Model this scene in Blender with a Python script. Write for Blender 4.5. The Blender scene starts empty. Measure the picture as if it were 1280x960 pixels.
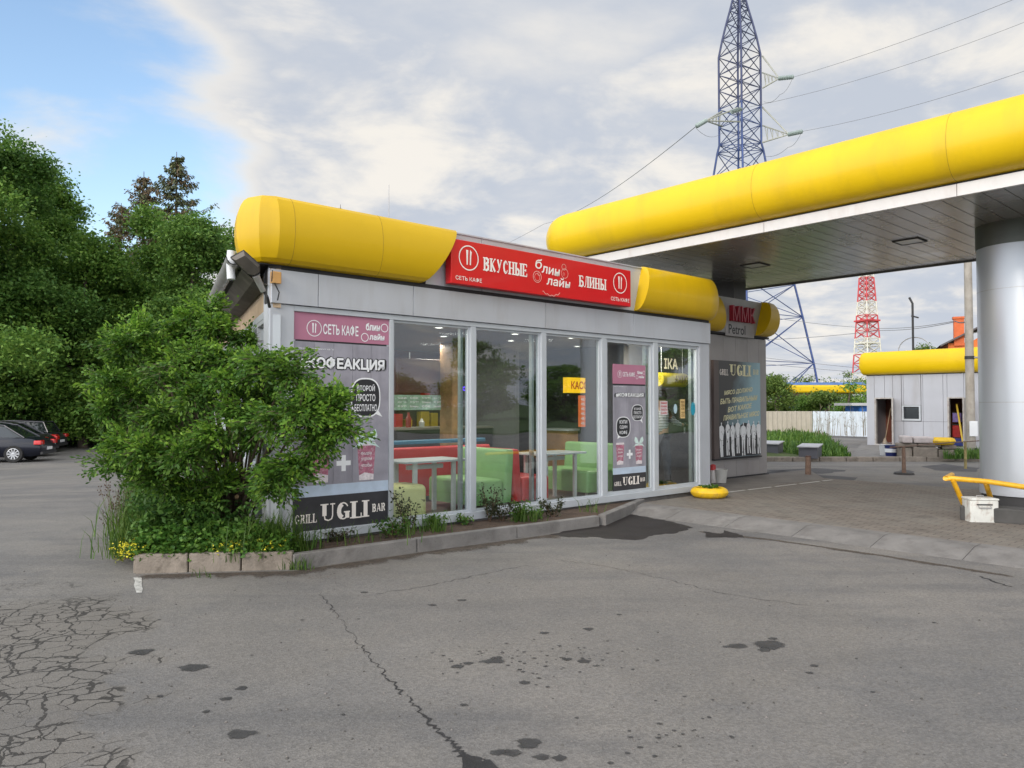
import bpy, math, random
import numpy as np
from mathutils import Vector, Matrix, noise as mnoise
R = math.radians
random.seed(7)
sc = bpy.context.scene
COL = sc.collection
# ------------------------------------------------------------------ camera
H = 1.70; F = 950.0; PITCH = math.atan(27 / F)
cam_d = bpy.data.cameras.new("camera"); cam = bpy.data.objects.new("camera", cam_d); COL.objects.link(cam)
cam_d.sensor_width = 36; cam_d.lens = F / 1280 * 36; cam_d.clip_end = 3000; cam_d.clip_start = .05
cam.location = (0, 0, H); cam.rotation_euler = (R(90) + PITCH, 0, 0)
sc.camera = cam
# ------------------------------------------------------------------ light
SUN_AZ = math.atan2(-.80, -.52); SUN_EL = R(24)
sun_dir = Vector((math.cos(SUN_AZ) * math.cos(SUN_EL), math.sin(SUN_AZ) * math.cos(SUN_EL), math.sin(SUN_EL)))
sl = bpy.data.lights.new("sun", 'SUN'); sl.energy = 1.3; sl.angle = R(14); sl.color = (1, .90, .76)
so = bpy.data.objects.new("sun", sl); COL.objects.link(so)
so.rotation_euler = sun_dir.to_track_quat('Z', 'Y').to_euler()
sc.view_settings.view_transform = 'Standard'; sc.view_settings.look = 'None'
sc.view_settings.exposure = 0.22; sc.view_settings.gamma = 1
w = bpy.data.worlds.new("World"); sc.world = w; w.use_nodes = True
def build_world():
    nt = w.node_tree; N = nt.nodes; L = nt.links; N.clear()
    def n(t, **k):
        x = N.new(t)
        for a, b in k.items(): setattr(x, a, b)
        return x
    def m(op, a, b=None, c=None):
        x = n('ShaderNodeMath', operation=op)
        for i, v in enumerate((a, b, c)):
            if v is None: continue
            if isinstance(v, (int, float)): x.inputs[i].default_value = v
            else: L.new(v, x.inputs[i])
        return x.outputs[0]
    def mixc(f, a, b):
        x = n('ShaderNodeMix', data_type='RGBA')
        L.new(f, x.inputs[0]) if not isinstance(f, float) else None
        for i, v in ((6, a), (7, b)):
            if isinstance(v, tuple): x.inputs[i].default_value = v + (1,)
            else: L.new(v, x.inputs[i])
        return x.outputs[2]
    def sstep(v, a, b):
        x = n('ShaderNodeMapRange', interpolation_type='SMOOTHSTEP')
        L.new(v, x.inputs[0]); x.inputs[1].default_value = a; x.inputs[2].default_value = b
        return x.outputs[0]
    tc = n('ShaderNodeTexCoord'); G = tc.outputs['Generated']
    sky = n('ShaderNodeTexSky', sky_type='NISHITA'); sky.sun_disc = False
    sky.sun_elevation = SUN_EL; sky.sun_rotation = math.atan2(sun_dir.x, sun_dir.y); sky.air_density = 1.2; sky.dust_density = .6
    sep = n('ShaderNodeSeparateXYZ'); L.new(G, sep.inputs[0])
    zz = m('ADD', m('MAXIMUM', sep.outputs[2], 0.0), .16)
    px_ = m('DIVIDE', sep.outputs[0], zz); py_ = m('DIVIDE', sep.outputs[1], zz)
    cmb = n('ShaderNodeCombineXYZ'); L.new(px_, cmb.inputs[0]); L.new(py_, cmb.inputs[1])
    def nz(scale, det, rough, off, dist=0.0):
        mp = n('ShaderNodeMapping'); L.new(cmb.outputs[0], mp.inputs[0]); mp.inputs['Location'].default_value = off
        x = n('ShaderNodeTexNoise'); L.new(mp.outputs[0], x.inputs['Vector'])
        x.inputs['Scale'].default_value = scale; x.inputs['Detail'].default_value = det; x.inputs['Roughness'].default_value = rough
        x.inputs['Distortion'].default_value = dist
        return x.outputs['Fac']
    big = nz(.55, 4, .5, (3.1, 1.7, 0), .3); med = nz(1.5, 9, .56, (8.2, 2.3, 0), .35); fine = nz(2.7, 9, .58, (1.2, 6.6, 0), .3)
    def gap(v, a, b):
        d = n('ShaderNodeVectorMath', operation='DOT_PRODUCT'); L.new(G, d.inputs[0]); d.inputs[1].default_value = Vector(v).normalized()
        return sstep(d.outputs['Value'], a, b)
    g1 = gap((-.58, 1, .33), .965, .998)      # the blue opening left of the frame's middle
    g2 = gap((-.72, 1, .48), .955, .995)
    g = m('MAXIMUM', g1, m('MULTIPLY', g2, .85))
    cov = m('ADD', m('MULTIPLY', big, .25), m('MULTIPLY', med, .90))
    cov = m('SUBTRACT', m('ADD', cov, .22), m('MULTIPLY', g, .40))
    mask = sstep(cov, .36, .60)
    tone = m('ADD', m('MULTIPLY', fine, .55), m('MULTIPLY', med, .55))
    edge = sstep(cov, .80, .52)
    bright = m('MAXIMUM', sstep(tone, .50, .68), m('MULTIPLY', edge, .8))
    cc = mixc(bright, (5.2, 5.65, 6.45), (8.5, 8.15, 7.6))
    # clouds near the low sun (behind the camera) glow brighter
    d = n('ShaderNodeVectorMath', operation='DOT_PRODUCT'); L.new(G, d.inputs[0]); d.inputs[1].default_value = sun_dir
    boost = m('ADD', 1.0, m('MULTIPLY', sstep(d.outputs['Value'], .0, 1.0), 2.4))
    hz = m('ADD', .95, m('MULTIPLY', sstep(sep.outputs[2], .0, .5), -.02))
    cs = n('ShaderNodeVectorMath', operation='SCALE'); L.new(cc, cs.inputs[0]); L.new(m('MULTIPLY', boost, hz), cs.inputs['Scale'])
    skc = n('ShaderNodeVectorMath', operation='MULTIPLY'); L.new(sky.outputs[0], skc.inputs[0]); skc.inputs[1].default_value = (2.05, 2.1, 2.2)
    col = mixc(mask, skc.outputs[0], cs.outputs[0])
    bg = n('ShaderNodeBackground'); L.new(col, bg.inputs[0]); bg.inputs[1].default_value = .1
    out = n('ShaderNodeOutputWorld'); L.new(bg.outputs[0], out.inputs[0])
build_world()
# ------------------------------------------------------------------ pixel rays -> real places (target photo pixels)
_f = Vector((0, math.cos(PITCH), math.sin(PITCH))); _u = Vector((0, -math.sin(PITCH), math.cos(PITCH)))
def ray(px, py): return Vector(((px - 640) / F, 0, 0)) + _f + _u * ((480 - py) / F)
CP = Vector((0, 0, H))
def onz(px, py, z=0.0):
    d = ray(px, py); return CP + d * ((z - H) / d.z)
def onplane(px, py, o, n):
    d = ray(px, py); return CP + d * ((o - CP).dot(n) / d.dot(n))
def atY(px, py, Y):
    d = ray(px, py); return CP + d * (Y / d.y)
TH = math.atan2(F * math.cos(PITCH) + 25 * math.sin(PITCH), 1070)
U = Vector((math.cos(TH), math.sin(TH), 0)); NV = Vector((-math.sin(TH), math.cos(TH), 0))
P0 = onz(365, 678, .15); P0.z = 0
def fac(px, py, n=0.0):
    p = onplane(px, py, P0 + NV * n, NV); q = p - P0; return q.dot(U), p.z
def fx(px, n=0.0): return fac(px, 500, n)[0]
def fz(px, py, n=0.0): return fac(px, py, n)[1]
def wl(t, n, z=0.0):
    return P0 + U * t + NV * n + Vector((0, 0, z))
def sstepf(a, b, x):
    t = min(1, max(0, (x - a) / (b - a))); return t * t * (3 - 2 * t)
def terrain(x, y):
    return -.47 * sstepf(5, 18, -x) * sstepf(6, 26, y)
# ------------------------------------------------------------------ materials
MATS = {}
def pm(name, col, rough=.6, metal=0., var=.12, vs=3., bump=0., bs=60., spec=.5, coat=0., emis=None, est=0., streak=0., dirt=None, dirtamt=0., isl=0., trans=0., rv=0.):
    if name in MATS: return MATS[name]
    mt = bpy.data.materials.new(name); mt.use_nodes = True; nt = mt.node_tree; N = nt.nodes; L = nt.links
    b = N['Principled BSDF']; b.inputs['Roughness'].default_value = rough; b.inputs['Metallic'].default_value = metal
    b.inputs['Specular IOR Level'].default_value = spec; b.inputs['Coat Weight'].default_value = coat
    tc = N.new('ShaderNodeTexCoord')
    def noise(scale, det=6, rg=.6, stretch=None):
        x = N.new('ShaderNodeTexNoise'); x.inputs['Scale'].default_value = scale; x.inputs['Detail'].default_value = det; x.inputs['Roughness'].default_value = rg
        if stretch:
            mp = N.new('ShaderNodeMapping'); mp.inputs['Scale'].default_value = stretch; L.new(tc.outputs['Object'], mp.inputs[0]); L.new(mp.outputs[0], x.inputs['Vector'])
        else: L.new(tc.outputs['Object'], x.inputs['Vector'])
        return x
    cur = None
    c = tuple(col) + (1,)
    b.inputs['Base Color'].default_value = c
    if var > 0 or isl > 0:
        hsv = N.new('ShaderNodeHueSaturation'); hsv.inputs['Color'].default_value = c
        mr = N.new('ShaderNodeMapRange'); mr.inputs[1].default_value = .3; mr.inputs[2].default_value = .7
        mr.inputs[3].default_value = 1 - var; mr.inputs[4].default_value = 1 + var
        nn = noise(vs); L.new(nn.outputs['Fac'], mr.inputs[0])
        v = mr.outputs[0]
        if isl > 0:
            ge = N.new('ShaderNodeNewGeometry'); m2 = N.new('ShaderNodeMapRange'); L.new(ge.outputs['Random Per Island'], m2.inputs[0])
            m2.inputs[3].default_value = 1 - isl; m2.inputs[4].default_value = 1 + isl
            mm = N.new('ShaderNodeMath'); mm.operation = 'MULTIPLY'; L.new(v, mm.inputs[0]); L.new(m2.outputs[0], mm.inputs[1]); v = mm.outputs[0]
            m3 = N.new('ShaderNodeMapRange'); L.new(ge.outputs['Random Per Island'], m3.inputs[0]); m3.inputs[3].default_value = .515; m3.inputs[4].default_value = .475
            L.new(m3.outputs[0], hsv.inputs['Hue'])
        L.new(v, hsv.inputs['Value']); cur = hsv.outputs[0]
        if rv > 0:
            r2 = N.new('ShaderNodeMapRange'); r2.inputs[1].default_value = .3; r2.inputs[2].default_value = .7
            r2.inputs[3].default_value = max(.02, rough - rv); r2.inputs[4].default_value = rough + rv; L.new(noise(vs * 2).outputs['Fac'], r2.inputs[0]); L.new(r2.outputs[0], b.inputs['Roughness'])
    if dirt is not None:
        nn = noise(vs * 1.7, 8, .65, (1, 1, streak) if streak else None)
        r2 = N.new('ShaderNodeMapRange'); r2.inputs[1].default_value = .5; r2.inputs[2].default_value = .75; r2.inputs[4].default_value = dirtamt
        L.new(nn.outputs['Fac'], r2.inputs[0]); mx = N.new('ShaderNodeMix'); mx.data_type = 'RGBA'
        L.new(r2.outputs[0], mx.inputs[0]); mx.inputs[6].default_value = c; mx.inputs[7].default_value = tuple(dirt) + (1,)
        if cur: L.new(cur, mx.inputs[6])
        cur = mx.outputs[2]
    if cur: L.new(cur, b.inputs['Base Color'])
    if bump > 0:
        bp = N.new('ShaderNodeBump'); bp.inputs['Strength'].default_value = bump; bp.inputs['Distance'].default_value = .02
        L.new(noise(bs, 8).outputs['Fac'], bp.inputs['Height']); L.new(bp.outputs[0], b.inputs['Normal'])
    if emis: b.inputs['Emission Color'].default_value = tuple(emis) + (1,); b.inputs['Emission Strength'].default_value = est
    if trans > 0:
        tr = N.new('ShaderNodeBsdfTranslucent'); L.new(cur, tr.inputs[0]) if cur else None
        ms = N.new('ShaderNodeMixShader'); ms.inputs[0].default_value = trans
        L.new(b.outputs[0], ms.inputs[1]); L.new(tr.outputs[0], ms.inputs[2]); L.new(ms.outputs[0], N['Material Output'].inputs[0])
    MATS[name] = mt; return mt
def glass_mat(name, tint=(.90, .94, .94), refl=1.0):
    if name in MATS: return MATS[name]
    mt = bpy.data.materials.new(name); mt.use_nodes = True; nt = mt.node_tree; N = nt.nodes; L = nt.links
    N.remove(N['Principled BSDF'])
    t = N.new('ShaderNodeBsdfTransparent'); t.inputs[0].default_value = tint + (1,)
    g = N.new('ShaderNodeBsdfGlossy'); g.inputs['Roughness'].default_value = .015; g.inputs[0].default_value = (.95, .97, 1, 1)
    tc = N.new('ShaderNodeTexCoord'); no = N.new('ShaderNodeTexNoise'); no.inputs['Scale'].default_value = .9; no.inputs['Detail'].default_value = 1
    L.new(tc.outputs['Object'], no.inputs['Vector']); bp = N.new('ShaderNodeBump'); bp.inputs['Strength'].default_value = .05; bp.inputs['Distance'].default_value = .1
    L.new(no.outputs['Fac'], bp.inputs['Height']); L.new(bp.outputs[0], g.inputs['Normal'])
    ge = N.new('ShaderNodeNewGeometry'); dp = N.new('ShaderNodeVectorMath'); dp.operation = 'DOT_PRODUCT'; L.new(ge.outputs['Incoming'], dp.inputs[0]); L.new(ge.outputs['Normal'], dp.inputs[1])
    def mm(op, a, b=None):
        x = N.new('ShaderNodeMath'); x.operation = op
        for i, v in enumerate((a, b)):
            if v is None: continue
            if isinstance(v, (int, float)): x.inputs[i].default_value = v
            else: L.new(v, x.inputs[i])
        return x
    sch = mm('ADD', mm('MULTIPLY', mm('POWER', mm('SUBTRACT', 1.0, mm('ABSOLUTE', dp.outputs['Value']).outputs[0]).outputs[0], 4.0).outputs[0], .95).outputs[0], .05)
    m = mm('MULTIPLY', sch.outputs[0], 1.9 * refl); m.use_clamp = True
    ms = N.new('ShaderNodeMixShader'); L.new(m.outputs[0], ms.inputs[0]); L.new(t.outputs[0], ms.inputs[1]); L.new(g.outputs[0], ms.inputs[2])
    L.new(ms.outputs[0], N['Material Output'].inputs[0]); MATS[name] = mt; return mt
# ------------------------------------------------------------------ mesh helpers
class MB:
    def __init__(s): s.v = []; s.f = []
    def add(s, vs, fs):
        o = len(s.v); s.v += [tuple(p) for p in vs]; s.f += [tuple(i + o for i in f) for f in fs]; return s
    def box(s, x0, x1, y0, y1, z0, z1):
        s.add([(x0, y0, z0), (x1, y0, z0), (x1, y1, z0), (x0, y1, z0), (x0, y0, z1), (x1, y0, z1), (x1, y1, z1), (x0, y1, z1)],
              [(0, 3, 2, 1), (4, 5, 6, 7), (0, 1, 5, 4), (1, 2, 6, 5), (2, 3, 7, 6), (3, 0, 4, 7)]); return s
    def rbox(s, x0, x1, y0, y1, z0, z1, r=.02, n=3):
        # box with rounded corners seen in plan and a softened top edge
        pts = []
        for cx, cy, a0 in ((x1 - r, y1 - r, 0), (x0 + r, y1 - r, 90), (x0 + r, y0 + r, 180), (x1 - r, y0 + r, 270)):
            for k in range(n + 1):
                a = R(a0 + 90 * k / n); pts.append((cx, cy, math.cos(a), math.sin(a)))
        m = len(pts); rings = []
        prof = [(z0, 0)] + [(z1 - r + r * math.sin(R(90 * k / n)), r * math.cos(R(90 * k / n)) - r) for k in range(n + 1)]
        o = len(s.v)
        for z, d in prof:
            for cx, cy, c, sn in pts: s.v.append((cx + (r + d) * c, cy + (r + d) * sn, z))
        for j in range(len(prof) - 1):
            for i in range(m):
                a = o + j * m + i; b = o + j * m + (i + 1) % m; s.f.append((a, b, b + m, a + m))
        s.f.append(tuple(o + (len(prof) - 1) * m + i for i in range(m))); s.f.append(tuple(o + m - 1 - i for i in range(m)))
        return s
    def quad(s, a, b, c, d): return s.add([a, b, c, d], [(0, 1, 2, 3)])
    def tube(s, p0, p1, r0, r1=None, n=8, caps=True):
        r1 = r0 if r1 is None else r1; p0 = Vector(p0); p1 = Vector(p1); d = (p1 - p0)
        if d.length < 1e-6: return s
        d.normalize(); a = d.orthogonal().normalized(); b = d.cross(a); vs = []
        for p, r in ((p0, r0), (p1, r1)):
            for i in range(n):
                t = 2 * math.pi * i / n; vs.append(p + a * (r * math.cos(t)) + b * (r * math.sin(t)))
        fs = [(i, (i + 1) % n, n + (i + 1) % n, n + i) for i in range(n)]
        if caps: fs += [tuple(range(n - 1, -1, -1)), tuple(range(n, 2 * n))]
        return s.add(vs, fs)
    def path(s, pts, r, n=8):
        pts = [Vector(p) for p in pts]; m = len(pts); rs = r if isinstance(r, (list, tuple)) else [r] * m
        up = None; o = len(s.v)
        for i, p in enumerate(pts):
            d = (pts[min(i + 1, m - 1)] - pts[max(i - 1, 0)]).normalized()
            if up is None: up = d.orthogonal().normalized()
            a = (up - d * up.dot(d)).normalized(); up = a; b = d.cross(a)
            for k in range(n):
                t = 2 * math.pi * k / n; s.v.append(tuple(p + a * (rs[i] * math.cos(t)) + b * (rs[i] * math.sin(t))))
        for j in range(m - 1):
            for k in range(n):
                x = o + j * n + k; y = o + j * n + (k + 1) % n; s.f.append((x, y, y + n, x + n))
        s.f.append(tuple(o + n - 1 - k for k in range(n))); s.f.append(tuple(o + (m - 1) * n + k for k in range(n))); return s
    def lathe(s, prof, n=24, c=(0, 0, 0), cap=True):
        o = len(s.v)
        for r, z in prof:
            for i in range(n):
                t = 2 * math.pi * i / n; s.v.append((c[0] + r * math.cos(t), c[1] + r * math.sin(t), c[2] + z))
        for j in range(len(prof) - 1):
            for i in range(n):
                a = o + j * n + i; b = o + j * n + (i + 1) % n; s.f.append((a, b, b + n, a + n))
        if cap: s.f.append(tuple(o + n - 1 - i for i in range(n))); s.f.append(tuple(o + (len(prof) - 1) * n + i for i in range(n)))
        return s
    def poly(s, pts, y=0.0):            # flat polygon in the local XZ plane, facing -Y
        return s.add([(p[0], y, p[1]) for p in pts], [tuple(range(len(pts)))])
    def prism(s, pts, z0, z1):          # plan polygon extruded in z
        n = len(pts); return s.add([(p[0], p[1], z0) for p in pts] + [(p[0], p[1], z1) for p in pts],
              [tuple(range(n - 1, -1, -1)), tuple(range(n, 2 * n))] + [(i, (i + 1) % n, n + (i + 1) % n, n + i) for i in range(n)])
    def xprism(s, pts, y0, y1):         # XZ polygon extruded in y
        n = len(pts); return s.add([(p[0], y0, p[1]) for p in pts] + [(p[0], y1, p[1]) for p in pts],
              [tuple(range(n)), tuple(range(2 * n - 1, n - 1, -1))] + [(i, n + i, n + (i + 1) % n, (i + 1) % n) for i in range(n)])
    def xf(s, M): s.v = [tuple(M @ Vector(p)) for p in s.v]; return s
    def build(s, name, mat, parent=None, smooth=False, bevel=0., loc=None, sharp=40):
        me = bpy.data.meshes.new(name); me.from_pydata(s.v, [], s.f); me.update()
        if mat: me.materials.append(mat)
        o = bpy.data.objects.new(name, me); COL.objects.link(o)
        if parent: o.parent = parent
        if loc: o.location = loc
        if smooth:
            me.polygons.foreach_set('use_smooth', [True] * len(me.polygons))
            try: me.set_sharp_from_angle(angle=R(sharp))
            except Exception: pass
        if bevel > 0:
            md = o.modifiers.new('bevel', 'BEVEL'); md.width = bevel; md.segments = 2; md.limit_method = 'ANGLE'
        return o
def tag(o, label=None, cat=None, group=None, kind=None):
    if label: o['label'] = label
    if cat: o['category'] = cat
    if group: o['group'] = group
    if kind: o['kind'] = kind
    return o
def thing(name, label, cat, loc=(0, 0, 0), rz=0., group=None):
    o = bpy.data.objects.new(name, None); o.empty_display_size = .2; COL.objects.link(o)
    o.location = loc; o.rotation_euler = (0, 0, rz); return tag(o, label, cat, group)
def dup(root, loc, rz, label, group=None, scale=None):
    r = root.copy(); COL.objects.link(r); r.location = loc; r.rotation_euler = (0, 0, rz)
    if scale: r.scale = scale
    if label: r['label'] = label
    if group: r['group'] = group
    def rec(src, dst):
        for ch in list(src.children):
            c = ch.copy(); COL.objects.link(c); c.parent = dst; rec(ch, c)
    rec(root, r); return r
def text_mesh(s, bold=0., shear=0., spacing=1.):
    c = bpy.data.curves.new('lettering', 'FONT'); c.body = s; c.offset = bold; c.shear = shear; c.space_character = spacing; c.resolution_u = 3
    o = bpy.data.objects.new('lettering', c); me = bpy.data.meshes.new_from_object(o)
    vs = [(v.co.x, v.co.y) for v in me.vertices]; fs = [tuple(p.vertices) for p in me.polygons]
    bpy.data.objects.remove(o); bpy.data.curves.remove(c); bpy.data.meshes.remove(me); return vs, fs
def put_text(mb, s, x0, x1, z0, z1, y, bold=0., shear=0., grow=0., slope=0., spacing=1.):
    # heavier weights are laid up from shifted copies of the outline, each a hair prouder than the last
    vs, fs = text_mesh(s, 0., shear, spacing)
    a = min(v[0] for v in vs) - bold; b = max(v[0] for v in vs) + bold; c = min(v[1] for v in vs) - bold; d = max(v[1] for v in vs) + bold
    x0 -= grow; x1 += grow; z0 -= grow; z1 += grow; n = 0 if bold <= 0 else (4 if bold < .025 else 7)
    sh = [(0, 0)] + [(bold * math.cos(2 * math.pi * k / n), bold * math.sin(2 * math.pi * k / n)) for k in range(n)]
    for k, (ex, ez) in enumerate(sh):
        mb.add([(x0 + (v[0] + ex - a) / (b - a) * (x1 - x0), y - .00025 * k, z0 + (v[1] + ez - c) / (d - c) * (z1 - z0) + slope * (v[0] - a) / (b - a)) for v in vs], fs)
    return mb
# slab serif stroke letters ------------------------------------------------
def _ring(cx, cy, rx, ry, a0, a1, n=10): return [(cx + rx * math.cos(R(a0 + (a1 - a0) * k / n)), cy + ry * math.sin(R(a0 + (a1 - a0) * k / n))) for k in range(n + 1)]
SER = {  # width, vertical stems (x, z0, z1), thin strokes (polyline), fat strokes
 'U': (.86, [(.16, .3, 1)], [[(.16, .3), (.2, .1), (.42, .02), (.62, .1), (.68, .3), (.68, 1)]], []),
 'G': (.96, [], [_ring(.48, .5, .34, .475, 115, 35, 6), _ring(.48, .5, .34, .475, 245, 320, 6), [(.52, .43), (.92, .43)]], [_ring(.50, .5, .30, .40, 118, 242, 10), [(.74, .42), (.74, .06)]]),
 'L': (.74, [(.18, 0, 1)], [[(.1, .02), (.7, .02)], [(.68, .02), (.68, .28)]], []),
 'I': (.40, [(.2, 0, 1)], [], []),
 'R': (.84, [(.18, 0, 1)], [[(.18, .97), (.45, .97)], [(.18, .52), (.45, .52)]], [[(.45, .95), (.62, .86), (.62, .64), (.45, .54)], [(.46, .5), (.68, .03)]]),
 'B': (.78, [(.18, 0, 1)], [[(.18, .97), (.42, .97)], [(.18, .53), (.42, .53)], [(.18, .03), (.42, .03)]], [[(.4, .95), (.58, .85), (.58, .66), (.4, .55)], [(.4, .51), (.62, .4), (.62, .15), (.4, .05)]]),
 'A': (.84, [], [[(.12, .02), (.4, 1)], [(.2, .32), (.62, .32)], [(.02, .02), (.24, .02)]], [[(.42, 1), (.7, .02)]]),
 'К': (.74, [(.14, 0, 1)], [[(.2, .5), (.58, 1)], [(.5, .98), (.68, .98)]], [[(.24, .55), (.6, .02)]]),
 'У': (.72, [], [[(.6, 1), (.38, .34), (.24, .02), (.1, .06)], [(.5, .98), (.7, .98)]], [[(.14, 1), (.38, .38)]]),
 'С': (.70, [], [_ring(.36, .5, .24, .475, 110, 30, 6), _ring(.36, .5, .24, .475, 250, 330, 6)], [_ring(.37, .5, .21, .42, 112, 248, 10)]),
 'Н': (.76, [(.14, 0, 1), (.6, 0, 1)], [[(.14, .5), (.6, .5)]], []),
 'Ы': (.92, [(.14, 0, 1), (.78, 0, 1)], [[(.14, .52), (.34, .52)], [(.14, .03), (.34, .03)]], [[(.34, .5), (.5, .4), (.5, .15), (.34, .05)]]),
 'Е': (.64, [(.14, 0, 1)], [[(.1, .97), (.56, .97)], [(.55, .97), (.55, .76)], [(.14, .5), (.44, .5)], [(.43, .6), (.43, .4)], [(.1, .03), (.58, .03)], [(.57, .03), (.57, .26)]], []),
 'Б': (.68, [(.14, 0, 1)], [[(.1, .97), (.56, .97)], [(.55, .97), (.55, .74)], [(.14, .54), (.38, .54)], [(.14, .03), (.38, .03)]], [[(.38, .52), (.56, .4), (.56, .16), (.38, .05)]]),
 'Л': (.74, [(.58, 0, 1)], [[(.58, .98), (.3, .98), (.26, .3), (.12, .02), (.02, .04)]], []),
 'И': (.78, [(.14, 0, 1), (.62, 0, 1)], [[(.18, .12), (.6, .88)]], []),
}
SER['В'] = SER['B']
def put_serif(mb, s, x0, x1, z0, z1, y, stem=.16, thin=.05, slope=0.):
    quads = []; cx = 0
    def stroke(pl, wd):
        for a, b in zip(pl, pl[1:]):
            dx, dz = b[0] - a[0], b[1] - a[1]; l = math.hypot(dx, dz) or 1; ox, oz = -dz / l * wd / 2, dx / l * wd / 2; e = .25 * wd if len(pl) > 2 else 0
            ex, ez = dx / l * e, dz / l * e
            quads.append([(cx + a[0] - ex + ox, a[1] - ez + oz), (cx + a[0] - ex - ox, a[1] - ez - oz), (cx + b[0] + ex - ox, b[1] + ez - oz), (cx + b[0] + ex + ox, b[1] + ez + oz)])
    for ch in s:
        if ch == ' ': cx += .45; continue
        wd, st, th, ft = SER[ch]
        for x, a, b in st:
            stroke([(x, a), (x, b)], stem)
            for zz in ((a,) if a < .1 else ()) + (b,):
                zc = zz + (thin / 2 if zz < .5 else -thin / 2); stroke([(x - stem * .95, zc), (x + stem * .95, zc)], thin * 1.25)
        for p in th: stroke(p, thin * 1.3)
        for p in ft: stroke(p, stem)
        if ch == 'U':
            stroke([(.52, 1 - thin / 2), (.84, 1 - thin / 2)], thin * 1.25)
        cx += wd + .04
    W = cx - .04
    for i, q in enumerate(quads):
        pts = [(x0 + px / W * (x1 - x0), z0 + pz * (z1 - z0) + slope * px / W) for px, pz in q]
        mb.poly(pts, y - .00025 * (i % 9))
    return mb
def circle(cx, cz, r, n=28, rz=None): return [(cx + r * math.cos(2 * math.pi * k / n), cz + (rz or r) * math.sin(2 * math.pi * k / n)) for k in range(n)]
def ringp(mb, cx, cz, r, wd, y, n=28, rz=None):
    rz = rz or r; o = len(mb.v)
    for k in range(n):
        a = 2 * math.pi * k / n
        mb.v.append((cx + r * math.cos(a), y, cz + rz * math.sin(a))); mb.v.append((cx + (r - wd) * math.cos(a), y, cz + (rz - wd) * math.sin(a)))
    for k in range(n):
        j = (k + 1) % n; mb.f.append((o + 2 * k, o + 2 * k + 1, o + 2 * j + 1, o + 2 * j))
    return mb
def sline(mb, pl, wd, y):
    for i, (a, b) in enumerate(zip(pl, pl[1:])):
        dx, dz = b[0] - a[0], b[1] - a[1]; l = math.hypot(dx, dz) or 1; ox, oz = -dz / l * wd / 2, dx / l * wd / 2
        mb.poly([(a[0] + ox, a[1] + oz), (a[0] - ox, a[1] - oz), (b[0] - ox, b[1] - oz), (b[0] + ox, b[1] + oz)], y - .0002 * (i % 5))
    return mb
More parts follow.
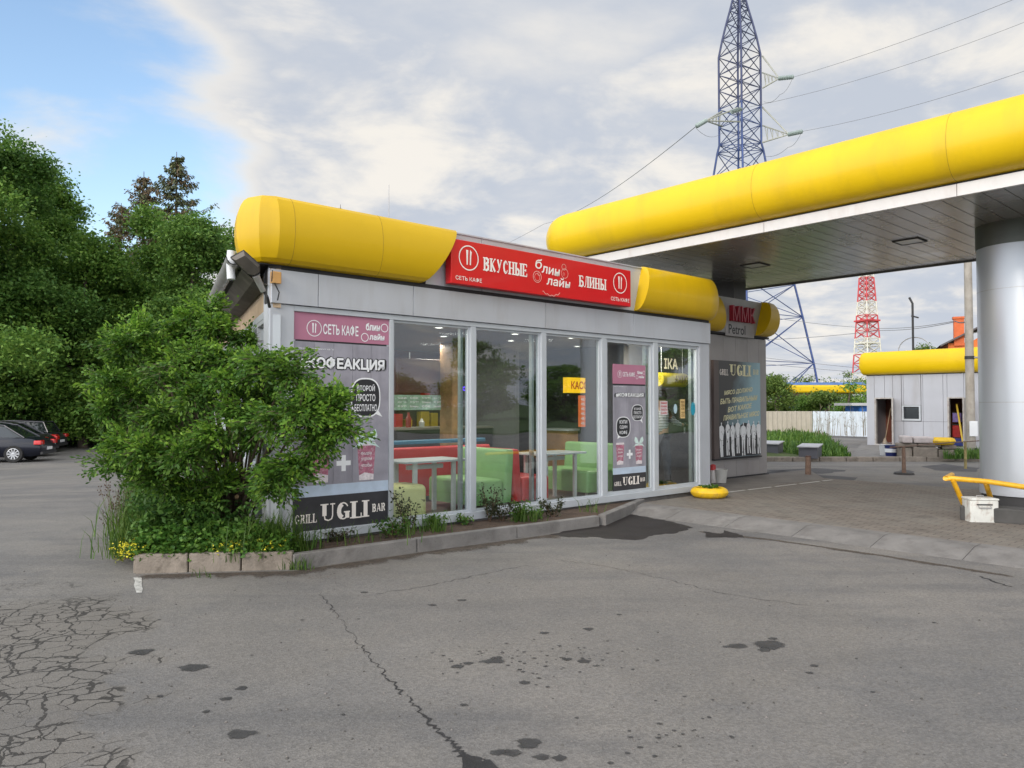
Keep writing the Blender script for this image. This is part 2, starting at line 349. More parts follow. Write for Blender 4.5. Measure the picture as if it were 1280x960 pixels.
# ------------------------------------------------------------------ ground materials
def asphalt_mat():
    mt = bpy.data.materials.new("asphalt"); mt.use_nodes = True; nt = mt.node_tree; N = nt.nodes; L = nt.links; b = N['Principled BSDF']
    tc = N.new('ShaderNodeTexCoord'); O = tc.outputs['Object']
    def nz(scale, det=5, rg=.6, dist=0., loc=None):
        x = N.new('ShaderNodeTexNoise'); x.inputs['Scale'].default_value = scale; x.inputs['Detail'].default_value = det; x.inputs['Roughness'].default_value = rg; x.inputs['Distortion'].default_value = dist
        src = O
        if loc:
            mp = N.new('ShaderNodeMapping'); mp.inputs['Location'].default_value = loc; L.new(O, mp.inputs[0]); src = mp.outputs[0]
        L.new(src, x.inputs['Vector']); return x.outputs['Fac']
    def mr(v, a, b_, c, d, sm=False):
        x = N.new('ShaderNodeMapRange'); L.new(v, x.inputs[0]); x.inputs[1].default_value = a; x.inputs[2].default_value = b_; x.inputs[3].default_value = c; x.inputs[4].default_value = d
        if sm: x.interpolation_type = 'SMOOTHSTEP'
        return x.outputs[0]
    def m(op, a, b_=None):
        x = N.new('ShaderNodeMath'); x.operation = op
        for i, v in enumerate((a, b_)):
            if v is None: continue
            if isinstance(v, (int, float)): x.inputs[i].default_value = v
            else: L.new(v, x.inputs[i])
        return x.outputs[0]
    def mix(f, a, c):
        x = N.new('ShaderNodeMix'); x.data_type = 'RGBA'; L.new(f, x.inputs[0])
        for i, v in ((6, a), (7, c)):
            if isinstance(v, tuple): x.inputs[i].default_value = v + (1,)
            else: L.new(v, x.inputs[i])
        return x.outputs[2]
    base = mix(mr(nz(.35, 6, .62), .38, .64, 0, 1), (.150, .144, .138), (.205, .190, .172))
    base = mix(mr(nz(1.6, 8, .7, .6, (5, 2, 0)), .48, .74, 0, .5), base, (.098, .099, .104))
    base = mix(mr(nz(.8, 7, .7, 1.2, (15, 9, 0)), .52, .74, 0, .5), base, (.185, .172, .152))
    mpw = N.new('ShaderNodeMapping'); mpw.inputs['Scale'].default_value = (.22, 1.5, 1); mpw.inputs['Rotation'].default_value = (0, 0, R(-12)); L.new(O, mpw.inputs[0])
    nw = N.new('ShaderNodeTexNoise'); nw.inputs['Scale'].default_value = .9; nw.inputs['Detail'].default_value = 5; nw.inputs['Roughness'].default_value = .55; L.new(mpw.outputs[0], nw.inputs['Vector'])
    base = mix(mr(nw.outputs['Fac'], .47, .68, 0, .45, True), base, (.088, .088, .092))
    base = mix(mr(nz(.22, 3, .5, .3, (31, 5, 0)), .55, .62, 0, .35, True), base, (.175, .160, .140))
    # aggregate: pale and dark chips
    v = N.new('ShaderNodeTexVoronoi'); v.inputs['Scale'].default_value = 75; L.new(O, v.inputs['Vector'])
    sp = N.new('ShaderNodeSeparateColor'); L.new(v.outputs['Color'], sp.inputs[0])
    chip = mr(sp.outputs[0], 0, 1, .82, 1.2)
    chip2 = mr(nz(170, 3, .7), .35, .65, .86, 1.14)
    sc2 = N.new('ShaderNodeVectorMath'); sc2.operation = 'SCALE'; L.new(base, sc2.inputs[0]); L.new(m('MULTIPLY', chip, chip2), sc2.inputs['Scale']); cur = sc2.outputs[0]
    # oily specks
    spk = mr(nz(9, 4, .65, .4, (3, 3, 0)), .73, .76, 0, .7)
    cur = mix(spk, cur, (.04, .04, .04))
    # alligator cracking in the old patch on the left
    sx = N.new('ShaderNodeSeparateXYZ'); L.new(O, sx.inputs[0])
    wob = mr(nz(1.4, 5, .6), .3, .7, -.55, .55)
    edge = m('ADD', m('SUBTRACT', m('MULTIPLY', sx.outputs[0], -1.0), m('MULTIPLY', sx.outputs[1], .46)), m('SUBTRACT', wob, .18))
    reg = m('MULTIPLY', mr(edge, -.05, .22, 0, 1, True), mr(m('ADD', sx.outputs[1], m('MULTIPLY', wob, 1.2)), 6.5, 7.3, 1, 0, True))
    dn = N.new('ShaderNodeTexNoise'); dn.inputs['Scale'].default_value = 6; dn.inputs['Detail'].default_value = 4; L.new(O, dn.inputs['Vector'])
    dv = N.new('ShaderNodeVectorMath'); dv.operation = 'SCALE'; L.new(dn.outputs['Color'], dv.inputs[0]); dv.inputs['Scale'].default_value = .16
    da = N.new('ShaderNodeVectorMath'); da.operation = 'ADD'; L.new(O, da.inputs[0]); L.new(dv.outputs[0], da.inputs[1])
    vc = N.new('ShaderNodeTexVoronoi'); vc.feature = 'DISTANCE_TO_EDGE'; vc.inputs['Scale'].default_value = 6.4; L.new(da.outputs[0], vc.inputs['Vector'])
    cwid = mr(nz(2.2, 3, .5, 0, (7, 7, 0)), .35, .65, .006, .060)
    cr = m('MULTIPLY', m('LESS_THAN', vc.outputs['Distance'], cwid), reg)
    vc2 = N.new('ShaderNodeTexVoronoi'); vc2.feature = 'DISTANCE_TO_EDGE'; vc2.inputs['Scale'].default_value = 2.0; L.new(da.outputs[0], vc2.inputs['Vector'])
    cr2 = m('MULTIPLY', m('LESS_THAN', vc2.outputs['Distance'], .016), reg)
    vc3 = N.new('ShaderNodeTexVoronoi'); vc3.feature = 'DISTANCE_TO_EDGE'; vc3.inputs['Scale'].default_value = .16; L.new(da.outputs[0], vc3.inputs['Vector'])
    cr3 = m('MULTIPLY', m('LESS_THAN', vc3.outputs['Distance'], .0016), mr(nz(.8, 3, .5), .5, .56, 0, .0))
    crk = m('MAXIMUM', m('MAXIMUM', cr, cr2), cr3)
    cur = mix(m('MULTIPLY', reg, .5), cur, (.165, .150, .130))
    cur = mix(m('MULTIPLY', crk, .85), cur, (.024, .022, .020))
    L.new(cur, b.inputs['Base Color']); b.inputs['Specular IOR Level'].default_value = .35
    rr = mr(nz(.9, 4, .6, 0, (2, 8, 1)), .35, .65, .62, .88); L.new(rr, b.inputs['Roughness'])
    bp = N.new('ShaderNodeBump'); bp.inputs['Strength'].default_value = .55; bp.inputs['Distance'].default_value = .008
    hh = m('SUBTRACT', m('ADD', nz(110, 5, .75), m('MULTIPLY', v.outputs['Distance'], .6)), m('MULTIPLY', crk, 3)); L.new(hh, bp.inputs['Height']); L.new(bp.outputs[0], b.inputs['Normal'])
    MATS['asphalt'] = mt; return mt
def paver_mat():
    mt = bpy.data.materials.new("pavers"); mt.use_nodes = True; nt = mt.node_tree; N = nt.nodes; L = nt.links; b = N['Principled BSDF']
    tc = N.new('ShaderNodeTexCoord'); O = tc.outputs['Object']
    br = N.new('ShaderNodeTexBrick'); br.inputs['Scale'].default_value = 1; br.inputs['Brick Width'].default_value = .24; br.inputs['Row Height'].default_value = .12
    br.inputs['Mortar Size'].default_value = .006; br.inputs['Color1'].default_value = (.215, .185, .155, 1); br.inputs['Color2'].default_value = (.165, .143, .122, 1); br.inputs['Mortar'].default_value = (.055, .05, .045, 1)
    br.inputs['Bias'].default_value = -.1; L.new(O, br.inputs['Vector'])
    n = N.new('ShaderNodeTexNoise'); n.inputs['Scale'].default_value = .9; n.inputs['Detail'].default_value = 8; n.inputs['Roughness'].default_value = .65; L.new(O, n.inputs['Vector'])
    mr = N.new('ShaderNodeMapRange'); mr.inputs[1].default_value = .45; mr.inputs[2].default_value = .7; mr.inputs[4].default_value = .75; L.new(n.outputs['Fac'], mr.inputs[0])
    mx = N.new('ShaderNodeMix'); mx.data_type = 'RGBA'; L.new(mr.outputs[0], mx.inputs[0]); L.new(br.outputs['Color'], mx.inputs[6]); mx.inputs[7].default_value = (.21, .20, .175, 1)
    n2 = N.new('ShaderNodeTexNoise'); n2.inputs['Scale'].default_value = 2.3; n2.inputs['Detail'].default_value = 6; mp = N.new('ShaderNodeMapping'); mp.inputs['Location'].default_value = (4, 4, 0); L.new(O, mp.inputs[0]); L.new(mp.outputs[0], n2.inputs['Vector'])
    m2 = N.new('ShaderNodeMapRange'); m2.inputs[1].default_value = .6; m2.inputs[2].default_value = .72; m2.inputs[4].default_value = .6; L.new(n2.outputs['Fac'], m2.inputs[0])
    mx2 = N.new('ShaderNodeMix'); mx2.data_type = 'RGBA'; L.new(m2.outputs[0], mx2.inputs[0]); L.new(mx.outputs[2], mx2.inputs[6]); mx2.inputs[7].default_value = (.09, .08, .07, 1)
    L.new(mx2.outputs[2], b.inputs['Base Color']); b.inputs['Roughness'].default_value = .85; b.inputs['Specular IOR Level'].default_value = .3
    n3 = N.new('ShaderNodeTexNoise'); n3.inputs['Scale'].default_value = 60; n3.inputs['Detail'].default_value = 5; L.new(O, n3.inputs['Vector'])
    ad = N.new('ShaderNodeMath'); ad.operation = 'SUBTRACT'; L.new(n3.outputs['Fac'], ad.inputs[0]); L.new(br.outputs['Fac'], ad.inputs[1])
    bp = N.new('ShaderNodeBump'); bp.inputs['Strength'].default_value = .5; bp.inputs['Distance'].default_value = .01; L.new(ad.outputs[0], bp.inputs['Height']); L.new(bp.outputs[0], b.inputs['Normal'])
    return mt
M_asph = asphalt_mat(); M_pav = paver_mat()
M_conc = pm('concrete', (.235, .20, .165), .85, var=.25, vs=4, bump=.6, bs=45, dirt=(.09, .075, .055), dirtamt=.8)
M_conc2 = pm('concrete_grey', (.19, .18, .17), .85, var=.2, vs=3, bump=.5, bs=45, dirt=(.10, .09, .085), dirtamt=.7)
M_soil = pm('soil', (.075, .048, .032), .95, var=.4, vs=12, bump=1., bs=30)
M_grass = pm('grass_ground', (.055, .10, .022), .95, var=.4, vs=1.2, bump=.8, bs=20)
M_wet = pm('wet_stain', (.022, .018, .017), .6, var=.3, vs=4, bump=.2, bs=90, spec=.35)
M_tar = pm('tar', (.022, .021, .022), .7, var=.3, vs=8, bump=.4, bs=80)
M_stain = pm('oil_stain', (.085, .083, .082), .6, var=.35, vs=14, bump=.4, bs=90)
M_white = pm('white_paint', (.74, .74, .72), .5, var=.06)
# ------------------------------------------------------------------ ground sheets
def grid(xs, ys, dz, name, mat):
    b = MB(); nx = len(xs)
    b.v = [(x, y, terrain(x, y) + dz) for y in ys for x in xs]
    b.f = [(j * nx + i, j * nx + i + 1, (j + 1) * nx + i + 1, (j + 1) * nx + i) for j in range(len(ys) - 1) for i in range(nx - 1)]
    return tag(b.build(name, mat, smooth=True), kind='structure')
grid([-900, -200, -80] + list(range(-60, 61, 4)) + [80, 200, 900], [-700, -150, -60] + list(range(-40, 81, 4)) + [120, 300, 1200], -.06, 'ground', M_grass)
grid([x * 1.0 for x in range(-36, 47)], [y * 1.0 for y in range(-26, 62)], 0, 'road', M_asph)
def zflat(pix, z): return [onz(px, py, z) for px, py in pix]
def decal(name, pix, z, mat, jag=.0, n=4, seed=1):
    rnd = random.Random(seed); pts = zflat(pix, z); out = []
    for i, a in enumerate(pts):
        b = pts[(i + 1) % len(pts)]
        for k in range(n):
            p = a.lerp(b, k / n)
            if jag: p = p + Vector((rnd.uniform(-jag, jag), rnd.uniform(-jag, jag), 0))
            out.append(tuple(p))
    b = MB(); b.add(out, [tuple(range(len(out)))]); return b
# wet patch by the kerb's end
wb = decal('wet', [(690, 668), (722, 659), (752, 655), (756, 642), (775, 639), (800, 645), (835, 651), (866, 659), (845, 666), (812, 669), (800, 675), (765, 673), (738, 671), (712, 671)], .004, M_wet, .035, 5)
for q, s in (([(880, 664), (900, 667), (905, 663), (925, 668), (930, 672), (905, 671), (882, 672)], 3), ([(500, 640), (500, 640), (500, 640)], 4)):
    if s == 3: d = decal('', q, .004, M_wet, .03, 4, s); wb.add(d.v, d.f)
tag(wb.build('wet_patch', M_wet), kind='structure')
# long cracks: ribbons of uneven width lying on the asphalt
def ribbon(b, pix, wd, z=.0035, seed=2, taper=True, sub=14):
    rnd = random.Random(seed); P = zflat(pix, z); pts = []
    for a, c in zip(P, P[1:]):
        for k in range(sub): pts.append(a.lerp(c, k / sub))
    pts.append(P[-1]); n = len(pts); o = len(b.v)
    for i, p in enumerate(pts):
        d = (pts[min(i + 1, n - 1)] - pts[max(i - 1, 0)]).normalized(); s = Vector((-d.y, d.x, 0))
        p = p + s * rnd.uniform(-.022, .022); t = i / (n - 1)
        w_ = wd * (.25 + .75 * t if taper else 1) * rnd.uniform(.35, 1.5) / 2
        b.v.append(tuple(p + s * w_)); b.v.append(tuple(p - s * w_))
    for i in range(n - 1): b.f.append((o + 2 * i, o + 2 * i + 1, o + 2 * i + 3, o + 2 * i + 2))
cb = MB()
ribbon(cb, [(418, 765), (450, 805), (475, 835), (505, 868)], .011, seed=5, taper=True); ribbon(cb, [(505, 868), (530, 895), (560, 925), (580, 945)], .030, seed=15)
ribbon(cb, [(400, 740), (418, 765)], .010, seed=6)
ribbon(cb, [(470, 742), (540, 731), (600, 718), (660, 706)], .006, seed=8, taper=False)
ribbon(cb, [(700, 700), (760, 708), (830, 723), (900, 741), (1010, 757)], .006, seed=9, taper=False)
ribbon(cb, [(1225, 720), (1262, 733)], .022, seed=12, taper=False)
d = decal('', [(574, 940), (590, 944), (612, 950), (630, 966), (600, 985), (578, 985), (578, 955)], .005, M_tar, .008, 4, 3); cb.add(d.v, d.f)
tag(cb.build('road_cracks', M_tar), kind='structure')
sb = MB(); rnd = random.Random(11)
SA_ = []
def blot(px, py, rx, seed):
    c = onz(px, py, .003); r_ = random.Random(seed); o = len(sb.v); n = 12; z = .003 + .0001 * (seed % 9); q = [r_.uniform(.7, 1.25) for _ in range(n)]
    for f_, a_ in ((.62, 1.0), (1.25, 0.0)):
        for k in range(n):
            a = 2 * math.pi * k / n; sb.v.append((c.x + rx * f_ * q[k] * math.cos(a) * 1.2, c.y + rx * f_ * q[k] * math.sin(a), z)); SA_.append(a_)
    sb.v.append((c.x, c.y, z)); SA_.append(1.0)
    for k in range(n): j = (k + 1) % n; sb.f.append((o + k, o + j, o + 2 * n)); sb.f.append((o + k, o + n + k, o + n + j, o + j))
for i, (x, y, r_) in enumerate([(241, 834, .075), (176, 815, .07), (301, 917, .06), (302, 860, .035), (284, 873, .03), (661, 929, .055), (623, 940, .035), (641, 941, .045), (677, 946, .035), (700, 947, .035), (580, 881, .02),
    (962, 806, .10), (921, 807, .06), (955, 812, .045), (966, 798, .03), (907, 808, .02), (1018, 832, .025), (1012, 841, .02), (572, 833, .04), (585, 829, .03), (617, 826, .055), (622, 822, .03), (730, 826, .04), (708, 824, .03), (655, 853, .03), (680, 791, .03), (540, 756, .03), (577, 750, .035), (736, 786, .04), (774, 768, .02), (455, 740, .03), (258, 889, .02), (200, 870, .02)]): blot(x, y, r_, i)
for i in range(150):
    if i < 70: x, y = rnd.gauss(640, 55), rnd.gauss(826, 14)
    elif i < 95: x, y = rnd.gauss(735, 35), rnd.gauss(822, 10)
    elif i < 125: x, y = rnd.gauss(860, 45), rnd.gauss(925, 22)
    else: x, y = rnd.uniform(180, 1250), rnd.uniform(730, 950)
    blot(x, y, rnd.uniform(.004, .014), i + 40)
def soften(o, vals, mat):
    at = o.data.attributes.new('edge', 'FLOAT', 'POINT'); at.data.foreach_set('value', vals)
    nt = mat.node_tree; N = nt.nodes; L = nt.links
    if 'soft' in N: return
    b = N['Principled BSDF']; t = N.new('ShaderNodeBsdfTransparent'); t.name = 'soft'; a = N.new('ShaderNodeAttribute'); a.attribute_name = 'edge'
    nn = N.new('ShaderNodeTexNoise'); nn.inputs['Scale'].default_value = 28; nn.inputs['Detail'].default_value = 6; tc = N.new('ShaderNodeTexCoord'); L.new(tc.outputs['Object'], nn.inputs['Vector'])
    m1 = N.new('ShaderNodeMath'); m1.operation = 'MULTIPLY_ADD'; L.new(nn.outputs['Fac'], m1.inputs[0]); m1.inputs[1].default_value = 1.1; m1.inputs[2].default_value = -.55
    m2 = N.new('ShaderNodeMath'); m2.operation = 'ADD'; L.new(a.outputs['Fac'], m2.inputs[0]); L.new(m1.outputs[0], m2.inputs[1])
    mr = N.new('ShaderNodeMapRange'); mr.inputs[1].default_value = .25; mr.inputs[2].default_value = .75; mr.inputs[4].default_value = .75 if mat.name.startswith('dirt') else .88; L.new(m2.outputs[0], mr.inputs[0])
    ms = N.new('ShaderNodeMixShader'); L.new(mr.outputs[0], ms.inputs[0]); L.new(t.outputs[0], ms.inputs[1]); L.new(b.outputs[0], ms.inputs[2]); L.new(ms.outputs[0], N['Material Output'].inputs[0])
M_stain = pm('oil_stain_soft', (.045, .044, .044), .6, var=.35, vs=14, bump=.4, bs=90)
so2 = sb.build('oil_stains', M_stain); tag(so2, kind='structure'); soften(so2, SA_, M_stain)
# brown dirt gathered along the flower bed kerb and on the asphalt seams
db = MB(); DA = []
def dirtband(P, w0, w1, seed, z=.0022):
    rn_ = random.Random(seed); pts = []
    for a, b_ in zip(P, P[1:]):
        n_ = max(3, int((b_ - a).length / .12))
        for k in range(n_): pts.append(a.lerp(b_, k / n_))
    pts.append(P[-1]); o = len(db.v); n_ = len(pts)
    for i_, p in enumerate(pts):
        d_ = (pts[min(i_ + 1, n_ - 1)] - pts[max(i_ - 1, 0)]).normalized(); s_ = Vector((d_.y, -d_.x, 0)); end = 0 if i_ in (0, n_ - 1) else 1
        q = rn_.uniform(.5, 1.5)
        for off, al in ((-w0, end * (1.0 if w0 < .02 else 0)), (0, end), (w1 * .4 * q, end * .8), (w1 * q, 0)): db.v.append((p.x + s_.x * off, p.y + s_.y * off, z)); DA.append(al)
    for i_ in range(n_ - 1):
        for k in range(3): a = o + i_ * 4 + k; db.f.append((a, a + 4, a + 5, a + 1))
dirtband([onz(172, 719, 0), onz(366, 714, 0), onz(560, 686, 0), onz(750, 660, 0)], .01, .28, 3)
dirtband([onz(868, 664, 0), onz(960, 674, 0), onz(1100, 694, 0), onz(1275, 722, 0)], .05, .10, 4)
M_dirt = pm('dirt_film', (.085, .066, .050), .9, var=.35, vs=9, bump=.4, bs=60); d2 = db.build('kerb_dirt', M_dirt); tag(d2, kind='structure'); soften(d2, DA, M_dirt)
# loose grit and small stones
gb = MB(); rnd = random.Random(4)
for i in range(420):
    p = onz(rnd.uniform(0, 1280), rnd.uniform(690, 955), 0); s = rnd.uniform(.003, .008)
    gb.add([(p.x + s * rnd.uniform(.6, 1.3) * a, p.y + s * rnd.uniform(.6, 1.3) * b_, p.z + .001 + s * c) for a, b_, c in ((-1, -1, 0), (1, -1, 0), (1, 1, 0), (-1, 1, 0), (-.5, -.4, 1), (.5, -.5, .9), (.4, .5, 1), (-.5, .5, .8))],
           [(0, 1, 5, 4), (1, 2, 6, 5), (2, 3, 7, 6), (3, 0, 4, 7), (4, 5, 6, 7)])
tag(gb.build('road_grit', pm('grit', (.13, .12, .11), .9, isl=.5, var=.1)), kind='stuff')
# ------------------------------------------------------------------ forecourt pavement
TS = TH - math.pi / 2
PO = onz(880, 641, .10); PO.z = 0
def fr(x, y, z=0.): return PO - NV * x + U * y + Vector((0, 0, z))     # forecourt frame: x towards the right front, y away
# apron of asphalt beside the cafe and the sloping kerb
pv = MB(); pv.box(-1.38, 14, .22, 6.6, -.1, .10); o = pv.build('pavement', M_pav); o.location = PO; o.rotation_euler = (0, 0, TS); tag(o, kind='structure')
kb = MB(); kb.xf(Matrix()); 
for i in range(-2, 15):
    a = i * 1.0 - .38; b_ = a + .992
    kb.add([(a, -.42, .002), (b_, -.42, .002), (b_, -.02, .098), (a, -.02, .098), (b_, .21, .106), (a, .21, .106), (a, .21, -.1), (b_, .21, -.1), (a, -.42, -.1), (b_, -.42, -.1)],
           [(0, 1, 2, 3), (3, 2, 4, 5), (5, 4, 7, 6), (0, 8, 9, 1), (0, 3, 5, 6, 8), (1, 9, 7, 4, 2)])
o = kb.build('kerb', M_conc2); o.location = PO; o.rotation_euler = (0, 0, TS); tag(o, kind='structure')
ap = MB(); q = [wl(6.35, -.02), wl(6.35, -.6), fr(-2.2, -.35), fr(-1.38, -.3), fr(-1.385, 6.6), wl(14.5, 1.3), wl(8.3, 1.3), wl(8.3, -.02)]
M_apron = pm('apron', (.170, .155, .140), .85, var=.22, vs=1.4, bump=.5, bs=60, dirt=(.10, .09, .08), dirtamt=.6)
zz_ = [.004, .004, .02, .08, .096, .092, .092, .085]
ap.add([(p.x, p.y, z) for p, z in zip(q, zz_)], [tuple(range(8))])
ap.v += [(p[0], p[1], -.05) for p in ap.v[:8]]; ap.f += [(i, 8 + i, 8 + (i + 1) % 8, (i + 1) % 8) for i in range(8)]
tag(ap.build('apron', M_apron), kind='structure')
ln = MB(); a, b_ = onz(905, 616, .1), onz(1040, 600, .1); dd = (b_ - a).normalized(); s = Vector((-dd.y, dd.x, 0)) * .035; 
for k in range(30):
    if k % 7 == 5: continue
    p, q2 = a.lerp(b_, k / 30), a.lerp(b_, (k + 1.02) / 30); ln.add([tuple(p + s) , tuple(p - s), tuple(q2 - s), tuple(q2 + s)], [(0, 1, 2, 3)])
ln.v = [(x, y, .1045) for x, y, z in ln.v]; tag(ln.build('painted_line', pm('worn_line', (.5, .49, .46), .8, var=.2)), kind='structure')
ds = MB()
for i, pix in enumerate([[(915, 598), (960, 594), (1010, 600), (1060, 603), (1075, 597), (1030, 594), (980, 588), (958, 590)], [(960, 588), (1020, 585), (1060, 588), (1030, 592), (975, 592)], [(1150, 583), (1180, 580), (1222, 585), (1222, 590), (1170, 588)], [(1118, 590), (1130, 587), (1144, 590), (1130, 593)]]):
    d = decal('', pix, .1045 if i == 0 and False else .003, None, .06, 4, i); ds.add(d.v, d.f)
tag(ds.build('asphalt_patches', pm('patch', (.062, .060, .064), .8, var=.3, vs=2, bump=.4)), kind='structure')
# white paint mark at the flower bed corner
wm = decal('', [(166, 722), (176, 722), (179, 741), (171, 741)], .004, None, .01, 4, 5); tag(wm.build('paint_mark', pm('worn_white', (.42, .41, .38), .85, var=.5, vs=25)), kind='structure')
# ------------------------------------------------------------------ flower bed
KA = onz(168, 717, 0); KB = onz(366, 712, 0); KC = onz(750, 658, 0)
BL = [KA, onz(141, 640, 0) , onz(160, 600, 0)]
sd = (-NV * .0); side = Vector((-.42, .907, 0))
nkb = Vector((.02, .05, 0)); bed = [KA + Vector((.03, .05, 0)), KB + Vector((0, .05, 0)), KC + Vector((-.02, .05, 0)), wl(6.1, 0), wl(-.45, 0), wl(-.45, 0) + side * 9, KA + Vector((-.15, 0, 0)) + side * 8.2, KA + Vector((-.1, 0, 0)) + side * 2.2]
bb = MB(); bb.prism([(p.x, p.y) for p in bed], -.1, .12); o = bb.build('planting_soil', M_soil); tag(o, kind='structure')
def kerbrun(name, a, b_, wd, h, mat, nblk, z0=-.05, label=None):
    root = thing(name, label, 'kerb', tuple(a), math.atan2(b_.y - a.y, b_.x - a.x)); l = (b_ - a).length
    rn = random.Random(nblk)
    for i in range(nblk):
        m_ = MB(); m_.box(l * i / nblk + .006, l * (i + 1) / nblk - .006, rn.uniform(-.012, .012), wd, z0, h + rn.uniform(-.006, .006)); m_.build('kerb_stone', mat, root, bevel=.012)
    return root
kerbrun('kerb_run', KA, KB, .11, .19, M_conc, 3, label='weathered tan kerb stones in front of the bush')
kerbrun('kerb_run', KB, KC, .10, .155, M_conc2, 3, label='long grey concrete kerb edging the soil under the shop windows')
kerbrun('kerb_run', wl(6.12, -.035), KC + Vector((-.01, .105, 0)), .11, .15, M_conc2, 1, label='short kerb end closing the flower bed by the wet patch')
kerbrun('kerb_run', KA + Vector((0, .0, 0)) + side * 3.0, KA + side * .02, .11, .17, M_conc, 2, label='tan kerb stones hidden under weeds beside the left road')
# ------------------------------------------------------------------ building materials
M_met = pm('grey_cladding', (.50, .52, .56), .40, .3, var=.06, vs=1.2, dirt=(.34, .32, .31), dirtamt=.45, streak=.15, rv=.08, bump=.12, bs=1.8)
M_met2 = pm('grey_cladding_dull', (.40, .39, .38), .5, .2, var=.07, vs=1.4, dirt=(.27, .25, .23), dirtamt=.5, streak=.2)
M_frame = pm('white_frame', (.47, .50, .53), .4, .1, var=.05, vs=3)
M_yel = pm('yellow_metal', (.74, .49, .002), .42, 0, var=.05, vs=.9, coat=.1, rv=.05, spec=.4, dirt=(.48, .31, .02), dirtamt=.45, streak=.25, bump=.22, bs=1.5)
M_yel2 = pm('yellow_metal_shaded', (.64, .405, .001), .42, 0, var=.05, vs=.9, coat=.1, rv=.05, spec=.4, dirt=(.42, .26, .01), dirtamt=.4, streak=.25, bump=.22, bs=1.5)  # deeper copy of the canopy yellow; the facade's shade is in the colour
M_dark = pm('dark_gap', (.03, .03, .032), .7)
M_red = pm('red_sign', (.62, .006, .010), .38, var=.04, coat=.15)
M_let = pm('cream_lettering', (.86, .80, .74), .5, var=.03)
M_wht = pm('white_print', (.80, .81, .82), .5, var=.03)
M_blk = pm('black_print', (.022, .022, .026), .45, var=.2)
M_pink = pm('pink_print', (.42, .17, .25), .5, var=.05)
M_mauve = pm('mauve_print', (.33, .09, .15), .5, var=.3, vs=30)
M_glass = glass_mat('window_glass')
M_floor = pm('floor_tiles', (.15, .10, .085), .3, var=.2, vs=2)
M_ceil = pm('ceiling', (.10, .10, .11), .6, var=.05)
M_tan = pm('tan_wall', (.40, .30, .20), .7, var=.15, vs=2, dirt=(.2, .14, .09), dirtamt=.6)
M_steel = pm('galvanised', (.42, .42, .42), .45, .6, var=.15, vs=4, dirt=(.25, .17, .11), dirtamt=.6)
X0 = fx(336); X1 = fx(886.5); ZS = .15; ZT = 2.85; ZF = 3.26; ZP = fz(563, 290); print('X0,X1', X0, X1, 'ZF', fz(338, 333), fz(888, 402), 'ZT', fz(340, 378), fz(886, 427.5), 'ZP', ZP, fz(802, 335))
bld = thing('cafe_building', 'single storey glass fronted cafe with grey cladding and tan side wall', 'building', tuple(P0), TH)
side_l = Vector((side.dot(U), side.dot(NV), 0)); SA = math.atan2(side_l.y, side_l.x)      # side wall direction in building frame
DB = 8.8
cornerB = Vector((X0, 0, 0)) + side_l * (DB / side_l.y)
def plan_poly(i0=0., i1=0.):      # inner offset footprint
    return [(X0 + i0, i0), (X1 - i0, i0), (X1 - i0, DB - i0), (cornerB.x + i0, DB - i0)]
MB().prism(plan_poly(.03), .0, .145).build('foundation', M_conc2, bld)
MB().prism(plan_poly(.02), .15, .20).build('floor', M_floor, bld)
MB().prism(plan_poly(.16), 2.86, 2.90).build('ceiling', M_ceil, bld)
MB().prism(plan_poly(.05), 3.24, 3.30).build('roof', pm('roofing', (.12, .12, .12), .9), bld)
E_ = MB(); E_.box(X0, X1, -.03, .10, ZS, .255); E_.build('sill', M_frame, bld, bevel=.006)
# corner panel and right post
xl0, xl1 = X0, fx(366.5)
MB().box(xl0, xl1, -.01, .16, .256, ZT - .005).build('corner_panel', M_met, bld, bevel=.004)
xr0, xr1 = fx(874), X1
MB().box(xr0, xr1, -.01, .16, .256, ZT - .005).build('corner_panel', M_met, bld, bevel=.004)
# fascia panels
js = [X0, fx(395), fx(514), fx(680), fx(790), X1]
for a, b_ in zip(js, js[1:]): MB().box(a + .004, b_ - .004, -.04, .05, ZT, ZF - .03).build('fascia_panel', M_met, bld, bevel=.003)
MB().box(X0 + .01, X1 - .01, .052, .16, ZT, ZF - .032).build('fascia_backing', M_dark, bld)
# dark gap and projecting drip
MB().box(X0 + .02, X1 - .02, -.02, .14, ZF - .028, ZF + .02).build('shadow_gap', M_dark, bld)
# parapet cladding
pj = [fx(530), fx(600), fx(700), fx(800), X1 - .3]
for a, b_ in zip(pj, pj[1:]): MB().box(a + .003, b_ - .003, -.03, .05, ZF + .022, ZP - .02).build('parapet_panel', M_met, bld, bevel=.003)
MB().box(X0 + .3, X1 - .1, -.045, .12, ZP - .019, ZP).build('parapet_cap', M_met, bld)
MB().box(X0 + .3, X1 - .2, .06, .16, ZF + .022, ZP - .021).build('parapet_backing', M_met2, bld)
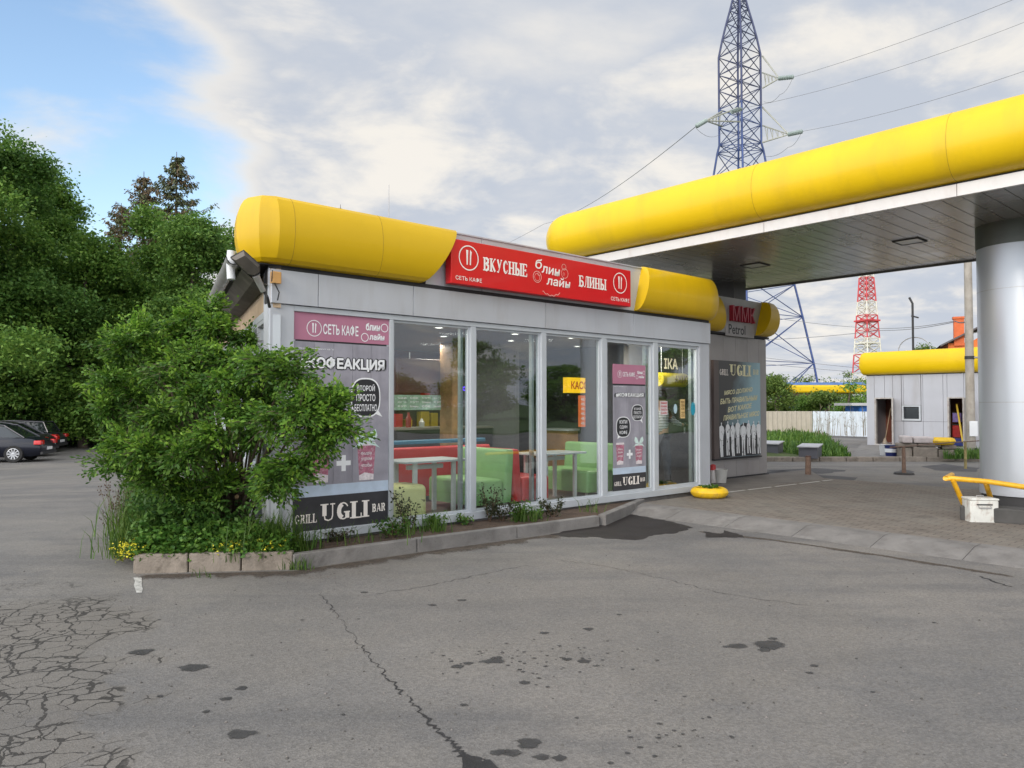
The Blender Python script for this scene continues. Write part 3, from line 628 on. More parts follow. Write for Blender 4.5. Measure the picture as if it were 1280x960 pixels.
# window bays ----------------------------------------------------------
bars = [(486.5, 491), (588, 594.5), (676.5, 682.5), (752, 758), (817, 822)]
edges = [fx(366.5)] + [v for a, b_ in bars for v in (fx(a), fx(b_))] + [fx(874)]
bays = [(edges[i], edges[i + 1]) for i in range(0, len(edges), 2)]
for i, (a, b_) in enumerate(bars): MB().box(fx(a), fx(b_), -.012, .10, .256, ZT - .07).build('mullion', M_frame, bld, bevel=.004)
MB().box(xl1, xr0, -.012, .10, ZT - .069, ZT - .006).build('window_head', M_frame, bld, bevel=.004)
for i, (a, b_) in enumerate(bays):
    fm = MB(); t = .03
    if i == 4 or i == 5: t = .05
    fm.box(a, a + t, .02, .08, .256, ZT - .07); fm.box(b_ - t, b_, .02, .08, .256, ZT - .07); fm.box(a + t, b_ - t, .02, .08, .256, .256 + t); fm.box(a + t, b_ - t, .02, .08, ZT - .07 - t, ZT - .07)
    wn = fm.build('window', M_frame, bld)
    if i > 0: MB().box(a + t, b_ - t, .045, .053, .256 + t, ZT - .07 - t).build('pane', M_glass, wn)
# second inner frame bars seen through the glass (right sides of bays)
for i in (1, 2, 4, 5):
    b_ = bays[i][1]; MB().box(b_ - .08, b_ - .035, .12, .18, .2, 2.8).build('inner_post', pm('inner_post', (.30, .34, .34), .4, .3), bld)
# left side wall -------------------------------------------------------
SM = Matrix.Translation((X0, 0, 0)) @ Matrix.Rotation(SA, 4, 'Z')    # x runs back along the side wall, -y is indoors, +y outdoors
LS = DB / side_l.y
def sbox(*a): return MB().box(*a).xf(SM)
sbox(.0, LS, -.10, -.0, .15, .26).build('side_sill', M_met2, bld)
sbox(.0, .17, -.12, .012, .26, 2.72).build('side_corner', M_frame, bld)
sbox(.0, LS, -.12, .0, 2.80, 3.24).build('side_wall', M_tan, bld)
sbox(.0, .42, -.001, .016, 2.72, 3.24).build('side_trim', M_met, bld)
sbox(.17, LS, -.10, .012, 2.72, 2.80).build('side_head', M_frame, bld)
x = .17; i = 0
while x < LS - .3:
    x2 = min(LS, x + .95)
    fm = MB(); fm.box(x, x + .04, -.08, .008, .26, 2.72); fm.box(x2 - .04, x2, -.08, .008, .26, 2.72); fm.box(x + .04, x2 - .04, -.08, .008, .26, .31); fm.box(x + .04, x2 - .04, -.08, .008, 2.67, 2.72); fm.box(x + .04, x2 - .04, -.08, .008, .9, .95)
    wn = fm.xf(SM).build('window', M_frame, bld); sbox(x + .04, x2 - .04, -.045, -.037, .31, 2.67).build('pane', M_glass, wn); x = x2; i += 1
# back and right walls
M_iwall = pm('inner_wall', (.045, .042, .045), .7, var=.3, vs=1.5)
MB().box(X1 - .06, X1, .16, DB, .2, 3.24).build('right_wall', M_met2, bld); MB().box(X1 - .10, X1 - .062, .2, 5.3, .2, 2.85).build('inner_lining', M_iwall, bld)
MB().box(cornerB.x, X1 - .12, DB - .12, DB, .2, 3.24).build('back_wall', M_tan, bld)
# interior -------------------------------------------------------------
M_iwall = pm('inner_wall', (.045, .042, .045), .7, var=.3, vs=1.5)
MB().box(1.4, X1 - .125, 5.4, 5.5, .2, 2.86).build('inner_wall', pm('inner_wall_red', (.13, .045, .03), .7, var=.3, vs=1.2), bld)
MB().box(6.0, 6.1, 2.9, 5.39, .2, 2.86).build('inner_wall', pm('inner_wall_pale', (.10, .10, .105), .7, var=.1), bld)
icx = fx(572, 2.9); MB().rbox(icx - .12, icx + .12, 2.9, 3.3, .2, 2.86, .03).build('inner_column', pm('wood_column', (.30, .17, .075), .5, var=.3, vs=6), bld)
# roof eave along the left side: corrugated underside, fascia, gutter
M_corr = pm('corrugated_dark', (.13, .115, .10), .6, .3, var=.3, vs=3)
ev = MB(); nn = int(LS / .07); o0 = len(ev.v)
for i in range(nn + 1):
    xx = -.02 + i * .07; dz = .022 if i % 2 else 0
    ev.v += [(xx, .018, 3.04 + dz), (xx, .17, 3.08 + dz), (xx, .30, 3.20 + dz)]
for i in range(nn):
    for k in range(2): a = o0 + i * 3 + k; ev.f.append((a, a + 3, a + 4, a + 1))
ev.xf(SM).build('eave_soffit', M_corr, bld)
sbox(-.02, LS + .1, .018, .36, 3.30, 3.33).build('eave_roof', M_steel, bld)
sbox(-.01, LS + .1, -.12, .017, 3.245, 3.298).build('eave_upstand', M_dark, bld)
gt = MB(); r_ = .085
for i in range(9):
    a = math.pi + math.pi * i / 8
    gt.v += [(-.05, .38 + r_ * math.cos(a), 3.32 + r_ * math.sin(a)), (LS + .1, .38 + r_ * math.cos(a), 3.32 + r_ * math.sin(a)), (-.05, .38 + (r_ - .008) * math.cos(a), 3.322 + (r_ - .008) * math.sin(a)), (LS + .1, .38 + (r_ - .008) * math.cos(a), 3.322 + (r_ - .008) * math.sin(a))]
for i in range(8):
    a = i * 4; gt.f += [(a, a + 1, a + 5, a + 4), (a + 2, a + 6, a + 7, a + 3)]
gt.f += [(0, 2, 3, 1), (32, 33, 35, 34)]
gt.xf(SM).build('gutter', M_steel, bld, smooth=True)
for i in range(7):
    sbox(.5 + i * 1.3, .53 + i * 1.3, .20, .47, 3.335, 3.345).build('gutter_bracket', M_corr, bld)
MB().path([(.12, .40, 3.42), (.12, .41, 3.30), (.10, .40, 3.10)], .045, 12).xf(SM).build('downpipe', pm('white_pipe', (.62, .64, .66), .4), bld, smooth=True)
# yellow bulging fascia tubes -----------------------------------------
def sweep(profile, plan, name, parent, mat, cut=None, smooth=True, closed_ends=True, sharp=40):
    """profile: list of (outward, z); plan: list of ((x,y),(nx,ny)) stations with outward normal scaled for the mitre."""
    b = MB(); m_ = len(profile)
    for s_i, ((x, y), (nx, ny)) in enumerate(plan):
        for k, (o_, z) in enumerate(profile):
            sx, sy = 0, 0
            if cut and s_i in cut: sx, sy = cut[s_i](o_, z)
            b.v.append((x + nx * o_ + sx, y + ny * o_ + sy, z))
    for s_i in range(len(plan) - 1):
        for k in range(m_ - 1):
            a = s_i * m_ + k; b.f.append((a, a + m_, a + m_ + 1, a + 1))
    if closed_ends:
        b.f.append(tuple(range(m_))); b.f.append(tuple(len(b.v) - 1 - i for i in range(m_)))
    return b.build(name, mat, parent, smooth=smooth, sharp=sharp)
def bulge(z0, z1, b_, n=12, back=.03, pw=.8):
    zc = (z0 + z1) / 2; h = (z1 - z0) / 2; pr = []
    for i in range(n + 1):
        a = -math.pi / 2 + math.pi * i / n; ca = max(0, math.cos(a)) ** .8
        pr.append((b_ * ca, zc + h * math.sin(a)))
    return [(-back, z0)] + pr + [(-back, z1)]
zt0 = ZF + .022; YT = -.045
prof = bulge(zt0, ZP + .012, .205, pw=.6)
xb = fx(540) ; so_ = Vector((-side_l.y, side_l.x))        # outward normal of the side wall in building frame
XL = X0 - .01
m1 = (-math.sin(R(25)), -math.cos(R(25))); m2 = (-math.sin(R(62)), -math.cos(R(62)))
def diag(o_, z):   # the slanting, curved cut at the right end of the left tube
    t = max(0, (z - zt0) / (ZP - zt0)); return (-.22 + .52 * t ** .8 - .0 * o_, 0)
plan = [((XL + .14 + .035 * side_l.x + side_l.x * .0 - .0, YT + .0), (0, -1))]
P = [((xb, YT), (0, -1)), ((XL + 1.25, YT), (0, -1)), ((XL + .02, YT), (-.06, -1)), ((XL - .07, YT + .05), (-.58, -.80)), ((XL - .12, YT + .20), (so_.x * 1.0 if so_.x < 0 else -so_.x, 0)), ((XL - .12 + side_l.x * .25, YT + .20 + side_l.y * .25), (-abs(so_.x), 0))]
tl = sweep(prof, P, 'parapet_tube', bld, M_yel2, cut={0: diag}, sharp=17)
for c_ in (fx(360, -.1), fx(470, -.1)): MB().path([(c_, YT - o_ - .0005, z) for o_, z in prof[1:-1]], .0025, 5).build('panel_joint', pm('joint_line', (.30, .19, .01), .6), bld)
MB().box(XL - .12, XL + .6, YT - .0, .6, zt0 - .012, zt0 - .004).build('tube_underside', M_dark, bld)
xr = fx(796); 
def diag2(o_, z):
    t = (z - zt0) / (ZP - zt0); return (-.10 + .20 * t + .04 * o_, 0)
P2 = [((X1 + .06 - .1, .45), (1.0, .35)), ((X1 + .02, .14), (1.0, 0)), ((X1 - .02, YT + .04), (.8, -.6)), ((X1 - .12, YT), (.25, -1)), ((X1 - .3, YT), (0, -1)), ((xr, YT), (0, -1))]
sweep(prof, P2, 'parapet_tube', bld, M_yel2, cut={5: diag2})
# ------------------------------------------------------------------ signs on the front
def sign_root(name, label, cat='sign', group=None): return thing(name, label, cat, tuple(P0), TH, group)
sx0, sx1 = fx(563.5, -.2), fx(789, -.2); zb = (fz(563.5, 353, -.2) + fz(789, 384, -.2)) / 2; zt = (fz(563.5, 297, -.2) + fz(789, 339, -.2)) / 2
print('sign', sx0, sx1, zb, zt)
sg = sign_root('shop_sign', 'long red sign board with cream lettering above the cafe windows')
MB().box(sx0, sx1, -.20, -.075, zb, zt).build('board', M_red, sg, bevel=.006)
MB().box(sx0 + .1, sx1 - .1, -.074, -.046, zb + .1, zt - .1).build('bracket', M_dark, sg)
YS = -.2035
W_, H_ = sx1 - sx0, zt - zb
def su(px): return fx(px, -.2)
def sv(px, py): return fz(px, py, -.2)
def fork_icon(b, cx, cz, r, y):
    ringp(b, cx, cz, r, r * .09, y)
    b.poly([(cx - .22 * r, cz - .55 * r), (cx - .10 * r, cz - .55 * r), (cx - .08 * r, cz + .2 * r), (cx - .05 * r, cz + .62 * r), (cx - .28 * r, cz + .62 * r), (cx - .24 * r, cz + .2 * r)], y)
    b.poly([(cx + .10 * r, cz - .55 * r), (cx + .22 * r, cz - .55 * r), (cx + .24 * r, cz + .1 * r), (cx + .30 * r, cz + .5 * r), (cx + .12 * r, cz + .66 * r)], y); return b
def bx4(p0, p1, y0, y1):           # px left, px right, py top / bottom at the left end -> box on the sign plane
    return su(p0), su(p1), sv(p0, y1), sv(p0, y0)
ic = MB(); r_ = (su(598.5) - su(573)) / 2
fork_icon(ic, su(585.5), sv(585.5, 322.5), r_ * .98, YS); ic.build('emblem', M_let, sg); ic = MB()
fork_icon(ic, su(775.5), sv(775.5, 354), (su(785) - su(766)) / 2 * .9, YS); ic.build('emblem', M_let, sg)
tx = MB(); put_text(tx, 'СЕТЬ КАФЕ', su(569), su(602), sv(585, 351.5), sv(585, 346), YS, .006); tx.build('lettering', M_let, sg); tx = MB(); put_text(tx, 'СЕТЬ КАФЕ', su(764), su(787), sv(775, 377), sv(775, 372), YS, .006); tx.build('lettering', M_let, sg)
tx = MB(); put_serif(tx, 'ВКУСНЫЕ', su(603.5), su(659), sv(631, 342), sv(631, 326), YS, .20, .07); tx.build('lettering', M_let, sg); tx = MB(); put_serif(tx, 'БЛИНЫ', su(724), su(758), sv(741, 360.5), sv(741, 347), YS, .20, .07); tx.build('lettering', M_let, sg)
tx = MB(); h1 = .115
zc1, zc2 = sv(687, 330), sv(700, 346)
put_text(tx, 'б', su(669), su(677.5), sv(673, 336), sv(673, 323.5), YS, .012, .1)
put_text(tx, 'лин', su(677), su(700), sv(688, 342.5), sv(688, 333.5), YS, .02, .12, slope=-.02)
put_text(tx, 'лайн', su(683), su(713), sv(698, 358), sv(698, 346.5), YS, .02, .12, slope=-.01); tx.build('logo_lettering', M_let, sg)
lg = MB(); c1 = (su(671.5), sv(671.5, 346)); c2 = (su(706), sv(706, 342)); c3 = (su(705), sv(705, 334))
M_lin = pm('logo_line', (.80, .42, .36), .5)
ringp(lg, c1[0], c1[1], .085, .009, YS); ringp(lg, c1[0] - .0, c1[1] - .005, .055, .006, YS - .0003); ringp(lg, c1[0] + .035, c1[1] + .045, .03, .006, YS - .0006)
ringp(lg, c2[0], c2[1], .075, .008, YS); ringp(lg, c3[0], c3[1], .048, .008, YS - .0004); ringp(lg, c2[0] - .02, c2[1] - .01, .02, .005, YS - .0007)
sline(lg, [(su(678) + .36 * t / 14, sv(678, 360) - .045 + .012 * math.sin(t * 1.9) - .05 * math.sin(math.pi * t / 14)) for t in range(15)], .009, YS); lg.build('logo_drawing', M_lin, sg)
# ------------------------------------------------------------------ big poster in the left bay
M_plank = pm('poster_plank', (.30, .29, .33), .42, var=.22, vs=2.5, dirt=(.19, .18, .21), dirtamt=.8, streak=.12)
def poster_thing(name, label, x0, x1, z0, z1, y, lay, full=True):
    p = sign_root(name, label, 'poster'); h = z1 - z0; wd = x1 - x0
    def X(u): return x0 + wd * u
    def Z(v): return z1 - h * v
    v_pink, v_pl, v_sh, v_bk = lay
    b = MB(); nps = 5
    for i in range(nps): b.box(X(i / nps) + (.004 if i else 0), X((i + 1) / nps), y, y + .006, Z(v_sh), Z(v_pl))
    b.build('plank_backdrop', M_plank, p)
    MB().box(x0, x1, y + .001, y + .007, Z(v_sh) , Z(v_pl) ).build('backdrop', M_blk, p) if False else None
    MB().box(x0, x1, y + .0065, y + .009, Z(v_sh), Z(v_pl)).build('backing', M_blk, p)
    MB().box(x0, x1, y, y + .008, Z(v_pink), Z(0)).build('pink_band', M_pink, p)
    MB().box(x0, x1, y, y + .008, Z(v_bk), Z(v_sh + .0)).build('shelf_band', pm('shelf_print', (.46, .55, .66), .4, var=.15, vs=4), p)
    MB().box(x0, x1, y, y + .008, Z(1), Z(v_bk)).build('black_band', pm('black_banner', (.035, .035, .04), .45, var=.3, vs=3), p)
    MB().box(x0, x1, y + .0081, y + .0095, Z(v_pl), Z(v_pink)).build('backing', M_blk, p)
    yy = y - .002
    return p, X, Z, yy
def bubble(p, X, Z, yy, cu, cv, ru, rv, lines, tail):
    a = MB(); cx, cz = X(cu), Z(cv); rx = X(cu + ru) - cx; rz = cz - Z(cv + rv)
    def sup(k, s): 
        t = 2 * math.pi * k / 36; c_, s_ = math.cos(t), math.sin(t); return (cx + s * rx * math.copysign(abs(c_) ** .75, c_), cz + s * rz * math.copysign(abs(s_) ** .75, s_))
    a.poly([sup(k, 1.08) for k in range(36)], yy); tx_, tz_ = X(tail[0]), Z(tail[1])
    a.poly([(cx + rx * .1, cz - rz * .7), (cx + rx * .75 * (1 if tx_ > cx else -1), cz - rz * .5), (tx_, tz_)][:: (1 if tx_ > cx else -1)], yy - .0002); a.build('bubble_outline', M_wht, p)
    a = MB(); a.poly([sup(k, 1.0) for k in range(36)], yy - .0006); a.build('speech_bubble', M_blk, p)
    t = MB(); n = len(lines)
    for i, (s, fw) in enumerate(lines):
        zc = cz + rz * (.55 - 1.1 * i / (n - 1)); put_text(t, s, cx - rx * .82 * fw, cx + rx * .82 * fw, zc - rz * .19, zc + rz * .19, yy - .0015, .015)
    t.build('lettering', M_wht, p)
def cup(p, X, Z, yy, cu, v0, v1, wu, bow=False):
    rx = (X(cu + wu) - X(cu)); cx = X(cu); a = MB(); a.poly([(cx - rx * .75, Z(v1)), (cx + rx * .75, Z(v1)), (cx + rx, Z(v0)), (cx - rx, Z(v0))], yy); a.build('cup', pm('cup_print', (.38, .13, .19), .5, var=.35, vs=22, dirt=(.62, .5, .52), dirtamt=.9), p)
    hh = Z(v0) - Z(v1); a = MB(); a.poly([(cx - rx * .78, Z(v1)), (cx + rx * .78, Z(v1)), (cx + rx * .80, Z(v1) + hh * .16), (cx - .2 * rx, Z(v1) + hh * .22), (cx - rx * .80, Z(v1) + hh * .14)], yy - .0004)
    a.poly([(cx - rx * 1.05, Z(v0)), (cx + rx * 1.05, Z(v0)), (cx + rx * .95, Z(v0) + hh * .10), (cx - rx * .95, Z(v0) + hh * .10)], yy - .0004)
    for i in range(3):
        zz = Z(v1) + hh * (.38 + .17 * i); put_text(a, ('чтобы', 'утром', 'бодро')[i], cx - rx * .6, cx + rx * .6, zz, zz + hh * .1, yy - .0007, .03)
    a.build('cup_print', pm('cup_pattern', (.68, .62, .64), .5, var=.2, vs=30), p)
    if bow:
        a = MB(); zt_ = Z(v0) + hh * .12; s = rx
        for sg_ in (-1, 1):
            q = [(cx, zt_), (cx + sg_ * s * .5, zt_ + hh * .30), (cx + sg_ * s * 1.0, zt_ + hh * .36), (cx + sg_ * s * 1.2, zt_ + hh * .16), (cx + sg_ * s * .9, zt_ + hh * .02)]
            q2 = [(cx, zt_), (cx + sg_ * s * .8, zt_ - hh * .02), (cx + sg_ * s * 1.5, zt_ - hh * .20), (cx + sg_ * s * 1.0, zt_ - hh * .14), (cx + sg_ * s * .4, zt_ - hh * .1)]
            a.poly(q if sg_ < 0 else q[::-1], yy - .001); a.poly(q2 if sg_ < 0 else q2[::-1], yy - .0013)
        a.build('bow', pm('bow_print', (.60, .74, .70), .5, var=.12, vs=12), p)
def plus(p, X, Z, yy, cu, cv, s):
    a = MB(); cx, cz = X(cu), Z(cv); a.poly([(cx - s * .3, cz - s), (cx + s * .3, cz - s), (cx + s * .3, cz + s), (cx - s * .3, cz + s)], yy); a.poly([(cx - s, cz - s * .3), (cx + s, cz - s * .3), (cx + s, cz + s * .3), (cx - s, cz + s * .3)], yy - .0004); a.build('plus_mark', M_wht, p)
def head_row(p, X, Z, yy, v0, v1):
    e = MB(); fork_icon(e, X(.20), Z((v0 + v1) / 2), abs(Z(v0) - Z(v1)) * .72, yy); e.build('emblem', M_wht, p)
    t = MB(); put_text(t, 'СЕТЬ КАФЕ', X(.29), X(.66), Z(v1), Z(v0), yy, .02); hq = Z(v0) - Z(v1)
    put_text(t, 'блин', X(.74), X(.90), Z(v0) - hq * .35, Z(v0) + hq * .35, yy, .04); put_text(t, 'лайн', X(.78), X(.95), Z(v1) - hq * .2, Z(v1) + hq * .4, yy, .04)
    put_text(t, 'только в фирменных кафе', X(.02), X(.40), Z(.178), Z(.168), yy - .0005, .0); t.build('lettering', M_wht, p)
    e = MB(); ringp(e, X(.73), Z(v1) , hq * .4, hq * .07, yy); ringp(e, X(.95), Z(v0), hq * .4, hq * .07, yy); e.build('logo_drawing', M_wht, p)
def foot_row(p, X, Z, yy, v0, v1):
    t = MB(); hq = Z(v0) - Z(v1)
    put_serif(t, 'UGLI', X(.29), X(.78), Z(v1), Z(v0), yy, .27, .06); put_serif(t, 'GRILL', X(.02), X(.24), Z(v1) + hq * .0, Z(v0) - hq * .5, yy, .20, .06); put_serif(t, 'BAR', X(.82), X(.97), Z(v1) + hq * .25, Z(v0) - hq * .27, yy, .20, .06); t.build('lettering', M_let, p)
px0, px1 = fx(367), fx(486.2); pz1 = .5 * (fz(367, 386) + fz(486, 397)); pz0 = .5 * (fz(367, 668) + fz(486, 652)); hh_ = pz1 - pz0
def vv(px, py): return (pz1 - fz(px, py)) / hh_
p, X, Z, yy = poster_thing('window_poster', 'large coffee poster with pink top band filling the leftmost window bay', px0, px1, pz0, pz1, .012, (vv(486, 431), vv(486, 433), vv(486, 600), vv(486, 613)))
head_row(p, X, Z, yy, vv(418, 405), vv(418, 419))
t = MB(); v0, v1 = vv(430, 447), vv(430, 464)
put_text(t, '#КОФЕАКЦИЯ', X(.035), X(.965), Z(v1), Z(v0), yy, .13, grow=.012); t.build('lettering_outline', M_blk, p)
t = MB(); put_text(t, '#КОФЕАКЦИЯ', X(.05), X(.95), Z(v1), Z(v0), yy - .0045, .045); t.build('lettering', M_wht, p)
bubble(p, X, Z, yy, .745, vv(457, 497), .15, vv(457, 520) - vv(457, 497), [('ВТОРОЙ', .8), ('ПРОСТО', .85), ('БЕСПЛАТНО', 1.)], (.93, vv(477, 521)))
bubble(p, X, Z, yy, .25, vv(400, 520), .15, .09, [('КУПИ', .7), ('ОДИН', .7), ('КОФЕ', .7)], (.10, vv(380, 550)))
cup(p, X, Z, yy, .27, vv(400, 548), vv(397, 604), .10); cup(p, X, Z, yy, .755, vv(457, 557), vv(457, 600), .10, True)
plus(p, X, Z, yy, .51, vv(429, 579), .095)
foot_row(p, X, Z, yy, vv(430, 628), vv(430, 649))
# hanging poster in the door bay
qx0, qx1 = fx(768.5), fx(809); qz1 = .5 * (fz(768, 455) + fz(809, 456.5)); qz0 = fz(790, 616)
hh_ = qz1 - qz0; pz1_ = pz1; pz1 = qz1
p, X, Z, yy = poster_thing('hanging_poster', 'narrow hanging coffee poster on the door glass', qx0, qx1, qz0, qz1, .036, (vv(789, 480), vv(789, 482), vv(789, 584), vv(789, 592)))
head_row(p, X, Z, yy, vv(789, 465), vv(789, 471))
t = MB(); v0, v1 = vv(789, 491), vv(789, 497); put_text(t, '#КОФЕАКЦИЯ', X(.035), X(.965), Z(v1), Z(v0), yy, .13, grow=.005); t.build('lettering_outline', M_blk, p)
t = MB(); put_text(t, '#КОФЕАКЦИЯ', X(.07), X(.93), Z(v1), Z(v0), yy - .0045, .045); t.build('lettering', M_wht, p)
bubble(p, X, Z, yy, .74, vv(797, 516), .17, .06, [('ВТОРОЙ', .8), ('ПРОСТО', .85), ('БЕСПЛАТНО', 1.)], (.90, vv(803, 529)))
bubble(p, X, Z, yy, .30, vv(781, 534), .20, .075, [('КУПИ', .7), ('ОДИН', .7), ('КОФЕ', .7)], (.12, vv(775, 549)))
cup(p, X, Z, yy, .20, vv(777, 556), vv(777, 581), .12); cup(p, X, Z, yy, .78, vv(800, 557), vv(800, 580), .12, True); plus(p, X, Z, yy, .49, vv(788, 568), .075)
foot_row(p, X, Z, yy, vv(789, 596), vv(789, 606)); pz1 = pz1_
# stickers on the entrance glass
def sticker(name, label, px, py, wd, hh, col, lines=None, oval=False, tcol=None):
    x, z = fac(px, py); r = sign_root(name, label, 'sticker')
    if oval: MB().poly(circle(x, z, wd / 2, rz=hh / 2), .038).build('disc', pm('st' + str(px), col, .5, var=.1, vs=20), r)
    else: MB().box(x - wd / 2, x + wd / 2, .034, .038, z - hh / 2, z + hh / 2).build('sheet', pm('st' + str(px), col, .5, var=.1, vs=20), r)
    if lines:
        t = MB()
        for i, s in enumerate(lines): zc = z + hh * (.36 - .72 * i / max(1, len(lines) - 1)); put_text(t, s, x - wd * .42, x + wd * .42, zc - hh * .07, zc + hh * .07, .031, .02)
        t.build('lettering', tcol, r)
M_redp = pm('red_print', (.55, .03, .03), .5); M_brp = pm('brown_print', (.2, .1, .02), .5)
sticker('notice_sheet', 'white notice with red and grey lines on the entrance glass', 832, 510, .20, .24, (.66, .60, .60), ['ВНИМАНИЕ', 'РЕЖИМ', 'РАБОТЫ', 'КАФЕ'], tcol=M_redp)
sticker('notice_sheet', 'yellow price notice on the entrance glass', 855.5, 511, .13, .34, (.72, .52, .22), ['МЕНЮ', 'БЛИНЫ', 'КОФЕ', 'ЧАЙ', 'СОК'], tcol=M_brp)
sticker('round_sticker', 'pale blue oval sticker between the two notices', 846.5, 511, .10, .17, (.45, .62, .68), oval=True)
sticker('round_sticker', 'turquoise oval sticker at the right edge of the entrance glass', 868.5, 511, .14, .24, (.01, .30, .42), ['ОТКРЫТО'], True, pm('st_line', (.1, .5, .6), .5))
# ------------------------------------------------------------------ cafe interior
FL = .20
def W(t, n, z=0): p = wl(t, n, z); return tuple(p)
M_sgreen = pm('green_vinyl', (.22, .40, .15), .45, var=.08, vs=4); M_sred = pm('red_vinyl', (.50, .02, .02), .42, var=.08, vs=4)
M_syel = pm('cream_vinyl', (.62, .60, .26), .45, var=.06, vs=4); M_blue = pm('blue_vinyl', (.02, .13, .22), .45, var=.1)
M_tab = pm('table_top', (.42, .45, .45), .35, var=.06); M_leg = pm('metal_leg', (.62, .63, .62), .35, .3)
def sofa(label, t, n, rz, mat, wd=1.15, dp=.72, name='sofa', cat='sofa', bh=.86):
    # faces local -x ; width along local y
    r = thing(name, label, cat, W(t, n, FL), TH + rz, 'sofas in the cafe')
    MB().rbox(-dp / 2, dp / 2 - .16, -wd / 2, wd / 2, .09, .44, .05).build('seat', mat, r, smooth=True)
    b = MB(); b.rbox(dp / 2 - .155, dp / 2, -wd / 2, wd / 2, .09, bh, .04)
    b.v = [(x - (.0 if z < .4 else 0) + (z - .4) * .12, y, z) if z > .4 else (x, y, z) for x, y, z in b.v]; b.build('backrest', mat, r, smooth=True)
    for sx in (-1, 1):
        for sy in (-1, 1): MB().tube((sx * dp * .4, sy * wd * .42, 0), (sx * dp * .4, sy * wd * .42, .1), .018).build('leg', M_leg, r)
    return r
def table(label, t, n, lx=1.05, ly=.62):
    r = thing('cafe_table', label, 'table', W(t, n, FL), TH, 'tables by the window')
    MB().rbox(-lx / 2, lx / 2, -ly / 2, ly / 2, .725, .755, .012).build('tabletop', M_tab, r)
    for s in (-1, 1):
        for q in (-1, 1): MB().box(s * (lx / 2 - .2) - .03, s * (lx / 2 - .2) + .03, q * (ly / 2 - .08) - .02, q * (ly / 2 - .08) + .02, 0, .724).build('leg', M_leg, r)
    MB().box(-lx / 2 + .23, lx / 2 - .23, -.03, .03, .62, .68).build('crossbar', M_leg, r)
    return r
table('white topped table between the cream stool and the green sofa', fx(535, .55), .62)
table('white topped table between the red sofa and the far green sofa', fx(689, .6), .62)
sofa('green sofa in the middle window, back to back with the red one', fx(600, .5), .75, 0, M_sgreen, wd=1.1)
sofa('red sofa back to back with the green sofa', fx(649, .5), .75, math.pi, M_sred, wd=1.1)
sofa('green sofa facing the far table, behind the fourth window', fx(735, .6), .85, 0, M_sgreen, wd=1.2, dp=.8)
r = thing('stool', 'cream yellow padded stool at the left edge of the first clear window', 'stool', W(fx(503, .3), .42, FL), TH)
MB().rbox(-.32, .32, -.26, .26, .06, .46, .08, 4).build('seat', M_syel, r, smooth=True)
for sx in (-1, 1):
    for sy in (-1, 1): MB().tube((sx * .22, sy * .18, 0), (sx * .22, sy * .18, .08), .018).build('leg', M_leg, r)
r = sofa('long red bench with blue top edge against the counter', fx(522, 2.0), 2.0, -math.pi / 2 + math.pi * 0, M_sred, wd=2.4, dp=.7)
MB().rbox(.21, .33, -1.15, 1.15, .905, .965, .02).build('top_roll', M_blue, r, smooth=True)
# serving counter, menu board, shelf, things behind it
r = thing('serving_counter', 'dark serving counter behind the red bench', 'counter', W(fx(530, 3.6), 3.6, FL), TH)
MB().box(-1.7, 2.0, 0, .6, 0, 1.05).build('front_panel', pm('counter', (.035, .035, .04), .4, var=.2), r); MB().box(-1.75, 2.05, -.05, .65, 1.052, 1.09).build('worktop', pm('worktop', (.22, .2, .18), .3), r)
r = thing('menu_board', 'dark brown hanging menu board over the counter', 'menu board', W(fx(533, 3.3), 3.3, 1.93), TH)
MB().box(-.62, .62, 0, .06, 0, .62).build('board', pm('menu_brown', (.10, .035, .022), .5, var=.3), r, bevel=.01)
for s in (-.35, .35): MB().tube((s, .03, .62), (s, .03, .73), .01).build('hanger', M_leg, r)
r = thing('menu_board', 'pale green lit menu strip below the brown board', 'menu board', W(fx(523, 3.25), 3.25, 1.62), TH)
MB().box(-.75, .65, 0, .05, 0, .27).build('board', pm('menu_green', (.22, .34, .25), .5, var=.6, vs=9, emis=(.25, .4, .3), est=.12), r)
t = MB(); rn = random.Random(3)
for i in range(5):
    for k in range(3): put_text(t, rn.choice(['блины', 'чай', 'кофе', 'сок', 'суп']), -.70 + .26 * i, -.52 + .26 * i, .20 - .075 * k, .235 - .075 * k, -.002, .02)
t.build('lettering', M_wht, r)
r = thing('neon_sign', 'small violet lit sign on the wall behind the counter', 'sign', W(fx(557, 3.2), 3.2, 2.02), TH)
for i in range(2):
    t = MB()
    for k in range(3): ringp(t, .0 + k * .09 + i * .34, .0, .04, .018, -.01)
    t.build('light_strip', pm('neon', (.05, .02, .4), .5, emis=(.12, .04, 1.0), est=2.0), r)
r = thing('wall_shelf', 'back wall shelf with yellow and red boxes behind the counter', 'shelf', W(fx(528, 5.1), 5.1, 1.2), TH)
MB().box(-1.3, 1.3, 0, .28, 0, .03).build('shelf', M_tab, r); MB().box(-1.3, 1.3, 0, .28, .45, .48).build('shelf', M_tab, r)
rn = random.Random(9); cols = [(.5, .35, .02), (.45, .02, .02), (.05, .05, .2), (.5, .4, .3), (.02, .02, .02)]
x = -1.25
i = 0
ordn = ['leftmost', 'second', 'third', 'fourth', 'fifth', 'sixth', 'seventh', 'eighth', 'ninth', 'tenth', 'eleventh', 'twelfth', 'thirteenth', 'fourteenth', 'fifteenth', 'sixteenth', 'seventeenth', 'eighteenth', 'nineteenth', 'twentieth', 'next', 'last but one', 'last']
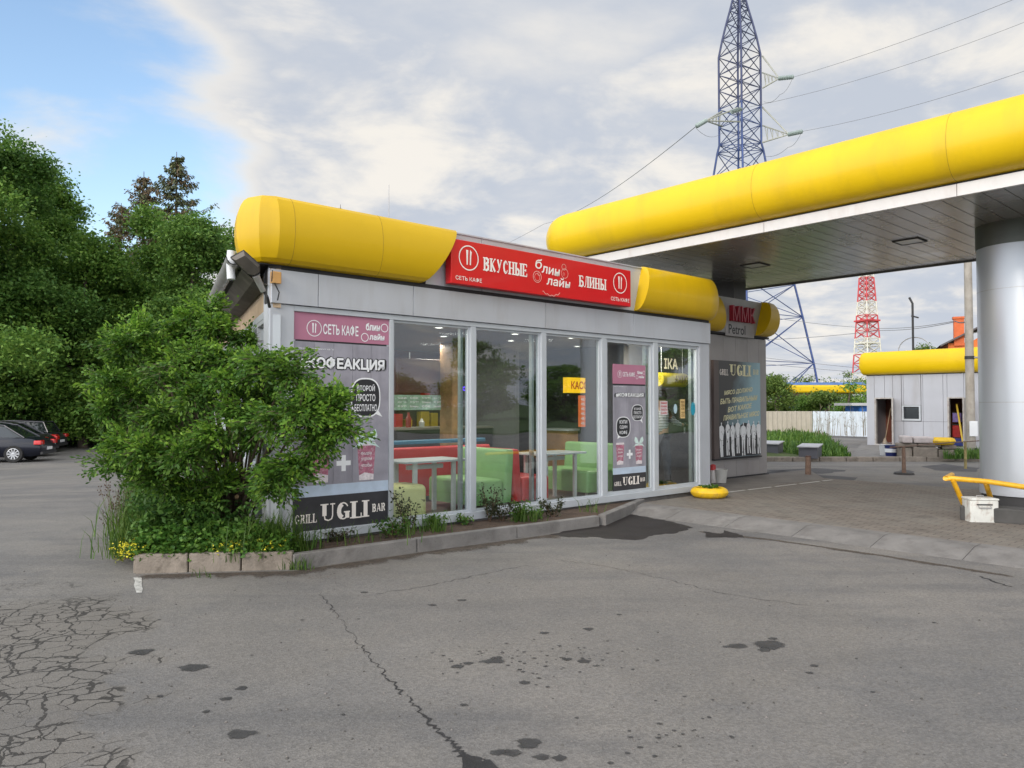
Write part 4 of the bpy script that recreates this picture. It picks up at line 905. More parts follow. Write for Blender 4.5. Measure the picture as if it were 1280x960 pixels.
while x < 1.2:
    w_ = rn.uniform(.1, .26); c = rn.choice(cols)
    lab = ['yellow box on the back shelf', 'red box on the back shelf', 'navy box on the back shelf', 'beige box on the back shelf', 'black box on the back shelf'][cols.index(c)]
    o = MB().rbox(-w_ / 2, w_ / 2, -.09, .09, 0, rn.uniform(.15, .36), .01).build('box', pm('goods%d' % cols.index(c), c, .5), None); o.location = W(fx(528, 5.1) + x + w_ / 2, 5.22, 1.232 + (.452 if i % 2 else 0)); o.rotation_euler = (0, 0, TH)
    tag(o, ordn[i] + ' ' + lab.replace('back shelf', ('lower', 'upper')[i % 2] + ' back shelf'), 'box', 'boxes on the shelf behind the counter'); x += w_ * (1.15 if i % 2 else .35) + .02; i += 1
for i, (dx, hgt, col, lab) in enumerate([(-.9, .22, (.5, .4, .35), 'beige jar on the counter'), (-.5, .28, (.3, .02, .02), 'tall red bottle on the counter'), (-.2, .16, (.55, .55, .5), 'white cup on the counter'), (.35, .30, (.05, .03, .02), 'dark bottle on the counter'), (.7, .25, (.5, .04, .03), 'red dispenser on the counter')]):
    o = MB().lathe([(.05, 0), (.055, hgt * .6), (.03, hgt * .75), (.022, hgt), (.0, hgt + .002)], 14).build(['jar', 'bottle', 'cup', 'bottle', 'dispenser'][i], pm('ctr%d' % i, col, .3), None, smooth=True); o.location = W(fx(538, 3.8) + dx, 3.8, FL + 1.092)
    tag(o, lab, ['jar', 'bottle', 'cup', 'bottle', 'dispenser'][i])
# ceiling lamps
M_lamp = pm('lamp_glow', (.9, .9, .85), .5, var=0, emis=(1, .93, .82), est=6)
LLAB = ['', 'recessed lamp above the red bench', 'recessed lamp near the glass above the green sofa', 'recessed lamp behind the red sofa, farther from the glass', 'recessed lamp near the glass above the second table', 'recessed lamp before the till, above the far green sofa', 'recessed lamp near the glass in the fourth window', 'recessed lamp near the hanging poster', 'recessed lamp above the entrance corner', 'recessed lamp deep inside behind the poster', 'recessed lamp above the menu board', 'deepest recessed lamp over the counter']
lamp0 = None; LL = [(1.2, 1.1), (2.1, 2.2), (2.7, .9), (3.6, 2.0), (4.2, .9), (5.0, 1.9), (5.4, .8), (6.5, .9), (7.4, .8), (6.8, 2.0), (.9, 2.6), (3.4, 3.4)]
for i, (t_, n_) in enumerate(LL):
    if lamp0 is None:
        lamp0 = thing('ceiling_lamp', 'recessed lamp near the glass above the cream stool', 'lamp', W(t_, n_, 2.845), TH, 'recessed lamps in the cafe ceiling')
        MB().lathe([(.075, .014), (.085, 0), (.065, -.006), (.06, .004)], 20, cap=False).build('ring', M_frame, lamp0, smooth=True); MB().lathe([(.062, 0), (.0, .001)], 20).build('diffuser', M_lamp, lamp0)
    else: dup(lamp0, W(t_, n_, 2.845), TH, LLAB[i], 'recessed lamps in the cafe ceiling')
for t_, n_, e in ((1.6, 1.2, 9), (3.4, 1.4, 9), (5.2, 1.4, 9), (7.0, .55, 9), (1.8, 4.3, 16), (4.5, 3.5, 10)):
    a = bpy.data.lights.new('lamp_light', 'AREA'); a.energy = e * 3.2; a.size = .5; a.color = (1, .93, .82); o = bpy.data.objects.new('lamp_light', a); COL.objects.link(o); o.location = W(t_, n_, 2.82)
# display shelves and yellow lit fascia with counter inside the right part
r = thing('till_counter', 'wooden till counter under a yellow lit strip and price boards', 'counter', W(fx(742, 2.2), 2.4, FL), TH)
MB().box(-.55, .45, 0, .6, 0, 1.0).build('front_panel', pm('till_wood', (.38, .22, .08), .5, var=.2, vs=5), r); MB().box(-.6, .5, -.04, .64, 1.0, 1.04).build('worktop', M_tab, r)
r = thing('lit_strip', 'yellow lit strip with red lettering over the till', 'sign', W(fx(742, 2.2), 2.2, 1.95), TH)
MB().box(-.75, 1.1, 0, .12, 0, .30).build('strip', pm('lit_yellow', (.8, .5, .01), .4, emis=(1, .55, .02), est=.7), r)
t = MB(); put_text(t, 'КАССА', -.65, -.05, .07, .23, -.003, .03); put_text(t, 'АЗС', .15, .5, .07, .23, -.003, .03); t.build('lettering', pm('lit_red', (.7, .1, .02), .5), r)
r = thing('price_board', 'orange price board with rows of pale lines below the yellow strip', 'price board', W(fx(737, 2.2), 2.2, 1.28), TH)
MB().box(-.3, .3, 0, .03, 0, .62).build('board', pm('price_orange', (.6, .14, .04), .5, emis=(.8, .18, .05), est=.35), r)
t = MB()
for i in range(6):
    for k in range(2): put_text(t, '45.9%d' % i, -.26 + k * .29, -.03 + k * .29, .52 - i * .095, .57 - i * .095, -.002, .03)
t.build('lettering', M_wht, r)
# lettering and yellow band added indoors as the last window's reflected sign
r = thing('reflected_sign', 'yellow band with brown lettering standing for a sign reflected in the entrance glass', 'sign', W(fx(838, .45), .45, 2.06), TH)
MB().path([(-.30, .05, .12), (.50, .05, .12)], .13, 14).build('band', pm('band_yellow', (.62, .48, .03), .35), r, smooth=True)
t = MB(); put_text(t, 'АЖИО', .02, .42, .05, .20, -.095, .02); t.build('lettering', M_brp, r)
t = MB(); put_text(t, 'ІКА', -.12, .30, .32, .52, .05, .03); t.build('lit_lettering', pm('lit_cream', (.8, .7, .5), .5, emis=(1, .85, .6), est=.5), r)
for s in (-.2, .45): MB().tube((s, .05, .25), (s, .05, .78), .008).build('hanger', M_leg, r)
r = thing('wall_shelf', 'grey low shelf with white cups inside the entrance', 'shelf', W(fx(852, .9), .95, FL), TH)
MB().box(-.12, .22, 0, .30, .72, .75).build('shelf', M_tab, r); MB().box(-.12, .22, .31, .35, 0, 1.9).build('back_panel', pm('shelf_back', (.10, .09, .09), .6), r)
for i in range(2):
    o = MB().lathe([(.05, 0), (.06, .12), (.055, .12), (.045, .01), (0, .01)], 14).build('cup', M_wht, None, smooth=True); o.location = W(fx(850, .9) + i * .16, 1.05, FL + .752); tag(o, ['left', 'right'][i] + ' white cup on the low shelf inside the entrance', 'cup')
r = thing('entrance_frame', 'yellow green edged dark inner doorway seen behind the entrance glass', 'door frame', W(fx(840, .95), 1.35, FL), TH)
MY = pm('yg_trim', (.42, .45, .05), .5)
MB().box(-.5, -.46, 0, .04, 0, 2.02).build('jamb', MY, r); MB().box(-.46, .3, 0, .04, 1.98, 2.02).build('lintel', MY, r)
# ------------------------------------------------------------------ the customer inside the entrance
def skin_body(name, verts, edges, radii, mat, parent, root=0, sub=2):
    me = bpy.data.meshes.new(name); me.from_pydata(verts, edges, []); o = bpy.data.objects.new(name, me); COL.objects.link(o)
    sk = o.modifiers.new('skin', 'SKIN'); 
    for i, r_ in enumerate(radii): me.skin_vertices[0].data[i].radius = r_ if isinstance(r_, tuple) else (r_, r_)
    me.skin_vertices[0].data[root].use_root = True
    sb_ = o.modifiers.new('sub', 'SUBSURF'); sb_.levels = sub; sb_.render_levels = sub
    dg = bpy.context.evaluated_depsgraph_get(); dg.update(); m2 = bpy.data.meshes.new_from_object(o.evaluated_get(dg)); bpy.data.objects.remove(o)
    m2.materials.clear(); m2.materials.append(mat); m2.polygons.foreach_set('use_smooth', [True] * len(m2.polygons)); n_ = bpy.data.objects.new(name, m2); COL.objects.link(n_); n_.parent = parent; return n_
M_skin = pm('skin', (.42, .25, .18), .5, var=.05); M_trs = pm('trousers', (.055, .06, .075), .8, var=.2, vs=8)
st = bpy.data.materials.new('striped_top'); st.use_nodes = True; N_ = st.node_tree.nodes; wv = N_.new('ShaderNodeTexWave'); wv.bands_direction = 'Z'; wv.inputs['Scale'].default_value = 11; tc_ = N_.new('ShaderNodeTexCoord')
st.node_tree.links.new(tc_.outputs['Object'], wv.inputs['Vector']); rp = N_.new('ShaderNodeValToRGB'); rp.color_ramp.elements[0].color = (.04, .04, .05, 1); rp.color_ramp.elements[1].color = (.70, .70, .70, 1); rp.color_ramp.elements[0].position = .4; rp.color_ramp.elements[1].position = .6
st.node_tree.links.new(wv.outputs['Fac'], rp.inputs[0]); st.node_tree.links.new(rp.outputs[0], N_['Principled BSDF'].inputs['Base Color'])
pr = thing('person', 'person in striped long sleeved top and dark trousers reaching forward inside the entrance', 'person', W(fx(826, .6), .62, FL), TH)
# whole body: legs + torso + neck + head + arms; clothes are shells over it
def limbs(k=1.0): pass
J = [(0, 0, .93), (0, 0, 1.12), (.01, 0, 1.34), (.03, 0, 1.46), (.05, 0, 1.55), (.06, 0, 1.66), (.0, .16, 1.40), (.06, .20, 1.14), (.16, .20, .93), (.20, .20, .86), (.0, -.16, 1.40), (.16, -.20, 1.20), (.40, -.18, 1.14), (.49, -.18, 1.14),
     (0, .09, .88), (.02, .10, .48), (-.03, .10, .08), (.10, .11, .03), (0, -.09, .88), (.08, -.10, .48), (.10, -.10, .08), (.23, -.11, .03)]
E1 = [(0, 1), (1, 2), (2, 3), (3, 4), (4, 5), (2, 6), (6, 7), (7, 8), (8, 9), (2, 10), (10, 11), (11, 12), (12, 13), (0, 14), (14, 15), (15, 16), (16, 17), (0, 18), (18, 19), (19, 20), (20, 21)]
RD = [(.12, .15), (.11, .13), (.12, .17), .06, .075, .095, .06, .045, .032, .035, .06, .045, .032, .035, .095, .062, .042, .04, .095, .062, .042, .04]
skin_body('body', J, E1, RD, M_skin, pr)
tv = [J[i] for i in (0, 1, 2, 6, 7, 8, 10, 11, 12)]; te = [(0, 1), (1, 2), (2, 3), (3, 4), (4, 5), (2, 6), (6, 7), (7, 8)]
skin_body('striped_top', tv, te, [(.135, .165), (.125, .15), (.135, .185), .075, .06, .045, .075, .06, .045], st, pr)
lv = [J[i] for i in (0, 14, 15, 16, 18, 19, 20)]; skin_body('trousers', lv, [(0, 1), (1, 2), (2, 3), (0, 4), (4, 5), (5, 6)], [(.13, .16), .11, .08, .065, .11, .08, .065], M_trs, pr)
for s, fxx in ((.105, .04), (-.105, .17)): MB().rbox(fxx - .14, fxx + .14, s - .05, s + .05, 0, .085, .035).build('shoe', M_blk, pr, smooth=True)
hm = MB(); hm.lathe([(.0, .12), (.06, .105), (.098, .05), (.105, 0), (.10, -.05), (.085, -.08)], 18, (.045, 0, 1.69), cap=False); hm.build('hair', pm('hair', (.03, .02, .015), .7), pr, smooth=True)
for sy in (.2, -.18):
    for k in range(4):
        bx, bz = (.215, .83) if sy > 0 else (.52, 1.14); dy = -.03 + .02 * k
        pts = [(bx, sy + dy, bz), (bx + (.01 if sy > 0 else .035), sy + dy, bz - (.04 if sy > 0 else .0)), (bx + (.0 if sy > 0 else .06), sy + dy, bz - (.07 if sy > 0 else .02))]
        MB().path(pts, [.010, .009, .007], 8).build('finger', M_skin, pr, smooth=True)
r = thing('tap_unit', 'dark hand dispenser that the person reaches for', 'dispenser', W(fx(826, .6) + .60, .46, FL + 1.06), TH)
MB().rbox(-.12, .12, -.05, .05, .04, .12, .02).build('bar', M_blk, r)
for s in (-.06, .03): MB().tube((s, 0, .05), (s, 0, -.08), .018).build('nozzle', M_leg, r)
MB().tube((0, .04, .08), (0, .55, .08), .015).build('arm', M_blk, r)
# ------------------------------------------------------------------ annex with the petrol sign
AN = 1.28; AL = fx(958, AN)
an = thing('kiosk_building', 'grey panelled kiosk wall beside the cafe, under the canopy', 'building', W(X1 + .0, AN, 0), TH)
LA = AL - X1; az0 = .09; az1 = fz(957, 424, AN); azt = fz(930, 376, AN)
npn = 6; M_pan = pm('kiosk_panel', (.33, .31, .305), .48, .2, var=.08, vs=1.5, dirt=(.22, .2, .19), dirtamt=.5, streak=.2)
pe = [-.9, -.42, .08] + [fx(q, AN) - X1 for q in (904.5, 920, 934.5, 949)] + [LA]; pe = sorted(set(pe))
MB().box(-1.0, LA - .02, .03, 5.5, .0, az1).build('wall', M_dark, an)
for a, b_ in zip(pe, pe[1:]): MB().box(a + .004, b_ - .004, 0, .029, az0 + .03, az1 - .02).build('wall_panel', M_pan, an, bevel=.003)
MB().box(LA - .019, LA, .03, 5.5, az0, az1).build('side_cladding', M_pan, an)
MB().box(-1.0, LA + .03, -.03, -.0, az0 - .05, az0 + .02).build('plinth', M_dark, an)
MB().box(-1.0, LA + .04, -.06, 5.5, az1, az1 + .04).build('drip_edge', M_dark, an)
MB().box(-1.0, LA - .05, -.08, 5.3, az1 + .04, azt).build('parapet', M_met2, an)
prof3 = bulge(az1 + .042, azt + .02, .30)
sA = LA - .62
P3 = [((sA + .05, -.085), (0, -1)), ((LA - .12, -.085), (.3, -1)), ((LA - .03, -.0), (.8, -.5)), ((LA, .3), (1, 0)), ((LA, 1.6), (1, 0))]
sweep(prof3, P3, 'parapet_tube', an, M_yel2, cut={0: lambda o_, z: ((z - az1) / (azt - az1) * .32 - .05, 0)})
xk = fx(893, AN - .1) - X1
sweep(prof3, [((-1.0, -.085), (0, -1)), ((xk + .05, -.085), (0, -1))], 'parapet_tube', an, M_yel2, cut={1: lambda o_, z: (.12 - .28 * (z - az1) / (azt - az1), 0)})
s_ = thing('kiosk_sign', 'grey sign with red block letters over black lettering on the kiosk parapet', 'sign', W(0, AN, 0), TH)
ya = -.09; 
def ax(px): return fx(px, AN - .1)
def az(px, py): return fz(px, py, AN - .1)
t = MB(); M_mk = pm('red_letters', (.33, .012, .03), .4)
xs0, xs1 = ax(913), ax(941); z0_, z1_ = az(927, 403), az(927, 384)
vs, fs = text_mesh('ММК', 0); a = min(v[0] for v in vs); b_ = max(v[0] for v in vs); c = min(v[1] for v in vs); d_ = max(v[1] for v in vs)
mapv = lambda v, y: (xs0 + (v[0] - a) / (b_ - a) * (xs1 - xs0), y, z0_ + (v[1] - c) / (d_ - c) * (z1_ - z0_))
from collections import Counter
t.add([mapv(v, ya - .10) for v in vs], fs); t.add([mapv(v, ya) for v in vs], [f[::-1] for f in fs])
cnt = Counter(tuple(sorted(e)) for f in fs for e in zip(f, f[1:] + f[:1])); nv = len(vs)
for f in fs:
    for e in zip(f, f[1:] + f[:1]):
        if cnt[tuple(sorted(e))] == 1: t.f.append((e[0], e[1], e[1] + nv, e[0] + nv))
t.build('block_letters', M_mk, s_)
t = MB(); put_text(t, 'Petrol', ax(912), ax(933), az(922, 418), az(922, 406), ya, .015); t.build('lettering', M_blk, s_)
MB().box(ax(908), ax(944), ya + .002, ya + .008, az(925, 421), az(925, 381)).build('face', pm('sign_face', (.37, .35, .35), .5), s_)
# poster on the kiosk wall
kx0, kx1 = fx(889, AN), fx(947.5, AN); kz0, kz1 = fz(918, 570.5, AN), fz(918, 452, AN)
kp = thing('wall_poster', 'dark and blue grill advertisement on the kiosk wall', 'poster', W(0, AN, 0), TH)
xm = fx(895.5, AN)
MB().box(kx0, xm - .005, -.07, -.002, kz0 - .02, kz1).build('frame_side', pm('brown_panel', (.10, .075, .07), .45, var=.2), kp)
MB().box(kx0, kx1 + .02, -.08, -.002, kz0 - .05, kz0 - .021).build('ledge', M_dark, kp)
pmt = bpy.data.materials.new('poster_gradient'); pmt.use_nodes = True; nt = pmt.node_tree; tc_ = nt.nodes.new('ShaderNodeTexCoord'); sp_ = nt.nodes.new('ShaderNodeSeparateXYZ'); nt.links.new(tc_.outputs['Object'], sp_.inputs[0])
no_ = nt.nodes.new('ShaderNodeTexNoise'); no_.inputs['Scale'].default_value = 3; nt.links.new(tc_.outputs['Object'], no_.inputs['Vector'])
def mth(op, a, b_=None, cl=False):
    x = nt.nodes.new('ShaderNodeMath'); x.operation = op; x.use_clamp = cl
    for i, v in enumerate((a, b_)):
        if v is None: continue
        if isinstance(v, (int, float)): x.inputs[i].default_value = v
        else: nt.links.new(v, x.inputs[i])
    return x.outputs[0]
gx = mth('DIVIDE', mth('SUBTRACT', sp_.outputs[0], xm), kx1 - xm); gz = mth('DIVIDE', mth('SUBTRACT', sp_.outputs[2], kz0), kz1 - kz0)
ff = mth('ADD', mth('SUBTRACT', mth('MULTIPLY', gx, 1.3), mth('MULTIPLY', gz, .75)), mth('MULTIPLY', mth('SUBTRACT', no_.outputs['Fac'], .5), .5))
rp = nt.nodes.new('ShaderNodeValToRGB'); nt.links.new(mth('ADD', ff, .25, True), rp.inputs[0]); rp.color_ramp.elements[0].color = (.045, .042, .045, 1); rp.color_ramp.elements[0].position = .1; rp.color_ramp.elements[1].color = (.28, .45, .52, 1); rp.color_ramp.elements[1].position = .75
nt.links.new(rp.outputs[0], nt.nodes['Principled BSDF'].inputs['Base Color']); nt.nodes['Principled BSDF'].inputs['Roughness'].default_value = .35
MB().box(xm, kx1, -.06, -.002, kz0, kz1).build('printed_panel', pmt, kp)
def KX(u): return xm + (kx1 - xm) * u
def KZ(v): return kz1 - (kz1 - kz0) * v
M_yw = pm('pale_yellow_print', (.72, .68, .42), .5)
t = MB(); put_serif(t, 'UGLI', KX(.27), KX(.76), KZ(.15), KZ(.035), -.062, .30, .06); put_serif(t, 'BAR', KX(.82), KX(.96), KZ(.13), KZ(.075), -.062, .2, .06)
for i, (s, u0, u1) in enumerate([('МЯСО ДОЛЖНО', .12, .80), ('БЫТЬ ПРАВИЛЬНЫМ', .03, .92), ('ВОТ КАКОЕ', .20, .78), ('ПРАВИЛЬНОЕ МЯСО', .10, .97)]):
    v = .34 + i * .085; put_text(t, s, KX(u0), KX(u1), KZ(v + .028), KZ(v - .028), -.062, .04, .2, slope=.10)
t.build('lettering', M_yw, kp)
t = MB(); put_serif(t, 'GRILL', KX(.02), KX(.22), KZ(.15), KZ(.09), -.062, .2, .06); t.build('lettering', M_let, kp)
crow = MB(); blk = MB(); rn = random.Random(21)
for i in range(8):
    cx = .06 + .126 * i + rn.uniform(-.012, .012); top = .665 + rn.uniform(-.02, .02); k_ = 0
    def pq_(pts):
        crow.poly([(KX(max(.006, min(.994, cx + a))), KZ(min(.995, top + b_))) for a, b_ in pts][::-1], -.0622 - .00012 * (len(crow.f) % 9))
    crow.poly(circle(KX(cx), KZ(top - .02), .020, 10, rz=.032), -.0641)
    w1, w2 = rn.uniform(.040, .060), rn.uniform(.030, .046)
    pq_([(-w1, .01), (-.01, -.005), (.012, -.004), (w1, .015), (w1 * .9, .08), (w2, .15), (-w2, .15), (-w1 * .95, .07)])
    e = rn.uniform(-.03, .03); pq_([(w1, .015), (w1 + .015, .05), (w1 + e, .13), (w1 + e - .012, .13), (w1, .06)]); e = rn.uniform(-.03, .02); pq_([(-w1, .012), (-w1, .06), (-w1 + e, .12), (-w1 + e - .014, .115), (-w1 - .012, .05)])
    s1 = rn.uniform(-.02, .02); pq_([(-w2, .152), (-.001, .152), (-.008 + s1, .24), (-.004 + s1, .32), (-.03 + s1, .32), (-.035, .23)]); s1 = rn.uniform(-.01, .03); pq_([(.004, .152), (w2, .152), (.034, .24), (.03 + s1, .32), (.004 + s1, .32), (.008, .23)])
    for k in range(5): q = (cx + rn.uniform(-.035, .035), top + rn.uniform(.02, .28)); blk.poly([(KX(min(.97, q[0] + rn.uniform(-.012, .012))), KZ(min(.99, q[1] + rn.uniform(-.025, .025)))) for _ in range(4)], -.0645 - .0002 * k)
bk = MB(); bk.poly([(KX(.003), KZ(.998)), (KX(.997), KZ(.998))] + [(KX(max(.003, min(.997, 1 - i / 16))), KZ(.66 + rn.uniform(-.03, .06))) for i in range(17)], -.0615); bk.build('printed_crowd', M_blk, kp)
crow.build('printed_crowd', M_wht, kp); blk.build('printed_shadow', M_blk, kp)
# ------------------------------------------------------------------ fuel canopy (forecourt frame)
CZ = 4.60
CO = onplane(1240, 236.9, Vector((0, 0, CZ)), Vector((0, 0, 1))); CO.z = 0
cq = onplane(1000, 354.6, Vector((0, 0, CZ)), Vector((0, 0, 1))); CW = (cq - CO).dot(U); print('canopy', CO, CW)
CL = -8.35     # left end along local x
cn = thing('fuel_canopy', 'large flat canopy with rounded yellow rim over the forecourt', 'canopy', tuple(CO), TS)
M_sof = pm('soffit_panel', (.36, .35, .33), .24, .5, var=.08, vs=.8, rv=.06)
M_strip = pm('white_strip', (.66, .64, .62), .35, .2, var=.05, dirt=(.5, .4, .35), dirtamt=.4, streak=.4)
CR = 9.5
x = CL + .06
i = 0
while x < CR:
    x2 = min(CR, x + .262); MB().box(x, x2 - .012, .06, CW - .06, CZ + .03, CZ + .05).build('soffit_panel', M_sof, cn); x = x2; i += 1
MB().box(CL + .05, CR, .05, CW - .05, CZ + .051, CZ + .08).build('soffit_backing', M_dark, cn)
MB().box(CL + .3, CR, .3, CW - .3, CZ + .081, CZ + .95).build('roof_body', M_met2, cn)
def cjx(px):
    p = onplane(px, 300, CO, U) - CO; return -p.dot(NV)
cuts = [CL] + sorted(cjx(q_) for q_ in (955, 1197)) + [CL + 12.3, CR]
for a, b_ in zip(cuts, cuts[1:]): MB().box(a + .004, b_ - .004, 0, .06, CZ, CZ + .17).build('edge_strip', M_strip, cn)
MB().box(CL - .01, CL + .05, .01, CW - .01, CZ, CZ + .17).build('edge_strip', M_strip, cn); MB().box(CL, CR, CW - .06, CW, CZ, CZ + .17).build('edge_strip', pm('edge_dark', (.10, .10, .10), .5), cn)
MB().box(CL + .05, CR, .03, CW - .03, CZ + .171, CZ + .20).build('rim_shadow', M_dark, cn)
profc = bulge(CZ + .20, CZ + 1.16, .44, 18)
def rimplan(flip=1):
    pl = []; r_ = .55
    return pl
r_ = .5
Pc = [((b_, .05), (0, -1)) for b_ in cuts[:0:-1]]
for k in range(9):
    a = R(270 - 90 * k / 8); Pc.append(((CL + .05 + r_ + r_ * math.cos(a), .05 + r_ + r_ * math.sin(a)), (math.cos(a), math.sin(a))))
for k in range(9):
    a = R(180 - 90 * k / 8); Pc.append(((CL + .05 + r_ + r_ * math.cos(a), CW - .05 - r_ + r_ * math.sin(a)), (math.cos(a), math.sin(a))))
Pc += [((CR, CW - .05), (0, 1))]
sweep(profc, Pc, 'yellow_rim', cn, M_yel)
for c_ in cuts[1:-1]:      # joint lines
    pp = [(0 + c_, .05 - o_ - .001, z) for o_, z in profc[1:-1]]
    MB().path(pp, .0025, 5).build('rim_joint', pm('joint_line', (.30, .19, .01), .6), cn)
def soflight(x, y):
    fr_ = MB(); s = .22
    for a in ((-s, s, -s, -s + .025), (-s, s, s - .025, s), (-s, -s + .025, -s + .025, s - .025), (s - .025, s, -s + .025, s - .025)): fr_.box(x + a[0], x + a[1], y + a[2], y + a[3], CZ + .012, CZ + .0295)
    o = fr_.build('light_frame', M_dark, cn); MB().box(x - s + .026, x + s - .026, y - s + .026, y + s - .026, CZ + .018, CZ + .029).build('light_panel', pm('soffit_light', (.45, .47, .45), .25), o)
def cl_xy(px, py): p = onplane(px, py, Vector((0, 0, CZ + .02)), Vector((0, 0, 1))) - CO; return -p.dot(NV), p.dot(U)
soflight(*cl_xy(1137, 302)); soflight(*cl_xy(944, 332))
# columns
M_col = pm('column_metal', (.50, .53, .57), .32, .5, var=.04, vs=.5)
lc = onz(1225, 655, 0).normalized(); ccol = CO + U * CW / 2 + NV * .42; ccol.z = 0
d12 = math.hypot(*ccol.xy); print('col centre', ccol, 640 + F * ccol.x / ccol.y)
cr_ = ccol.x * math.cos(0) ; ang = math.atan2(ccol.x, ccol.y) - math.atan2((1223 - 640) / F, 1); RC = d12 * math.sin(ang); print('col radius', RC)
if not .3 < RC < .85: RC = .62
cxl, cyl = -(ccol - CO).dot(NV), (ccol - CO).dot(U)
MB().lathe([(RC * 1.0, .30), (RC, CZ - .33)], 56, (cxl, cyl, 0), cap=False).build('column', M_col, cn, smooth=True)
MB().lathe([(RC * 1.02, CZ - .34), (RC * 1.02, CZ + .03)], 56, (cxl, cyl, 0)).build('column_collar', pm('collar', (.10, .11, .10), .35, .3), cn, smooth=True)
MB().lathe([(RC * 1.015, .28), (RC * 1.015, .42)], 56, (cxl, cyl, 0), cap=False).build('column_band', pm('band', (.48, .50, .54), .35, .4), cn, smooth=True)
MB().lathe([(RC * .97, .09), (RC * .97, .29)], 40, (cxl, cyl, 0)).build('column_base', M_dark, cn, smooth=True)
for z_ in (1.75, 3.55): MB().lathe([(RC + .002, z_), (RC + .002, z_ + .008)], 56, (cxl, cyl, 0), cap=False).build('column_seam', M_steel, cn)
MB().path([(cxl - RC - .004, cyl - .3, 2.9), (cxl - RC * .86, cyl - RC * .55, 2.905)], .006).build('scratch', M_steel, cn)
q = W(fx(919, 1.9), 2.05, 0); q = Vector(q) - CO; ql = (-q.dot(NV), q.dot(U))
MB().box(ql[0] - .30, ql[0] + .30, ql[1] - .26, ql[1] + .26, az1 + .05, CZ + .03).build('column', pm('dark_column', (.075, .07, .07), .5, .2), cn)
# ------------------------------------------------------------------ bumper rail, box, planter, buckets
pb = onz(1206, 649, .1)
bl = MB()
pc_ = Vector((ccol.x, ccol.y, 0)); 
gr = thing('bumper_rail', 'yellow tubular bumper rail on dark concrete blocks around the column', 'bumper rail', (0, 0, 0))
p1 = onz(1204, 634, .25); p1b = onz(1237, 630, .25); M_yr = pm('rail_yellow', (.72, .38, .01), .42, var=.12, vs=9, dirt=(.35, .16, .03), dirtamt=.6)
dtop = p1.y
t0 = atY(1182, 598, p1.y - .12); t1 = atY(1235, 602, p1.y - .35); t2 = atY(1285, 609.5, p1.y - .75); t3 = atY(1420, 626, p1.y - 1.5); tb = atY(1190, 593.5, p1.y + .45)
tb2 = tb + Vector((1.0, .55, 0))
pth = [t3, t2, t1, t0 + Vector((.08, 0, 0)), t0, tb]
MB().path([tuple(p) for p in pth], .036, 12).build('top_rail', M_yr, gr, smooth=True)
a_ = atY(1191, 600, p1.y - .14); MB().path([tuple(a_), tuple(atY(1206, 634, p1.y))], .034, 12).build('leg', M_yr, gr, smooth=True)
MB().path([tuple(atY(1232, 603, p1.y - .33)), tuple(atY(1240, 628, p1.y + .1))], .034, 12).build('leg', M_yr, gr, smooth=True)
bx = MB(); bx.box(0, 2.6, 0, .35, .09, .30); o = bx.build('footing', pm('dark_block', (.06, .058, .055), .8, var=.3, bump=.3), gr, bevel=.02); o.location = onz(1200, 650, .1) * 1.0; o.location.z = 0; o.rotation_euler = (0, 0, TS + .22)
bc = onz(1231, 653, .1)
r = thing('metal_box', 'battered white metal box with rust stains standing before the column', 'box', (bc.x, bc.y, .1), R(-8))
M_bx = pm('chipped_white', (.58, .58, .54), .5, var=.12, vs=6, dirt=(.22, .09, .035), dirtamt=1, streak=.5)
MB().rbox(-.185, .185, 0, .26, 0, .30, .02).build('body', M_bx, r, smooth=True); MB().rbox(-.19, .19, -.005, .265, .302, .325, .01).build('lid', M_bx, r, smooth=True)
MB().path([(-.08, -.005, .22), (-.075, -.03, .20), (.075, -.03, .20), (.08, -.005, .22)], .007).build('handle', M_steel, r); MB().path([(-.05, .13, .325), (-.045, .13, .35), (.045, .13, .35), (.05, .13, .325)], .007).build('handle', M_steel, r)
MB().box(-.1, .1, -.012, -.001, .235, .25).build('label_strip', M_dark, r)
tc = onz(892, 624, .1); tc = Vector((tc.x, tc.y + .28, .098))
r = thing('tyre_planter', 'yellow painted tyre planter with seedlings at the corner of the cafe', 'planter', tuple(tc))
pf = [(.20, 0), (.27, .01), (.315, .06), (.325, .10), (.30, .15), (.25, .175), (.22, .165), (.215, .12), (.20, .11)]
MB().lathe(pf, 36, cap=True).build('tyre', M_yr2 if 'M_yr2' in globals() else pm('planter_yellow', (.74, .46, .01), .55, var=.15, vs=7, dirt=(.25, .17, .1), dirtamt=.7), r, smooth=True)
MB().lathe([(.214, .125), (.0, .14)], 24).build('soil', M_soil, r)
bu = onz(905, 605, .1)
def bucket(label, p, r0, r1, h, mat, handle=True, name='bucket'):
    b = thing(name, label, 'bucket', tuple(p)); MB().lathe([(0, 0), (r0, 0), (r1, h), (r1 + .008, h), (r1 + .008, h - .015), (r1 - .006, h - .01), (r0 - .008, .01), (0, .01)], 22, cap=False).build('pail', mat, b, smooth=True)
    if handle: MB().path([(-r1, 0, h - .02), (-r1 * .8, -.03, h + .05), (0, -.05, h + .09), (r1 * .8, -.03, h + .05), (r1, 0, h - .02)], .005).build('handle', M_steel, b)
    return b
bucket('white paint bucket against the kiosk wall behind the planter', bu + Vector((0, .25, 0)), .11, .14, .28, pm('bucket_white', (.50, .49, .46), .5, var=.15, dirt=(.25, .22, .2), dirtamt=.6))
